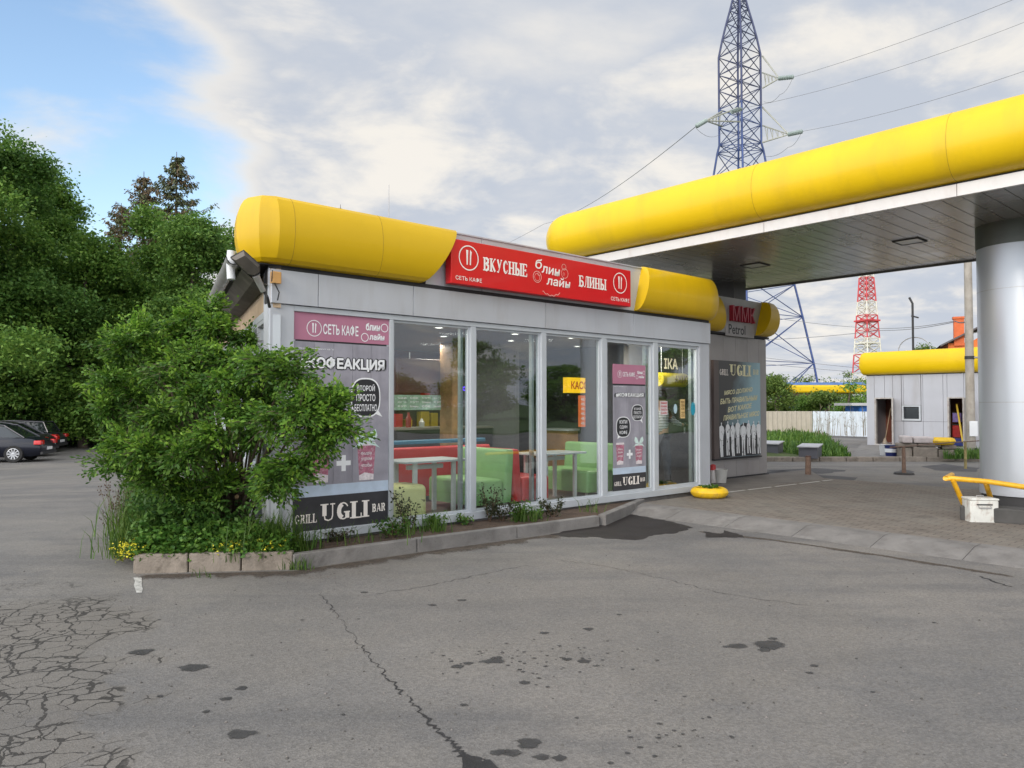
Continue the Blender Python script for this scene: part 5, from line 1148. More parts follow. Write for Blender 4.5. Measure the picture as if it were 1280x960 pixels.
q = onz(893, 604, .1); r = thing('canister', 'narrow white canister with red top beside the cafe corner', 'canister', (q.x, q.y + .1, .1)); MB().lathe([(.055, 0), (.06, .02), (.06, .24), (.055, .26)], 18).build('body', pm('can_white', (.55, .52, .5), .5), r, smooth=True); MB().lathe([(.06, .262), (.06, .36), (.03, .38)], 18).build('cap', pm('can_red', (.5, .05, .05), .5), r, smooth=True)
# floodlight on the corner
d8 = 8.15
fl = thing('flood_lamp', 'old street lamp head on a bent arm at the left corner of the roof', 'lamp', tuple(atY(338, 385, d8)))
o0 = atY(338, 385, d8)
def L8(px, py, dd=0): return atY(px, py, d8 + dd) - o0
MB().path([tuple(L8(337, 384, .1)), tuple(L8(334, 371)), tuple(L8(327, 360)), tuple(L8(319, 346, -.1))], .016, 8).build('arm', M_dark, fl, smooth=True)
MB().path([tuple(L8(329, 364, -.02)), tuple(L8(320, 345, -.12))], [.03, .038], 10).build('socket', M_steel, fl, smooth=True)
h1_, h2_, h3_, h4_ = L8(322, 342, -.12), L8(297, 316, -.30), L8(307, 317, -.30), L8(321, 337, -.12)
hd = MB(); cen = (L8(296, 318, -.3) + L8(321, 341, -.1)) / 2
ax_ = (L8(321, 341, -.1) - L8(297, 318, -.3)).normalized(); ay_ = Vector((.55, -.2, .75)); ay_ = (ay_ - ax_ * ay_.dot(ax_)).normalized(); az_ = ax_.cross(ay_)
def HP(u, v, w_): return tuple(cen + ax_ * u + ay_ * v + az_ * w_)
ol = [(-.16, -.07), (-.13, .075), (.10, .085), (.16, .03), (.16, -.03), (.10, -.075)]
hd.add([HP(u, v, .0) for u, v in ol] + [HP(u * .8, v * .7, .05) for u, v in ol], [tuple(range(5, -1, -1)), tuple(range(6, 12))] + [(i, (i + 1) % 6, 6 + (i + 1) % 6, 6 + i) for i in range(6)]); hd.build('housing', M_corr, fl)
fr_ = MB(); fr_.path([HP(u, v, -.006) for u, v in ol] + [HP(*ol[0], -.006)], .008, 6); fr_.build('rim', M_dark, fl)
MB().add([HP(u * .9, v * .88, -.012) for u, v in ol], [tuple(range(6))]).build('lens', pm('lamp_lens', (.20, .15, .12), .25, var=.4, vs=10), fl)
o = thing('junction_box', 'small orange brown junction box at the top left corner of the facade', 'box', W(X0 + .03, -.06, 3.06), TH); MB().rbox(-.055, .055, -.06, .0, 0, .13, .012).build('body', pm('orange_plastic', (.55, .30, .10), .5), o); MB().path([(-.06, -.05, .01), (-.06, -.06, .07), (-.05, -.05, .14)], .006).build('strap', M_blk, o)
MB().path([(-.02, -.04, 0), (.03, -.05, -.1), (.02, -.03, -.19)], .008).build('cable', M_blk, o)
# antenna rod on the roof
aq = atY(486, 270, 13.0); r = thing('antenna_rod', 'thin aerial rod standing on the cafe roof', 'antenna', (aq.x, aq.y, 3.3)); tp = atY(486, 231, 13.0); MB().tube((0, 0, 0), (0, 0, .5), .016).build('base_tube', M_steel, r); MB().tube((0, 0, .5), (0, 0, tp.z - 3.3), .008, .005).build('rod', M_steel, r)
# ------------------------------------------------------------------ utility shed
SH = onz(1084, 559, .0); print('shed', SH)
M_sh = pm('shed_cladding', (.42, .43, .47), .5, .2, var=.06, vs=1, dirt=(.28, .26, .25), dirtamt=.5, streak=.15)
sh = thing('utility_shed', 'low grey metal shed with yellow rim and two open doorways', 'shed', (SH.x, SH.y, 0), TS)
SN = U; 
def shx(px, py=500):
    p = onplane(px, py, SH, SN) - SH; return -p.dot(NV), p.z + SH.z
SL = 8.6; zsb = .10; zst = shx(1084, 470)[1]; zt2 = shx(1080, 441)[1]; print('shed z', zst, zt2)
d1a, d1b = shx(1093)[0], shx(1116)[0]; d2a, d2b = shx(1184)[0], shx(1205)[0]; dz1 = shx(1104, 497)[1]; dz0 = shx(1104, 555)[1]
wa, wb_ = shx(1130)[0], shx(1148)[0]; wz0, wz1 = shx(1139, 523)[1], shx(1139, 509)[1]
print('doors', d1a, d1b, d2a, d2b, dz0, dz1)
def wallseg(a, b_, z0, z1, seam=True):
    x = a
    while x < b_ - .01:
        x2 = min(b_, (math.floor(x / .72 + 1e-4) + 1) * .72)
        if x2 - x > .05: MB().box(x + .006, x2 - .006, 0, .04, z0, z1).build('wall_panel', M_sh, sh)
        x = x2
wallseg(0, d1a, zsb, zst); wallseg(d1b, d2a, zsb, wz0 - .12); wallseg(d1b, wa - .1, wz0 - .11, zst); wallseg(wb_ + .1, d2a, wz0 - .11, zst); wallseg(wa - .09, wb_ + .09, wz1 + .08, zst); wallseg(d1a, d1b, dz1, zst); wallseg(d2a, d2b, dz1, zst); wallseg(d2b, SL, zsb, zst)
MB().box(.02, d1a, .041, .10, zsb, zst).box(d1b, d2a, .041, .10, zsb, wz0).box(d1b, wa - .02, .041, .10, wz0, zst).box(wb_ + .02, d2a, .041, .10, wz0, zst).box(d2b, SL, .041, .10, zsb, zst).box(d1a, d1b, .041, .10, dz1 + .01, zst).box(d2a, d2b, .041, .1, dz1 + .01, zst).build('wall_core', M_dark, sh)
MB().box(0, .06, .101, 4, zsb, zst).box(SL - .06, SL, .101, 4, zsb, zst).box(0.06, SL - .06, 3.9, 4, zsb, zst).build('rear_walls', M_sh, sh)
MB().box(.0, SL, .0, 4, zst + .001, zst + .06).build('roof', M_dark, sh); MB().box(-.1, SL, -.25, 4, -.1, .099).build('base_slab', M_conc, sh)
MB().box(.06, SL - .06, 1.7, 1.75, .1, zst).build('inner_wall', pm('shed_inner', (.16, .05, .03), .7, var=.3), sh)
prs = bulge(zst + .03, zt2, .30, 12)
sweep(prs, [((SL, -.02), (0, -1)), ((.0, -.02), (0, -1)), ((-.03, .0), (-.6, -.6)), ((-.03, .05), (-.35, 0)), ((-.03, 3.9), (-.35, 0))], 'yellow_rim', sh, M_yel)
M_dd = pm('door_paint', (.38, .36, .34), .6, var=.2, vs=5, dirt=(.2, .12, .08), dirtamt=.7)
for a, b_ in ((d1a, d1b), (d2a, d2b)):
    f_ = MB(); f_.box(a, a + .06, -.02, .12, dz0, dz1); f_.box(b_ - .05, b_, -.02, .12, dz0, dz1); f_.box(a + .06, b_ - .05, -.02, .12, dz1 - .05, dz1); f_.box(a, b_, -.05, .12, .1, dz0); f_.build('door_frame', M_dd, sh)
d_ = MB().box(0, .04, -.62, 0, dz0 + .02, dz1 - .03).build('door', M_dd, sh); d_.location = (d1b + .0, -.02, 0); d_.rotation_euler = (0, 0, R(19)); hd_ = MB().box(-.02, 0, -.56, -.5, 1.15, 1.3).build('handle', M_dark, d_)
d_ = MB().box(0, .04, -.62, 0, dz0 + .02, dz1 - .03).build('door', M_dd, sh); d_.location = (d2b + .0, -.02, 0); d_.rotation_euler = (0, 0, R(30)); hd_ = MB().box(-.02, 0, -.56, -.5, 1.15, 1.3).build('handle', M_dark, d_)
wf = MB(); wf.box(wa - .08, wb_ + .08, -.03, .05, wz0 - .09, wz0 - .02).box(wa - .08, wb_ + .08, -.02, .05, wz1 + .02, wz1 + .07).box(wa - .08, wa - .02, -.02, .05, wz0 - .02, wz1 + .02).box(wb_ + .02, wb_ + .08, -.02, .05, wz0 - .02, wz1 + .02)
wn = wf.build('window', M_frame, sh); MB().box(wa, wb_, .02, .03, wz0, wz1).build('pane', pm('dark_pane', (.02, .025, .03), .1), wn)
q = shx(1142, 537); 
for lab, px, py, s_, c_ in (('red canister stored inside the right shed doorway', 1189, 540, (.3, .3, .5), (.35, .02, .02)), ('blue crate on the floor inside the right shed doorway', 1192, 553, (.4, .3, .3), (.03, .05, .25)), ('violet bag on a shelf inside the right shed doorway', 1189, 522, (.3, .2, .35), (.2, .15, .4))):
    a = shx(px, py); r = thing('stored_box', lab, 'box', tuple(SH + -NV * a[0] + U * .55 + Vector((0, 0, a[1] - s_[2] / 2))), TS); MB().rbox(-s_[0] / 2, s_[0] / 2, 0, .3, 0, s_[2], .03).build('body', pm('stored' + str(px) + str(py), c_, .6, var=.3, vs=8), r); MB().rbox(-s_[0] / 2 - .01, s_[0] / 2 + .01, -.01, .31, s_[2] + .001, s_[2] + .03, .01).build('lid', M_dark, r)
a0_, a1_ = shx(1190, 505), shx(1202, 553)
r = thing('leaning_plank', 'long yellow plank leaning inside the right shed doorway', 'plank', (SH.x, SH.y, 0), TS); MB().path([(a0_[0], .5, a0_[1]), (a1_[0], .15, a1_[1])], .04, 4).build('board', pm('plank_yellow', (.55, .38, .02), .5), r); MB().path([(a1_[0], .15, a1_[1]), (a1_[0] + .01, .14, a1_[1] - .04)], .045, 4).build('end_cap', M_dark, r)
r = thing('mop', 'broom with a pale head leaning inside the left shed doorway', 'broom', (SH.x, SH.y, 0), TS); a = shx(1101, 552); MB().path([(a[0], .4, dz0 + .1), (a[0] + .08, .8, 1.6)], .015, 6).build('handle', M_tan, r); MB().lathe([(.10, 0), (.09, .06), (.03, .22), (.0, .23)], 14, (a[0], .4, dz0)).build('head', pm('mop_head', (.4, .33, .25), .9), r, smooth=True)
# stone heap, planter on it
hp = onz(1165, 577, 0.0)
r = thing('stone_planter', 'rough concrete ledge of broken blocks before the shed', 'ledge', (hp.x, hp.y, 0), TS * .35); rn = random.Random(5)
blk_ = [(-.85, -.5, .0, .40), (-.5, .2, .0, .43), (.2, .66, .0, .36), (-.90, -.35, .41, .54), (-.35, .3, .44, .54), (.3, .72, .37, .50), (-.80, -.5, .55, .76), (-.48, .1, .55, .74)]
for i, (a, b_, z0, z1) in enumerate(blk_):
    m_ = MB(); m_.box(a, b_ - .02, rn.uniform(0, .1), .7, z0, z1); m_.build('stone_block', [M_conc, pm('pale_stone', (.50, .44, .42), .85, var=.2, vs=4)][i > 5], r, bevel=.04)
tp_ = Vector((hp.x, hp.y, 0)) + Vector((math.cos(TS * .35) * .42, math.sin(TS * .35) * .42 + .35, .50))
r = thing('tyre_planter', 'yellow painted tyre lying on the stone ledge by the shed', 'planter', tuple(tp_)); MB().lathe([(a * 1.25, b_ * 1.25) for a, b_ in pf], 30).build('tyre', MATS['planter_yellow'], r, smooth=True); MB().lathe([(.26, .16), (0, .18)], 20).build('soil', M_soil, r)
for i, (px, lab, m_) in enumerate(((1107, 'small white bucket beside the left shed doorway', pm('bw2', (.6, .6, .6), .4)), (1114, 'navy paint bucket with white label beside the left shed doorway', pm('bn2', (.01, .02, .12), .4)))):
    q = onz(px, 569 + i, .1); b_ = bucket(lab, q, .16, .19, .34, m_)
    if i: MB().lathe([(.188, .12), (.197, .24)], 10, cap=False).xf(Matrix.Rotation(0, 4, 'Z')).build('label_strip', M_wht, b_)
# concrete kerb before the grass and the slab
ka, kb_ = onz(958, 577, 0), onz(1226, 577, 0)
r = thing('kerb_run', 'far concrete kerb between the asphalt and the grass mound', 'kerb', tuple(ka), math.atan2(kb_.y - ka.y, kb_.x - ka.x)); l = (kb_ - ka).length
for i in range(8): MB().box(l * i / 8 - 3 * (i == 0), l * (i + 1) / 8 - .02, 0, .22, -.05, .14).build('kerb_stone', M_conc, r, bevel=.02)
pc2 = MB(); pc2.prism([tuple(onz(x, y, 0).xy) for x, y in ((1062, 576.5), (1240, 576.5), (1250, 556), (1078, 556))], -.05, .10); tag(pc2.build('pavement', M_conc2), kind='structure')
# grass mound right
M_gr2 = pm('mound_soil', (.06, .085, .02), .95, var=.3, vs=3)
mp_ = [onz(958, 576, 0), onz(1064, 576, 0), onz(1080, 556, 0), onz(1084, 548, 0), onz(958, 548, 0)]
gm = MB(); nn_ = 24
A_, B_, C_, D_ = mp_[0], mp_[1], Vector((17.0, 41.5, 0)), Vector((11.5, 41.5, 0)); A2 = A_ + Vector((-6, 0, 0)); D2 = D_ + Vector((-10, 0, 0))
def mound(u, v):
    p = A2.lerp(B_, u).lerp(D2.lerp(C_, u), v); h = .12 * sstepf(0, .35, v) * sstepf(1.0, .9, u) + .12 + .07 * mnoise.noise(Vector((p.x * .8, p.y * .8, 0))); return Vector((p.x, p.y, h))
gm.v = [tuple(mound(i / nn_, j / nn_)) for j in range(nn_ + 1) for i in range(nn_ + 1)]
gm.f = [(j * (nn_ + 1) + i, j * (nn_ + 1) + i + 1, (j + 1) * (nn_ + 1) + i + 1, (j + 1) * (nn_ + 1) + i) for j in range(nn_) for i in range(nn_)]
tag(gm.build('grass_mound', M_gr2, smooth=True), kind='structure')
# hatches
HT = []
M_hg = pm('hatch_grey', (.10, .10, .115), .6, var=.1); M_hl = pm('hatch_lid', (.46, .46, .47), .5, .2, var=.1)
for i, (x0, x1, yb, lab) in enumerate(((1000, 1020, 573, 'right grey cellar hatch with pale sloping lid in the grass'), (952, 971, 568, 'left grey cellar hatch with pale sloping lid by the kiosk corner'))):
    q = onz((x0 + x1) / 2, yb, .1); s = (x1 - x0) / F * q.y; r = thing('cellar_hatch', lab, 'hatch', (q.x, q.y, .1), R(-30))
    w2 = s * .55; 
    HT.append((q.x, q.y, w2))
    b = MB(); b.add([(-w2, -.0, 0), (w2, 0, 0), (w2, .9, 0), (-w2, .9, 0), (-w2, 0, .33), (w2, 0, .33), (w2, .9, .38), (-w2, .9, .38)], [(0, 1, 5, 4), (1, 2, 6, 5), (2, 3, 7, 6), (3, 0, 4, 7), (4, 5, 6, 7)]); b.build('body', M_hg, r)
    b = MB(); b.add([(-w2 - .04, -.06, .332), (w2 + .04, -.06, .332), (w2 + .04, .95, .386), (-w2 - .04, .95, .386), (-w2 - .04, -.06, .36), (w2 + .04, -.06, .36), (w2 + .04, .95, .414), (-w2 - .04, .95, .414)], [(0, 1, 5, 4), (1, 2, 6, 5), (2, 3, 7, 6), (3, 0, 4, 7), (4, 5, 6, 7), (3, 2, 1, 0)]); b.build('lid', M_hl, r)
# fences
def fence(label, pa, pb_, h, mat):
    r = thing('metal_fence', label, 'fence', tuple(pa), math.atan2(pb_.y - pa.y, pb_.x - pa.x)); l = (pb_ - pa).length; b = MB(); n = int(l / .05)
    for i in range(n + 1):
        k = i % 5; y = 0 if k in (0, 1) else .035; b.v += [(l * i / n, y, 0), (l * i / n, y, h)]
    b.f = [(2 * i, 2 * i + 2, 2 * i + 3, 2 * i + 1) for i in range(n)]; b.build('sheet', mat, r); 
    for k in range(int(l / 2.5) + 1): MB().box(k * 2.5, k * 2.5 + .06, .05, .11, 0, h + .03).build('post', M_steel, r)
    MB().box(0, l, -.004 + .04, .05, h - .02, h + .01).build('top_trim', mat, r)
fa, fb, fc = atY(930, 520, 41.6), atY(1015.5, 520, 41.6), atY(1090, 520, 38.8); fd = atY(820, 520, 43)
for p in (fa, fb, fc, fd): p.z = .1
fence('beige corrugated metal fence behind the left half of the grass mound', fd, fb, 1.28, pm('fence_beige', (.42, .38, .31), .55, var=.08, dirt=(.3, .26, .2), dirtamt=.4, streak=.2))
fence('white corrugated metal fence joining the shed', fb + Vector((.02, 0, 0)), fc, 1.28, pm('fence_white', (.60, .66, .72), .5, var=.06, dirt=(.4, .4, .4), dirtamt=.4, streak=.2))
# blue booth
q = atY(1062, 513, 46); r = thing('blue_booth', 'blue booth with grey flat roof behind the white fence', 'booth', (q.x, q.y, 0)); MB().box(.6, 4, 0, 2, 0, 1.68).build('wall', pm('booth_blue', (.01, .12, .42), .5), r); MB().box(0, 4.4, -.3, 2.2, 1.70, 1.86).build('roof', M_hl, r); MB().box(.9, 1.6, -.01, -.001, .2, 1.5).build('door', pm('booth_door', (.01, .09, .33), .5), r)
# yellow filling station canopy far behind the trees
q = atY(975, 500, 57); r = thing('far_canopy', 'distant low yellow canopy glimpsed between the bushes', 'canopy', (q.x - 3, q.y, 0)); MB().box(0, 16, 0, 5, 2.65, 3.25).build('rim', M_yel, r, bevel=.15); MB().box(-.1, 15.5, .2, 5, 3.26, 3.45).build('roof', pm('far_blue', (.1, .2, .5), .5), r)
for i in range(3): MB().tube((2 + i * 6, 2, -.2), (2 + i * 6, 2, 2.64), .2).build('column', M_sh, r)
q = atY(985, 508, 62); r = thing('far_house', 'small brown roofed hut with blue beam behind the bushes', 'hut', (q.x, q.y, 0)); MB().box(0, 3.0, 0, 3, -.3, 1.5).build('wall', pm('hut_wall', (.40, .48, .38), .8), r); MB().box(-.3, 3.2, -.2, -.05, 1.5, 1.75).build('beam', pm('hut_blue', (.03, .12, .45), .5), r); MB().add([(-.3, -.3, 1.76), (3.3, -.3, 1.76), (3.3, 3.3, 1.76), (-.3, 3.3, 1.76), (.6, 1.5, 2.9), (2.4, 1.5, 2.9)], [(0, 1, 5, 4), (1, 2, 5), (2, 3, 4, 5), (3, 0, 4), (3, 2, 1, 0)]).build('roof', pm('hut_roof', (.10, .05, .03), .8), r)
# orange house with chimney
OH = atY(1225, 436, 52); r = thing('orange_house', 'orange walled house with dark roof and brick chimney beyond the shed', 'house', (OH.x, OH.y, 0), R(-25))
ox = atY(1181, 430, 52) - OH; zr0 = atY(1180, 426, 52).z; zr1 = atY(1222, 401, 52).z
b = MB(); b.box(-1.9, 9, 0, 8, 0, zr0 - .1); b.build('wall', pm('orange_wall', (.65, .16, .03), .7, var=.08), r)
b = MB(); b.add([(-.6, .001, zr0 - .1), (9, .001, zr0 - .1), (4.2, .001, zr0 + 3.0)], [(0, 1, 2)]); b.build('gable', MATS['orange_wall'], r)
b = MB()
for dz in (0, .12): b.v += [(-2.4, -.5, zr0 - .35 + dz), (4.2, -.5, zr0 + 3.1 + dz), (10.8, -.5, zr0 - .35 + dz), (-2.4, 8.4, zr0 - .35 + dz), (4.2, 8.4, zr0 + 3.1 + dz), (10.8, 8.4, zr0 - .35 + dz)]
b.f = [(0, 1, 4, 3), (1, 2, 5, 4), (6, 9, 10, 7), (7, 10, 11, 8), (0, 6, 7, 1), (1, 7, 8, 2), (3, 4, 10, 9), (4, 5, 11, 10)]; rf = b.build('roof', pm('slate_dark', (.09, .08, .08), .7, var=.2, vs=5), r)
cq_ = [atY(1192.5, 419, 52.5), atY(1203, 396, 52.5)]
ci = Matrix.Rotation(R(25), 4, 'Z') @ (cq_[0] - Vector((OH.x, OH.y, 0))); hz_ = cq_[1].z
MB().box(ci.x, ci.x + .62, ci.y, ci.y + .5, zr0 - .3, hz_ - .15).box(ci.x - .06, ci.x + .68, ci.y - .06, ci.y + .56, hz_ - .149, hz_).build('chimney', pm('chimney_orange', (.58, .13, .04), .8, var=.15), rf)
# ------------------------------------------------------------------ poles
pq = onz(1214, 573, 0); pole = thing('utility_pole', 'grey concrete utility pole in front of the shed with a white plate', 'pole', (pq.x, pq.y, 0))
pr_ = 5.0 / F * pq.y; M_pole = pm('pole_concrete', (.34, .31, .27), .85, var=.2, vs=3, bump=.4, dirt=(.2, .17, .13), dirtamt=.6, streak=.4)
MB().lathe([(pr_ * 1.08, -.2), (pr_ * .82, 8.4)], 16).build('shaft', M_pole, pole, smooth=True); MB().rbox(-.13, .13, -pr_ * 1.08 - .03, -pr_ * 1.08, .72, 1.2, .01).build('plate', M_wht, pole)
MB().lathe([(pr_ * 1.1, 3.2), (pr_ * 1.1, 3.3)], 16).build('clamp', M_dark, pole); MB().path([(0, -.1, 3.25), (1.4, 0, 3.25)], .03).build('arm', M_pole, pole)
MB().box(.03, .12, -pr_ * 1.1 - .02, -pr_ * .9, .12, .34).build('slot', M_dark, pole)
aq = shx(1129, 440); r = thing('roof_mast', 'thin dark mast with a wire ring on the shed roof', 'mast', tuple(SH - NV * aq[0] + U * 1.0 + Vector((0, 0, zst))), TS)
mz = shx(1126, 382)[1] * 1.03; MB().path([(0, 0, 0), (0, 0, mz - zst), (-.12, 0, mz - zst + .25)], .045, 8).build('mast', M_dark, r); MB().path([(-.05, 0, mz - zst - .5), (.22, 0, mz - zst - .6)], .03).build('crossbar', M_dark, r)
MB().path([(.62 * math.cos(a / 12 * math.pi) , .1, zt2 - zst + .05 + .55 * math.sin(a / 12 * math.pi)) for a in range(13)], .02, 6).build('ring', M_steel, r)
# barrier posts
M_rust = pm('rusty_post', (.16, .105, .08), .85, var=.3, vs=10, bump=.4, bs=40)
q = onz(1010, 598, .0); r = thing('barrier_post', 'short wooden post standing alone at the edge of the pavers', 'post', tuple(q)); MB().tube((0, 0, -.02), (.01, 0, .50), .068, .062, 10).build('stump', M_rust, r); MB().tube((.01, 0, .501), (.01, 0, .53), .072, .055, 10).build('cap', pm('tape_dark', (.08, .04, .03), .7), r)
qa, qb = onz(1130, 593, 0), onz(1207, 586, 0); r = thing('barrier_rail', 'rusty low barrier rail on posts before the stone ledge', 'barrier', tuple(qa))
zr = H + (507 - 558) / F * qa.y; e = qb - qa; MB().tube((0, 0, 0), (0, 0, zr), .05, .04, 10).build('post', M_rust, r); MB().tube(tuple(e), (e.x, e.y, zr + .05), .035, .035, 8).build('post', pm('post_yellowish', (.3, .24, .1), .8, var=.4, vs=9), r)
MB().path([(-.35, -.02, zr - .02), (0, 0, zr), (e.x * .5, e.y * .5, zr + .03), (e.x * 1.5, e.y * 1.5, zr + .05)], .014, 8).build('rail', M_rust, r); MB().lathe([(.24, 0), (.22, .04), (0, .045)], 14).build('base', M_tar, r)
# ------------------------------------------------------------------ lattice pylon
def lattice(name, label, cx, cy, levels, rot, legr, brr, mat_of, cat='pylon'):
    r = thing(name, label, cat, (cx, cy, 0), rot); L = MB(); Bm = {}
    for (z0, s0), (z1, s1) in zip(levels, levels[1:]):
        m = mat_of(z0); key = m.name; b = Bm.setdefault(key, (MB(), m))[0]
        c0 = [(s0 * a, s0 * c, z0) for a, c in ((1, 1), (-1, 1), (-1, -1), (1, -1))]; c1 = [(s1 * a, s1 * c, z1) for a, c in ((1, 1), (-1, 1), (-1, -1), (1, -1))]
        for k in range(4):
            j = (k + 1) % 4; b.tube(c0[k], c1[k], legr, legr, 5); b.tube(c0[k], c1[j], brr, brr, 4); b.tube(c0[j], c1[k], brr, brr, 4); b.tube(c1[k], c1[j], brr, brr, 4)
    for key, (b, m) in Bm.items(): b.build('lattice', m, r)
    return r
DP = 62.0; kz = DP / F
pcx = (928 - 640) * kz
def pz(y): return atY(928, y, DP).z
M_py = pm('pylon_blue', (.035, .065, .19), .5, .2, var=.3, vs=2, dirt=(.10, .12, .22), dirtamt=.6); M_pyg = pm('pylon_grey', (.045, .055, .12), .5, .3, var=.2)
lv = []
def hs(px): return px * kz / math.sqrt(2) / math.cos(R(11)) 
# outline half width in photo pixels at several rows
rows = [(512, 96), (455, 83), (398, 71), (358, 62), (310, 53), (262, 43), (222, 33), (190, 27.5)]
for y, hw in rows: lv.append((pz(y), hs(hw)))
upper = [(180, 25), (158, 25), (135, 25), (112, 25), (92, 25), (70, 25), (48, 20.5), (28, 15.5), (12, 11), (0, 8), (-14, 4), (-24, 1)]
for y, hw in upper: lv.append((pz(y), hs(hw)))
lv[0] = (0.0, lv[0][1])
py_ = lattice('power_pylon', 'tall blue lattice power pylon rising behind the kiosk and canopy', pcx, DP, lv, R(45 - 12), .09, .036, lambda z: M_py if z < pz(150) else M_pyg)
def ppt(px, y, dd=0): p = atY(px, y, DP + dd); return p
inv = Matrix.Translation((pcx, DP, 0)) @ Matrix.Rotation(R(45 - 12), 4, 'Z'); inv = inv.inverted()
def arm(tip, roots):
    b = MB(); t_ = inv @ tip
    for q in roots: b.tube(tuple(inv @ q), tuple(t_), .07, .05, 5)
    q1, q2 = inv @ roots[0], inv @ roots[1]
    for k in range(1, 5): b.tube(tuple(q1.lerp(t_, k / 5)), tuple(q2.lerp(t_, (k - .5) / 5)), .03, .03, 4); b.tube(tuple(q2.lerp(t_, k / 5)), tuple(q1.lerp(t_, k / 5)), .03, .03, 4)
    return b.build('cross_arm', M_arm, py_)
M_arm = pm('arm_grey', (.40, .40, .34), .5, .3)
tipA = ppt(974, 98, -2); tipB = ppt(986, 168, -2.5); tipC = ppt(882, 151, -3)
arm(tipA, [ppt(953, 110, -1), ppt(953, 91, 1), ppt(953, 70, 0)]); arm(tipB, [ppt(953, 178, -1), ppt(953, 157, 1), ppt(953, 134, 0)]); arm(tipC, [ppt(903, 158, 0), ppt(903, 139, 0), ppt(922, 135, -2), ppt(925, 152, -2)])
M_ins = pm('insulator', (.30, .36, .34), .3)
def insul(p, q, n=9):
    b = MB(); p, q = inv @ p, inv @ q
    for k in range(n):
        a = p.lerp(q, k / n); c = p.lerp(q, (k + .45) / n); b.tube(tuple(a), tuple(c), .19, .10, 8)
    b.tube(tuple(p), tuple(q), .04, .04, 5); b.build('insulator', M_ins, py_)
insul(tipA, ppt(993, 96, -3)); insul(tipB, ppt(1004, 164, -3.5)); insul(ppt(914, 140, -3), ppt(928, 136, -3)); insul(tipC, ppt(870, 158, -4))
M_wire = pm('wire', (.16, .16, .17), .6, var=0)
def wire(label, pts, r_, sag=0.):
    P = [Vector(p) for p in pts]; out = []
    for a, c in zip(P, P[1:]):
        for k in range(16): t_ = k / 16; p = a.lerp(c, t_); p.z -= sag * 4 * t_ * (1 - t_); out.append(tuple(p))
    out.append(tuple(P[-1])); b = MB(); b.path(out, r_, 4); return tag(b.build('power_line', M_wire), label, 'power line', 'power lines overhead')
wire('uppermost power line running right from the pylon', [ppt(993, 96, -3), atY(1300, -14, 45)], .014, .25)
wire('middle power line passing behind the pylon to the right', [ppt(925, 136, 4), atY(1300, 20, 50)], .014, .6)
wire('lowest power line running right from the pylon above the canopy', [ppt(1004, 164, -3.5), atY(1300, 82, 45)], .014, .35)
wire('power line running down left from the pylon arm', [ppt(870, 158, -4), atY(680, 280, 130), atY(560, 330, 250)], .028, 1.2)
wire('slack jumper wire hanging left of the pylon body', [ppt(870, 160, -4), ppt(903, 166, -2), ppt(925, 158, -2)], .014, .5)
wire('slack jumper wire hanging under the lower right pylon arm', [ppt(1002, 165, -3.5), ppt(985, 184, -2), ppt(955, 195, 1)], .014, .3)
wire('slack jumper wire under the upper right pylon arm', [ppt(991, 97, -3), ppt(975, 118, -2), ppt(955, 127, 1)], .014, .3)
wire('service cable crossing low behind the mast, upper one', [atY(930, 390, 40), atY(1086, 410, 35), atY(1194, 401, 30), atY(1215, 396, pq.y)], .014, .12)
wire('service cable crossing low behind the mast, lower one', [atY(930, 425, 40), atY(1100, 413, 35), atY(1195, 402, 30), atY(1215, 398, pq.y)], .014, .1)
wire('faint far cable over the bushes', [atY(930, 444, 60), atY(1095, 462, 60), atY(1300, 470, 60)], .02, .05)
wire('second faint far cable over the bushes', [atY(930, 452, 60), atY(1095, 467, 60), atY(1300, 480, 60)], .02, .05)
# red and white tower
DT = 150.; kt = DT / F; M_tr = pm('tower_red', (.55, .06, .07), .6, var=.05); M_tw = pm('tower_white', (.66, .63, .55), .6, var=.05)
lv = []; z = 0
def tz(y): return atY(1085, y, DT).z
ys = [520, 505, 491, 478, 466, 454, 443, 433, 423, 413, 403, 394, 385, 377, 369, 361, 354, 347, 341, 335, 329, 323, 300, 270, 240]
for y in ys: lv.append((tz(y), (5.5 + (y - 320) * .066 if y > 320 else 4) * kt / 1.25))
bands = [(353, 376), (401, 424), (449, 470)]
def tmat(z):
    y = 507 - (z - H) / kt; return M_tr if any(a <= y <= b_ + 1 for a, b_ in bands) else M_tw
rt = lattice('radio_tower', 'distant red and white banded lattice mast', (1085 - 640) * kt, DT, lv, R(20),   .14, .075, tmat, 'tower')
inner = MB()
for q in (-.6, .6): inner.tube((q, 0, 0), (q, 0, tz(240)), .10, .10, 5)
inner.build('cable_ladder', M_tw, rt)
for y in (402, 430): MB().box(-1.7, 1.7, -1.7, 1.7, tz(y), tz(y) + .3).build('platform', M_tr if y != 430 else M_tw, rt)
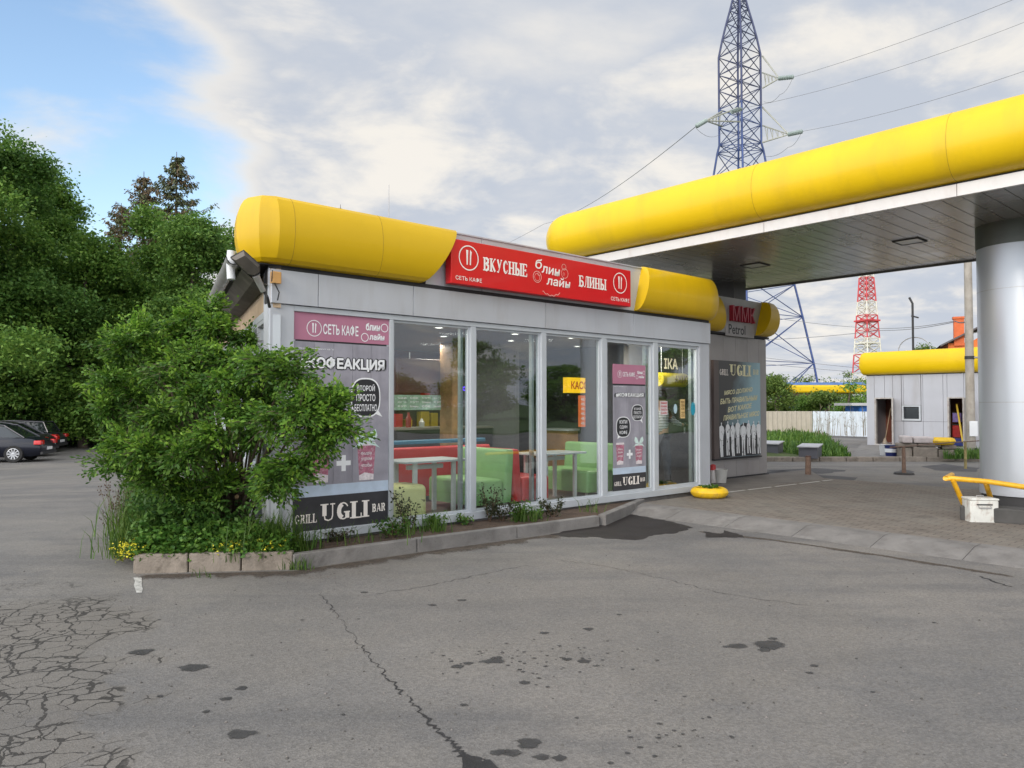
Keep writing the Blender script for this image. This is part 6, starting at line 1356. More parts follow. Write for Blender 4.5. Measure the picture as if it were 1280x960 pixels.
# ------------------------------------------------------------------ cars
def make_car(paint, label, grp, glassy, wag=False):
    r = thing('parked_car', label, 'car', (0, 0, 0), 0, grp); L_ = 4.75; hw = .90
    # stations along x: (x, bottom z, belt z, half width)
    st_ = [(-2.36, .38, .62, .70), (-2.30, .28, .78, .80), (-2.0, .22, .90, .87), (-1.3, .2, .97, .90), (-.4, .2, .98, .91), (.6, .2, .94, .91), (1.3, .2, .88, .89), (1.95, .22, .78, .85), (2.28, .28, .64, .74), (2.37, .36, .52, .62)]
    b = MB(); n = 0; prof = lambda zb, zt_, w_: [(w_ * .0, zb), (w_ * .80, zb), (w_ * .97, zb + (zt_ - zb) * .22), (w_, zb + (zt_ - zb) * .5), (w_ * .975, zb + (zt_ - zb) * .78), (w_ * .88, zt_ - .01), (w_ * .5, zt_ + .025), (0, zt_ + .03)]
    for x, zb, zt_, w_ in st_:
        p = prof(zb, zt_, w_); ring = [(x, -y, z) for y, z in p] + [(x, y, z) for y, z in p[-2:0:-1]]; b.v += ring; n = len(ring)
    for i in range(len(st_) - 1):
        for k in range(n): a = i * n + k; c = i * n + (k + 1) % n; b.f.append((a, c, c + n, a + n))
    b.f.append(tuple(range(n - 1, -1, -1))); b.f.append(tuple(range((len(st_) - 1) * n, len(st_) * n))); b.build('body', paint, r, smooth=True)
    # greenhouse: rear is at -x
    rr_ = -2.0 if wag else -1.75
    cab = [(rr_, .93, .76), (rr_ + (.25 if wag else .75), 1.40, .60), (-.4, 1.47, .60), (.35, 1.42, .60), (1.15, .93, .74)]
    g = MB(); g.v = [(x, s * w_, z) for x, z, w_ in cab for s in (-1, 1)]
    g.add([(x, s * .80 * 1.02, .93) for x in (rr_ + .3, -.4, .9) for s in (-1, 1)], [])
    o = len(g.v) - 6; g.f = [(0, 1, 3, 2), (2, 3, 5, 4), (4, 5, 7, 6), (6, 7, 9, 8), (0, 2, o), (2, 4, o + 2, o), (4, 6, o + 4, o + 2), (6, 8, o + 4), (1, o + 1, 3), (3, o + 1, o + 3, 5), (5, o + 3, o + 5, 7), (7, o + 5, 9)]
    g.build('glasshouse', glassy, r)
    rf_ = MB(); tops = [(cab[1][0] - .04, 1.385), (cab[1][0] + .2, 1.435), (-.4, 1.49), (.2, 1.455), (.42, 1.40)]
    rf_.v = [(x, s * w_, z + dz) for x, z in tops for s, w_, dz in ((-1, .62, -.03), (-1, .5, .012), (1, .5, .012), (1, .62, -.03))]
    rf_.f = [(i * 4 + k, i * 4 + k + 1, i * 4 + k + 5, i * 4 + k + 4) for i in range(4) for k in range(3)]; rf_.build('roof', paint, r, smooth=True)
    pl = MB()
    for s in (-1, 1):
        pl.path([(cab[0][0], s * .78, .94), (cab[1][0], s * .615, 1.41), (-.4, s * .615, 1.475), (.38, s * .615, 1.42), (1.17, s * .76, .94)], .028, 5); pl.path([(-.42, s * .615, 1.46), (-.38, s * .80, .95)], .03, 5)
        pl.path([(cab[0][0] + .1, s * .80, .96), (1.1, s * .80, .955)], .010, 4)
    pl.build('pillars', pm('chrome_trim', (.07, .07, .08), .3, .5, var=0), r)
    for x in (-1.42, 1.42):
        for s in (-1, 1):
            wh = MB(); Mx = Matrix.Translation((x, s * .80, .33)) @ Matrix.Rotation(R(90), 4, 'X')
            wh.lathe([(.20, -.10), (.31, -.10), (.335, -.06), (.335, .06), (.31, .10), (.20, .10)], 26).xf(Mx); w_ = wh.build('wheel', pm('tyre', (.02, .02, .02), .85, var=0), r, smooth=True)
            rm = MB(); rm.lathe([(.215, .105), (.20, .108), (.195, .09)], 26, cap=False)
            for k in range(10):
                a = 2 * math.pi * k / 10; rm.add([(.04 * math.cos(a - .5), .04 * math.sin(a - .5), .10), (.20 * math.cos(a - .11), .20 * math.sin(a - .11), .105), (.20 * math.cos(a + .11), .20 * math.sin(a + .11), .105), (.04 * math.cos(a + .5), .04 * math.sin(a + .5), .10)], [(0, 1, 2, 3)])
            rm.lathe([(.05, .10), (.045, .115), (0, .118)], 12)
            rm.xf(Mx @ (Matrix.Rotation(math.pi, 4, 'X') if s > 0 else Matrix())); rm.build('rim', pm('alloy', (.55, .56, .58), .3, .7, var=0), w_)
            ar = MB(); ar.lathe([(.37, 0), (.0, .001)], 24).xf(Matrix.Translation((x, s * .895, .36)) @ Matrix.Rotation(R(90) * s, 4, 'X')); 
    for s in (-1, 1):
        MB().rbox(-2.37, -2.10, min(s * .5, s * .88), max(s * .5, s * .88), .68, .83, .03).build('tail_light', pm('tail_red', (.55, .01, .01), .25, var=0, coat=.5), r, smooth=True)
        MB().rbox(2.08, 2.32, min(s * .45, s * .80), max(s * .45, s * .80), .60, .72, .03).build('headlight', pm('headlamp', (.7, .72, .75), .15, var=0), r, smooth=True)
        MB().rbox(.85, 1.02, min(s * .9, s * 1.05), max(s * .9, s * 1.05), .93, 1.05, .03).build('mirror', paint, r)
        for x in (-.55, .3): MB().box(x, x + .16, s * .905 - .01, s * .905 + .012, .80, .825).build('door_handle', MATS['chrome_trim'], r)
    MB().box(-2.385, -2.36, -.26, .26, .46, .57).build('number_plate', M_wht, r); MB().box(-2.38, -2.30, -.75, .75, .30, .40).build('bumper', M_dark, r)
    return r
M_cg = pm('car_glass', (.015, .02, .022), .06, var=0, coat=.5)
cars = [(62, 30.0, (.005, .007, .016), 'dark blue saloon with bright alloy wheels, nearest of the parked row', 0),
        (66, 33.0, (.02, .02, .022), 'black saloon second in the parked row', 0), (78, 36.0, (.025, .028, .035), 'dark estate car third in the parked row', 1),
        (97, 40.5, (.03, .035, .04), 'dark grey hatchback fourth in the parked row', 1), (101, 45.0, (.45, .48, .50), 'silver car fifth in the parked row', 0), (116, 56, (.55, .57, .58), 'white car parked farther down the row', 1), (139, 63, (.58, .60, .60), 'white car at the far end glimpsed behind the bush', 0)]
for i, (px, d_, c_, lab, wg) in enumerate(cars):
    car = make_car(pm('car_paint_%d' % i, c_, .3, .0, var=0, coat=.35, spec=.35), lab, 'cars parked along the left road', M_cg, wg)
    p = atY(px, 560, d_); hx = math.radians(193 if i < 4 else 190); car.rotation_euler = (0, 0, hx)
    c0 = Vector((p.x, p.y, 0)) + Vector((math.cos(hx), math.sin(hx), 0)) * 2.37; car.location = (c0.x, c0.y, terrain(c0.x, c0.y))
# ------------------------------------------------------------------ vegetation
def leafmat(name, col, isl=.35, trans=.35, rough=.55): return pm(name, col, rough, var=.18, vs=.7, isl=isl, trans=trans, spec=.35)
def fast_mesh(name, V, Fq, mat, parent=None):
    me = bpy.data.meshes.new(name); me.vertices.add(len(V)); me.vertices.foreach_set('co', V.astype(np.float32).ravel())
    nf = len(Fq); k = Fq.shape[1]; me.loops.add(nf * k); me.loops.foreach_set('vertex_index', Fq.astype(np.int32).ravel()); me.polygons.add(nf)
    me.polygons.foreach_set('loop_start', np.arange(0, nf * k, k, dtype=np.int32)); me.update(calc_edges=True); me.materials.append(mat)
    o = bpy.data.objects.new(name, me); COL.objects.link(o)
    if parent: o.parent = parent
    return o
def leafquads(C, rng, L, Wd, up=.6, droop=.0, A=None):
    n = len(C); a = rng.normal(size=(n, 3)) if A is None else A + rng.normal(size=(n, 3)) * .35
    a[:, 2] = a[:, 2] * (1 - up) - droop; a /= np.linalg.norm(a, axis=1)[:, None]
    nr = rng.normal(size=(n, 3)) * .75 + np.array([0, 0, 1.0]); b = np.cross(nr, a); b /= (np.linalg.norm(b, axis=1)[:, None] + 1e-9)
    l = (L * rng.uniform(.6, 1.3, n))[:, None]; w_ = (Wd * rng.uniform(.7, 1.2, n))[:, None]; up_ = np.cross(a, b)
    mid = C + a * l * .1 + up_ * w_ * .12
    V = np.stack([C - a * l * .5, mid + b * w_ * .5, C + a * l * .5 - up_ * w_ * .15, mid - b * w_ * .5], 1).reshape(-1, 3); return V, np.arange(4 * n).reshape(-1, 4)
def crown_pts(rng, blobs, nclump, per, sig, shell=.55):
    vol = np.array([b[3] * b[4] * b[5] for b in blobs]) ** .7; vol /= vol.sum(); C = []
    for b, k in zip(blobs, rng.multinomial(nclump, vol)):
        d = rng.normal(size=(k, 3)); d /= np.linalg.norm(d, axis=1)[:, None]; r_ = rng.uniform(shell, 1.04, k)[:, None] ; cc = np.array(b[:3]) + d * r_ * np.array(b[3:6])
        C.append(cc)
    C = np.concatenate(C); P = np.repeat(C, per, 0) + rng.normal(size=(len(C) * per, 3)) * sig * np.array([1, 1, .55]); return C, P
def tree_mesh(seed, h, rad, mat, leaf=.22, nclump=900, per=34, low=.12, sig=.34, lumps=26, trunk=True, name='crown', taper=.9):
    rng = np.random.default_rng(seed); blobs = []
    for i in range(lumps):
        t = rng.uniform(low, .93); env = math.sin(min(1, (t - low * .5) / .42) * math.pi / 2) * (1 - max(0, t - .45) / .55 * taper) ** .7
        a = rng.uniform(0, 2 * math.pi); rr_ = rad * env * rng.uniform(.35, .85); s = rad * rng.uniform(.22, .42) * (.6 + .4 * env)
        blobs.append((rr_ * math.cos(a), rr_ * math.sin(a), h * t, s, s, s * .75))
    blobs.append((0, 0, h * .94, rad * .22, rad * .22, h * .06))
    C, P = crown_pts(rng, blobs, nclump, per, sig)
    V, Q = leafquads(P, rng, leaf, leaf * .6, .3, .1); return blobs, V, Q
def tree(name, label, x, y, z, seed, h, rad, mat, cat='tree', group=None, **kw):
    r = thing(name, label, cat, (x, y, z), 0, group); blobs, V, Q = tree_mesh(seed, h, rad, mat, **kw); fast_mesh('crown', V, Q, mat, r)
    b = MB(); rn = random.Random(seed); b.path([(0, 0, -.3), (.1, 0, h * .2), (-.1, .1, h * .5), (.05, 0, h * .85)], [rad * .06 + .08, rad * .05 + .05, rad * .03 + .04, .03], 9)
    for bl_ in blobs[::2]:
        q = Vector(bl_[:3]); s = Vector((0, 0, max(h * .12, q.z - q.xy.length * .8))); b.path([tuple(s), tuple(s.lerp(q, .5) + Vector((0, 0, .2))), tuple(q)], [rad * .022 + .02, rad * .014 + .015, .015], 5)
    b.build('trunk', M_bark, r, smooth=True); return r
M_bark = pm('bark', (.09, .07, .055), .9, var=.3, vs=6, bump=.6, bs=25)
LM = [leafmat('leaf_dark', (.100, .215, .042)), leafmat('leaf_mid', (.14, .275, .048)), leafmat('leaf_light', (.12, .24, .045)), leafmat('leaf_deep', (.068, .155, .038))]
G_ = 'trees of the wood on the left'
def topz(py, d): return H + (507 - py) / F * d
FT = [(-52, 34, 138, 4.8, 1, 'dark broadleaf tree at the left edge of the photo'), (14, 37, 168, 3.4, 0, 'tall dark broadleaf tree, highest on the left'), (62, 41, 212, 2.8, 1, 'broadleaf tree with a narrow pointed crown right of the highest one'),
      (104, 39, 288, 2.9, 1, 'mid green rounded broadleaf tree left of the spruces'), (146, 42, 318, 2.6, 1, 'small broadleaf tree below the left spruce'), (182, 43, 256, 2.5, 1, 'green broadleaf tree growing in front of the two spruces'),
      (238, 40, 262, 2.9, 2, 'lighter broadleaf tree right of the spruces'), (284, 45, 285, 2.6, 1, 'loose broadleaf tree just left of the yellow roof rim')]
for i, (px, d_, ty, rad, mi, lab) in enumerate(FT):
    p = atY(px, 500, d_); z = terrain(p.x, p.y); tree('broadleaf_tree', lab, p.x, p.y, z, 100 + i, topz(ty, d_) - z, rad, LM[mi], group=G_, nclump=1350, per=36, leaf=.20, sig=.36, low=.06, lumps=34)
# understorey and hedge masses behind the cars
US = [(22, 37, 430, 2.6, 1), (66, 41, 440, 2.6, 3), (103, 43.5, 455, 2.2, 1), (136, 47, 440, 2.6, 3), (172, 52, 430, 3.0, 3), (212, 46, 440, 2.8, 3), (255, 44, 445, 3, 3), (40, 46, 380, 4, 3), (120, 50, 380, 4, 3), (190, 50, 370, 4, 3), (262, 50, 370, 4, 3), (0, 44, 330, 4, 3)]
for i, (px, d_, ty, rad, mi) in enumerate(US):
    p = atY(px, 500, d_); z = terrain(p.x, p.y); r = tree('understorey_shrub', None, p.x, p.y, z, 200 + i, topz(ty, d_) - z, rad, LM[mi], cat='shrub', group='shrubs under the trees behind the cars', nclump=430, per=28, leaf=.26, sig=.36, low=.02, lumps=16, taper=.5)
    r['label'] = ['green shrub right behind the blue saloon', 'dark shrub behind the black saloon', 'green shrub behind the estate car', 'dark shrub behind the silver car', 'dark shrub behind the far white cars', 'dark shrub left of the bush crown', 'dark shrub between the wood and the cafe side', 'tall dark undergrowth behind the blue saloon', 'tall dark undergrowth below the left spruce', 'tall dark undergrowth below the right spruce', 'tall dark undergrowth near the cafe eave', 'tall dark undergrowth under the highest tree'][i]
M_spr = leafmat('spruce_brown', (.15, .11, .055), .4, .15); M_spr2 = leafmat('spruce_green', (.10, .12, .05), .4, .15)
def spruce(label, px, d_, ty, rad, seed, mats):
    p = atY(px, 500, d_); z = terrain(p.x, p.y); h = topz(ty, d_) - z; r = thing('spruce_tree', label, 'spruce', (p.x, p.y, z)); rng = np.random.default_rng(seed); rn = random.Random(seed)
    b = MB(); b.path([(0, 0, -.2), (0, 0, h * .5), (0, 0, h)], [.28, .16, .02], 8); PP = [[], []]; AA = [[], []]; zz = h * .25; k = 0
    while zz < h * .985:
        t = 1 - zz / h; R0 = rad * (t / .75) ** .80 * rn.uniform(.55, 1.15) + .10; nb = 6
        for j in range(nb):
            a = rn.uniform(0, 6.283); L0 = R0 * rn.uniform(.65, 1.12); dz = -.18 * L0 if t > .3 else .15 * L0
            tip = Vector((L0 * math.cos(a), L0 * math.sin(a), dz)); mid = tip * .6 + Vector((0, 0, -.14 * L0)); b.path([(0, 0, zz), tuple(Vector((0, 0, zz)) + mid), tuple(Vector((0, 0, zz)) + tip)], [.035, .022, .008], 4)
            n_ = int(8 + L0 * 24); s = rng.uniform(.12, 1.02, n_)[:, None]; base = np.array([0, 0, zz]); pts = base + np.where(s < .6, s / .6 * np.array(mid), np.array(mid) + (s - .6) / .4 * (np.array(tip) - np.array(mid)))
            side_ = np.array([-math.sin(a), math.cos(a), 0]) * rng.normal(0, .16 * L0 ** .5, n_)[:, None] * (1.15 - s); pts = pts + side_ + rng.normal(0, .05, (n_, 3)) - np.array([0, 0, 1]) * rng.uniform(0, .16, n_)[:, None]
            m = 0 if rn.random() < mats else 1; PP[m].append(pts); ax = np.tile(np.array([math.cos(a), math.sin(a), -.7]), (n_, 1)); AA[m].append(ax)
        zz += .42 * (.6 + t); k += 1
    b.build('trunk', M_bark, r)
    for m in (0, 1):
        if PP[m]: P_ = np.concatenate(PP[m]); A_2 = np.concatenate(AA[m]); V, Q = leafquads(P_, rng, .26, .10, .0, .25, A_2); fast_mesh('needles', V, Q, [M_spr, M_spr2][m], r)
spruce('brownish spruce, left and lower of the two tall ones', 176, 50, 212, 6.6, 31, .6)
spruce('thin topped spruce, right and taller of the two', 217, 49, 187, 6.0, 32, .3)
spruce('small brown spruce at the left foot of the pair', 148, 53, 252, 4.4, 33, .6)
spruce('distant conifer tip poking above the yellow roof rim', 424, 70, 254, 2.6, 34, .4)
# right hand trees behind the fence
RT = [(940, 52, 470, 2.6, 2), (972, 50, 470, 1.9, 2), (1003, 54, 496, 1.6, 1), (1036, 52, 490, 1.5, 2), (1062, 50, 480, 1.6, 1), (1088, 55, 476, 1.8, 1), (1012, 70, 472, 4, 2), (1062, 72, 466, 4, 2), (960, 72, 470, 4, 2), (1155, 62, 430, 1.5, 2)]
RLAB = ['light green bush left of the pylon leg', 'loose bright bush in front of the pylon base', 'small bush at the foot of the right pylon leg', 'bright bush right of the pylon', 'darker bush above the blue booth', 'bush half hidden by the shed', 'distant tree behind the yellow canopy', 'distant tree behind the radio tower foot', 'distant tree left of the pylon foot', 'treetop peeping over the shed rim']
for i, (px, d_, ty, rad, mi) in enumerate(RT):
    p = atY(px, 500, d_); tree('bush' if i < 6 else 'broadleaf_tree', RLAB[i], p.x, p.y, 0, 300 + i, topz(ty, d_), rad, [LM[0], LM[1], leafmat('leaf_sunny', (.12, .20, .04))][mi], cat='bush' if i < 6 else 'tree', group='greenery behind the fence', nclump=240, per=24, leaf=.17, sig=.24, low=.05, lumps=14, taper=.6)
# far tree belt all round the horizon for depth and for the window reflections
k = 0
for (x, y, h) in [(72, -40, 7), (78, -26, 8), (75, -14, 6), (80, -3, 9), (77, 8, 6), (82, 20, 8), (80, 33, 7), (66, -52, 8)]:
    if k == 0: t0_ = tree('broadleaf_tree', 'tree across the road seen only in the window reflections', x, y, 0, 400, 10, 5.5, LM[1], group='trees across the road', nclump=500, per=26, leaf=.4, sig=.5, low=.03, lumps=18, taper=.6)
    else: dup(t0_, (x, y, 0), k * 1.3, 'tree across the road seen only in the window reflections', 'trees across the road', (1, 1, h / 10))
    k += 1
bp_ = thing('garage_row', 'long low brown garage row across the road, reflected in the windows', 'garages', (56, -30, 0)); MB().box(0, 5, 0, 22, 0, 2.6).build('wall', pm('garage_brown', (.17, .085, .05), .8, var=.3, vs=.4), bp_); MB().box(-.3, 5.3, -.3, 22.3, 2.61, 2.8).build('roof', M_dark, bp_)
for i in range(4): MB().box(-.04, -.001, 1.2 + i * 5, 3.8 + i * 5, 0, 2.2).build('garage_door', [pm('gd1', (.25, .16, .10), .7), pm('gd2', (.1, .12, .1), .7)][i % 2], bp_)
vg = MB(); vg.box(36, 46, -40, 40, .002, .10); tag(vg.build('verge', M_grass), kind='structure')
for i, (x, y) in enumerate(((27, -6.5), (25, 2.0))):
    r = thing('utility_pole', ['left', 'right'][i] + ' pole of the pair reflected in the windows', 'pole', (x, y, 0)); MB().lathe([(.15, 0), (.09, 8.5)], 10).build('shaft', M_pole, r, smooth=True); MB().tube((-.05, -.9, 8.0), (-.05, .9, 8.0), .05).build('crossarm', M_pole, r); MB().tube((1.6, 0, 0), (.1, 0, 6.8), .09, .07).build('brace', M_pole, r)
wire('cable strung between the reflected poles', [(27, -6.5, 8.1), (25, 2, 8.1), (24, 14, 8.1)], .02, .5)
# ------------------------------------------------------------------ the big bush at the corner
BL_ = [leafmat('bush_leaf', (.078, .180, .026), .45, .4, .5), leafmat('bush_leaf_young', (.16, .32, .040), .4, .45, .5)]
bq = onz(300, 668, .12); bush = thing('leafy_bush', 'big spreading green bush hiding the left corner of the cafe', 'bush', tuple(bq)); bn = random.Random(77); BR = np.random.default_rng(77)
bo = Vector(bq)
def PB(px, py, Y): return atY(px, py, Y) - bo
# sprays: px, py, depth, rx, rz (metres)
SP = []
outline = [(112, 470, 8.6), (132, 435, 8.9), (108, 505, 8.4), (135, 550, 8.2), (165, 560, 8.0), (150, 490, 8.6), (185, 445, 8.8), (190, 515, 8.2), (215, 412, 9.0), (240, 440, 8.2), (262, 405, 8.6), (278, 442, 8.2), (275, 470, 7.8), (235, 490, 7.9), (315, 455, 7.8), (300, 510, 7.7),
           (346, 446, 7.7), (368, 462, 7.6), (395, 492, 7.5), (425, 500, 7.4), (435, 528, 7.3), (405, 545, 7.4), (375, 575, 7.5), (350, 590, 7.6), (345, 520, 7.4), (380, 510, 7.3), (265, 540, 7.8), (225, 560, 7.9), (300, 480, 8.8), (250, 500, 9.2), (200, 475, 9.4), (160, 520, 9.2), (235, 430, 9.6), (270, 445, 9.4), (330, 490, 8.2), (195, 575, 8.3), (262, 402, 9.4), (215, 455, 8.0), (170, 535, 8.6), (410, 500, 7.6), (120, 575, 8.3), (318, 540, 8.6), (270, 560, 9.0), (175, 425, 9.2), (255, 385, 9.2), (228, 396, 9.0), (150, 412, 8.8), (205, 600, 8.3), (240, 615, 8.4), (275, 600, 8.5), (180, 590, 8.2), (345, 600, 7.9), (215, 560, 8.6), (310, 420, 8.9), (135, 425, 8.6)]
for px, py, Y in outline:
    px = 285 + (px - 285) * (.86 if px < 285 else .94); SP.append((PB(px, py + 4, Y), bn.uniform(.24, .42), bn.uniform(.20, .34)))
stems = MB(); P_all = []; A_all = []; young = []
starts = [Vector((bn.uniform(-.16, .16), bn.uniform(-.12, .12), -.05)) for _ in range(8)]
for i, (c, rx, rz) in enumerate(SP):
    s = starts[i % 8]; f1 = Vector((c.x * .22 + bn.uniform(-.1, .1), c.y * .3, .55 + bn.uniform(-.1, .15))); f2 = Vector((c.x * .62, c.y * .65, c.z * .72 + .12)); stems.path([tuple(s), tuple(f1), tuple(f2), tuple(c)], [.026, .020, .012, .006], 6)
    for j in range(34):
        a = bn.uniform(0, 6.283); rr_ = bn.uniform(.3, 1.05); e = Vector((rx * rr_ * math.cos(a), rx * rr_ * math.sin(a), rz * bn.uniform(-1, 1) * math.sqrt(max(0, 1.1 - rr_ * rr_)))); st0 = c + e * .15; en = c + e + Vector((0, 0, -.04 * rr_))
        stems.path([tuple(st0), tuple(en)], [.0045, .002], 3); n_ = 34; t = BR.uniform(.1, 1.08, n_)[:, None]; pts = np.array(st0) + t * (np.array(en) - np.array(st0)) + BR.normal(0, .042, (n_, 3)) * np.array([1, 1, .6])
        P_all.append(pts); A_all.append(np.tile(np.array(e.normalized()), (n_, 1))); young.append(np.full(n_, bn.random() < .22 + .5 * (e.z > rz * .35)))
P_ = np.concatenate(P_all); A_ = np.concatenate(A_all); Yg = np.concatenate(young)
# keep the leaves outdoors
wpt = P_ + np.array(bo) - np.array(P0); tt = wpt @ np.array(U); nn2 = wpt @ np.array(NV); sl_ = X0 + np.clip(nn2, 0, 99) * side_l.x / side_l.y
ok = ~((nn2 > -.06) & (tt > sl_ - .10)) & (wpt[:, 2] > .1); P_, A_, Yg = P_[ok], A_[ok], Yg[ok]
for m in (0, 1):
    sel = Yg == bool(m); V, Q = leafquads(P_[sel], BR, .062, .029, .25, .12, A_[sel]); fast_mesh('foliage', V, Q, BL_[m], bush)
stems.build('stems', pm('bush_stem', (.10, .075, .05), .85, var=.3, vs=12), bush, smooth=True)
cutm = MB()
for (px, py, Y) in ((279, 611, 8.9), (296, 622, 8.8)): cutm.tube(tuple(PB(px, py, Y)), tuple(PB(px, py, Y) + Vector((.02, -.05, .02))), .022, .022, 8)
cutm.build('cut_stub', pm('fresh_wood', (.55, .36, .20), .8), bush)
# ------------------------------------------------------------------ grass, weeds, ground cover in the bed
def blades(name, pts, hts, mat, seed, lean=.35, wd=.006):
    rng = np.random.default_rng(seed); n = len(pts); a = rng.uniform(0, 6.283, n); dr = np.stack([np.cos(a), np.sin(a), np.zeros(n)], 1); sd_ = np.stack([-np.sin(a), np.cos(a), np.zeros(n)], 1); h = hts[:, None]; ln_ = (rng.uniform(.3, 1.4, n) * lean)[:, None]
    w_ = wd * rng.uniform(.6, 1.4, n)[:, None]; up = np.array([0, 0, 1.0])
    p0 = pts; p1 = pts + up * h * .55 + dr * h * ln_ * .3; p2 = pts + up * h * (1 - ln_ * .25) + dr * h * ln_
    V = np.stack([p0 - sd_ * w_, p0 + sd_ * w_, p1 + sd_ * w_ * .8, p1 - sd_ * w_ * .8, p2 + sd_ * w_ * .12, p2 - sd_ * w_ * .12], 1).reshape(-1, 3); i = np.arange(n)[:, None] * 6
    Q = np.concatenate([i + np.array([0, 1, 2, 3]), i + np.array([3, 2, 4, 5])], 0); return tag(fast_mesh(name, V, Q, mat), kind='stuff')
rng = np.random.default_rng(5)
def bedpt(u, v):  # u along kerb A->B, v back along the side wall
    p = KA.lerp(KB, u) + (side if u < .8 else side) * v; return p
M_gb = leafmat('grass_blade', (.075, .15, .025), .35, .3); M_gb2 = leafmat('grass_blade_pale', (.16, .20, .06), .3, .3)
pts = []; hts = []
for _ in range(5200):
    v = rng.uniform(.25, 5.5); 
    u = rng.normal(.10, .14) if v < 2 else rng.uniform(-.12, .35)
    p = KA + (KB - KA) * u + side * v
    if (p - P0).dot(NV) > -.03 and (p - P0).dot(U) > X0 + (p - P0).dot(NV) * side_l.x / side_l.y - .08: continue
    pts.append((p.x, p.y, .1)); hts.append(rng.uniform(.18, .62) * (1 if v > .5 else .6))
for _ in range(1800):
    u = rng.uniform(.15, 1.0); v = rng.uniform(.45, 1.6); p = KA + (KB - KA) * u + side * v
    if (p - P0).dot(NV) > -.03 and (p - P0).dot(U) > X0 - .1: continue
    if (p - P0).dot(NV) > -.12 and (p - P0).dot(U) > X0 - .1 : continue
    pts.append((p.x, p.y, .1)); hts.append(rng.uniform(.12, .4))
for _ in range(500):
    t_ = rng.normal(-.35, .22); p = wl(t_, -.28 - abs(rng.normal(0, .08))); pts.append((p.x, p.y, .1)); hts.append(rng.uniform(.15, .55))
blades('grass', np.array(pts), np.array(hts), M_gb, 8, .5, .0055)
# broad leaved ground cover
C = []
for _ in range(1500):
    u = rng.uniform(.02, .99); v = abs(rng.normal(.05, .5)) + .06; p = KA + (KB - KA) * u + side * v
    q = p - P0
    if q.dot(NV) > -.08 and q.dot(U) > X0 - .12: continue
    if u > .8 and v > .5: continue
    hgt = .13 + abs(rng.normal(.12, .08)) * min(1, v * 3 + .35)
    C.append((p.x, p.y, hgt))
C = np.array(C); P_ = np.repeat(C, 9, 0) + rng.normal(size=(len(C) * 9, 3)) * np.array([.045, .045, .022]); V, Q = leafquads(P_, rng, .055, .042, .55, .05)
tag(fast_mesh('ground_cover', V, Q, leafmat('cover_leaf', (.085, .20, .03), .35, .35)), kind='stuff')
# taller leafy weeds filling in under the bush
C = []
for _ in range(1900):
    u = rng.uniform(.0, .92); v = rng.uniform(.35, 2.6); p = KA + (KB - KA) * u * (1 if v < 1 else .6) + side * v; q = p - P0
    if q.dot(NV) > -.10 and q.dot(U) > X0 + q.dot(NV) * side_l.x / side_l.y - .12: continue
    if q.dot(NV) > -.15 and q.dot(U) > X0 - .12: continue
    if .5 < u and v < 1.5 and rng.random() < .6: continue
    C.append((p.x, p.y, .14 + rng.uniform(0, 1) ** 1.3 * .5))
C = np.array(C); P_ = np.repeat(C, 8, 0) + rng.normal(size=(len(C) * 8, 3)) * np.array([.06, .06, .04]); V, Q = leafquads(P_, rng, .075, .04, .4, .15)
tag(fast_mesh('weeds', V, Q, leafmat('weed_green', (.060, .145, .028), .45, .35)), kind='stuff')
# yellow flowers
C = []
for _ in range(170):
    if rng.random() < .4: p = KA + (KB - KA) * rng.normal(-.02, .05) + side * rng.uniform(-.02, .5)
    else: p = KA + (KB - KA) * rng.uniform(.45, .95) + side * rng.uniform(.0, .25)
    C.append((p.x, p.y, rng.uniform(.16, .30)))
C = np.array(C); P_ = np.repeat(C, 5, 0) + rng.normal(size=(len(C) * 5, 3)) * .012; V, Q = leafquads(P_, rng, .022, .018, .6)
tag(fast_mesh('yellow_flowers', V, Q, pm('petal_yellow', (.65, .58, .03), .6, var=.1)), kind='stuff')
# yellow-green shrublet at the far left tip, spilling over the kerb
tip = onz(156, 700, 0); C = np.array([(tip.x, tip.y + .25, .1)]) + rng.normal(size=(60, 3)) * np.array([.13, .2, .06]); C[:, 2] = np.abs(C[:, 2] - .05) + .04
P_ = np.repeat(C, 16, 0) + rng.normal(size=(960, 3)) * .035; V, Q = leafquads(P_, rng, .04, .022, .3); r = thing('weed_tuft', 'yellow green weed tuft at the left end of the kerb stones', 'weed', (0, 0, 0)); fast_mesh('foliage', V, Q, leafmat('weed_leaf', (.26, .28, .04), .3, .35), r)
b = MB(); 
for i in range(12): b.path([(tip.x, tip.y + .25, .0), (tip.x + rng.normal(0, .12), tip.y + .25 + rng.normal(0, .15), .12)], .003, 3)
b.build('stems', M_gb2, r)
# tall seed stalks at the road edge
r = thing('dry_stalks', 'tall brown seed stalks leaning over the road edge left of the bush', 'weed', (0, 0, 0)); b = MB(); hb = MB(); rn = random.Random(6)
for i in range(34):
    p = onz(rn.uniform(138, 172), rn.uniform(655, 690), .02); h = rn.uniform(.35, .75); l1 = Vector((rn.uniform(-.22, .05), rn.uniform(-.1, .1), h)); b.path([tuple(p), tuple(p + l1 * .6 + Vector((0, 0, .03))), tuple(p + l1)], [.003, .0025, .0015], 3)
    for k in range(4): q = p + l1 * (.8 + .06 * k) + Vector((rn.uniform(-.02, .02),) * 3); hb.lathe([(0, -.012), (.009, 0), (0, .014)], 5, tuple(q), cap=False)
b.build('stems', pm('dry_stem', (.16, .13, .07), .8, var=.2), r); hb.build('seed_heads', pm('seed_head', (.09, .055, .04), .9, var=.2), r)
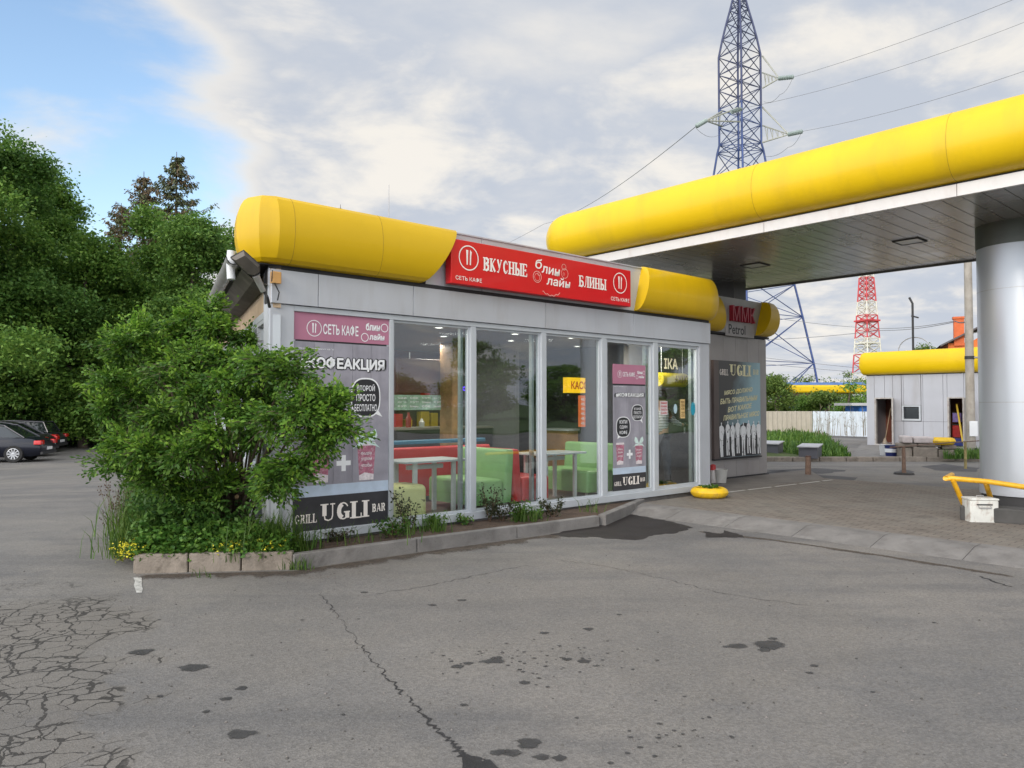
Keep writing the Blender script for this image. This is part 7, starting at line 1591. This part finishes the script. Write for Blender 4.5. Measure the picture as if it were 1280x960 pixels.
# ------------------------------------------------------------------ plants in the strip under the windows
def rose(label, px, py, hgt, seed, dark=True, wide=.22, leaves=260):
    q = onz(px, py, .12); r = thing('bedding_plant', label, 'plant', tuple(q), 0, 'plants in the soil strip under the windows'); rng = np.random.default_rng(seed); rn = random.Random(seed); b = MB(); pts = []
    for k in range(8):
        e = Vector((rn.uniform(-wide, wide), rn.uniform(-wide, wide) * .6, hgt * rn.uniform(.55, 1.0))); b.path([(0, 0, -.03), tuple(e * .5 + Vector((rn.uniform(-.03, .03), 0, .02))), tuple(e)], [.006, .004, .0025], 4); t = rng.uniform(.25, 1.03, leaves // 8)[:, None]; pts.append(np.array(e) * t + rng.normal(0, .030, (leaves // 8, 3)))
    b.build('stems', pm('rose_stem', (.10, .06, .035), .8), r); V, Q = leafquads(np.concatenate(pts), rng, .045, .030, .25); fast_mesh('foliage', V, Q, leafmat('rose_leaf', (.045, .055, .025), .4, .25) if dark else BL_[0], r); return r
rose('tall dark rose plant before the cream stool', 512, 667, .52, 1); rose('low green clump left of the first rose', 490, 672, .28, 2, False); rose('tall dark rose plant before the green sofa', 612, 652, .50, 3); rose('dark rose plant between two clumps under the third mullion', 628, 651, .30, 4)
rose('green lily clump before the red sofa', 648, 651, .26, 5, False, .12); rose('small dark plant at the end of the bed', 692, 646, .26, 6); rose('short green clump in the middle of the bed', 545, 660, .2, 7, False, .14); rose('low seedling cluster right of the middle', 585, 656, .14, 8, False, .14, 120); rose('low seedling cluster near the bed end', 672, 648, .14, 9, False, .16, 140); rose('low weed under the black banner', 420, 676, .13, 10, True, .2, 140)
pts = []; hts = []
for px, py, n_, s in ((540, 664, 90, .12), (653, 652, 110, .10), (365, 690, 160, .10), (440, 678, 40, .3), (500, 668, 60, .12), (740, 640, 20, .1)):
    q = onz(px, py, .12)
    for _ in range(n_): pts.append((q.x + rng.normal(0, s), q.y + rng.normal(0, s * .5), .115)); hts.append(rng.uniform(.08, .3))
for px, py, n_ in ((371, 712, 60), (692, 664, 18), (803, 636, 10), (250, 722, 10)):
    q = onz(px, py, 0)
    for _ in range(n_): pts.append((q.x + rng.normal(0, .07), q.y + rng.normal(0, .025), .0)); hts.append(rng.uniform(.03, .2))
blades('grass_tufts', np.array(pts), np.array(hts), M_gb, 9, .6, .005)
V, Q = leafquads(np.array([(tc.x + .16 * math.cos(a) * s, tc.y + .16 * math.sin(a) * s, tc.z + .17 + .03 * s) for a, s in zip(np.random.default_rng(1).uniform(0, 6.28, 90), np.random.default_rng(2).uniform(0, 1.2, 90))]), rng, .07, .045, .4); V -= np.array(tc)[None]
pr2 = [o for o in bpy.data.objects if o.name.startswith('tyre_planter')][0]; fast_mesh('seedlings', V, Q, BL_[0], pr2)
# mound grass and weeds on the right
pts = []; hts = []
for _ in range(15000):
    u, v = rng.uniform(0, 1), rng.uniform(0.0, 1) ** 1.4; p = mound(u, v)
    if any(abs(p.x - hx_) < hw_ + .35 and p.y < hy_ + 1.2 for hx_, hy_, hw_ in HT): continue
    pts.append(tuple(p)); hts.append(rng.uniform(.08, .26) * (1 + (mnoise.noise(Vector((p.x * .9, p.y * .9, 3)))) * 1.2))
blades('grass', np.array(pts), np.clip(np.array(hts), .05, 1), leafmat('mound_grass', (.085, .18, .03), .4, .3), 12, .5, .022)
r = thing('dry_stalks', 'bare dry weed stalks in front of the white fence', 'weed', (0, 0, 0)); b = MB(); rn = random.Random(16)
for i in range(40):
    p = atY(rn.uniform(1018, 1082), 540, rn.uniform(34, 38)); p.z = .3; h = rn.uniform(.5, 1.5); l1 = Vector((rn.uniform(-.12, .12), 0, h)); b.path([tuple(p), tuple(p + l1)], [.012, .006], 3)
    for k in range(3): q = p + l1 * rn.uniform(.5, .95); b.path([tuple(q), tuple(q + Vector((rn.uniform(-.15, .15), 0, rn.uniform(.05, .18))))], .006, 3)
b.build('stems', pm('dry_stem2', (.20, .17, .12), .8), r)
pts = []; hts = []
for _ in range(900): q = onz(rng.uniform(1180, 1226), rng.uniform(568, 574), .1); pts.append((q.x, q.y, .1)); hts.append(rng.uniform(.1, .35))
blades('grass_tufts', np.array(pts), np.array(hts), MATS['mound_grass'], 14, .5, .015)
# fallen litter along the kerb
V, Q = leafquads(np.array([tuple(onz(x, y, .008)) for x, y in zip(rng.uniform(170, 420, 260), 716 + rng.normal(3, 2.5, 260))]), rng, .02, .012, 1.0); V[:, 2] = .006 + np.abs(V[:, 2] - .008) * .3
tag(fast_mesh('leaf_litter', V, Q, pm('litter', (.12, .075, .05), .9, isl=.4)), kind='stuff')
print('objects', len(bpy.data.objects))
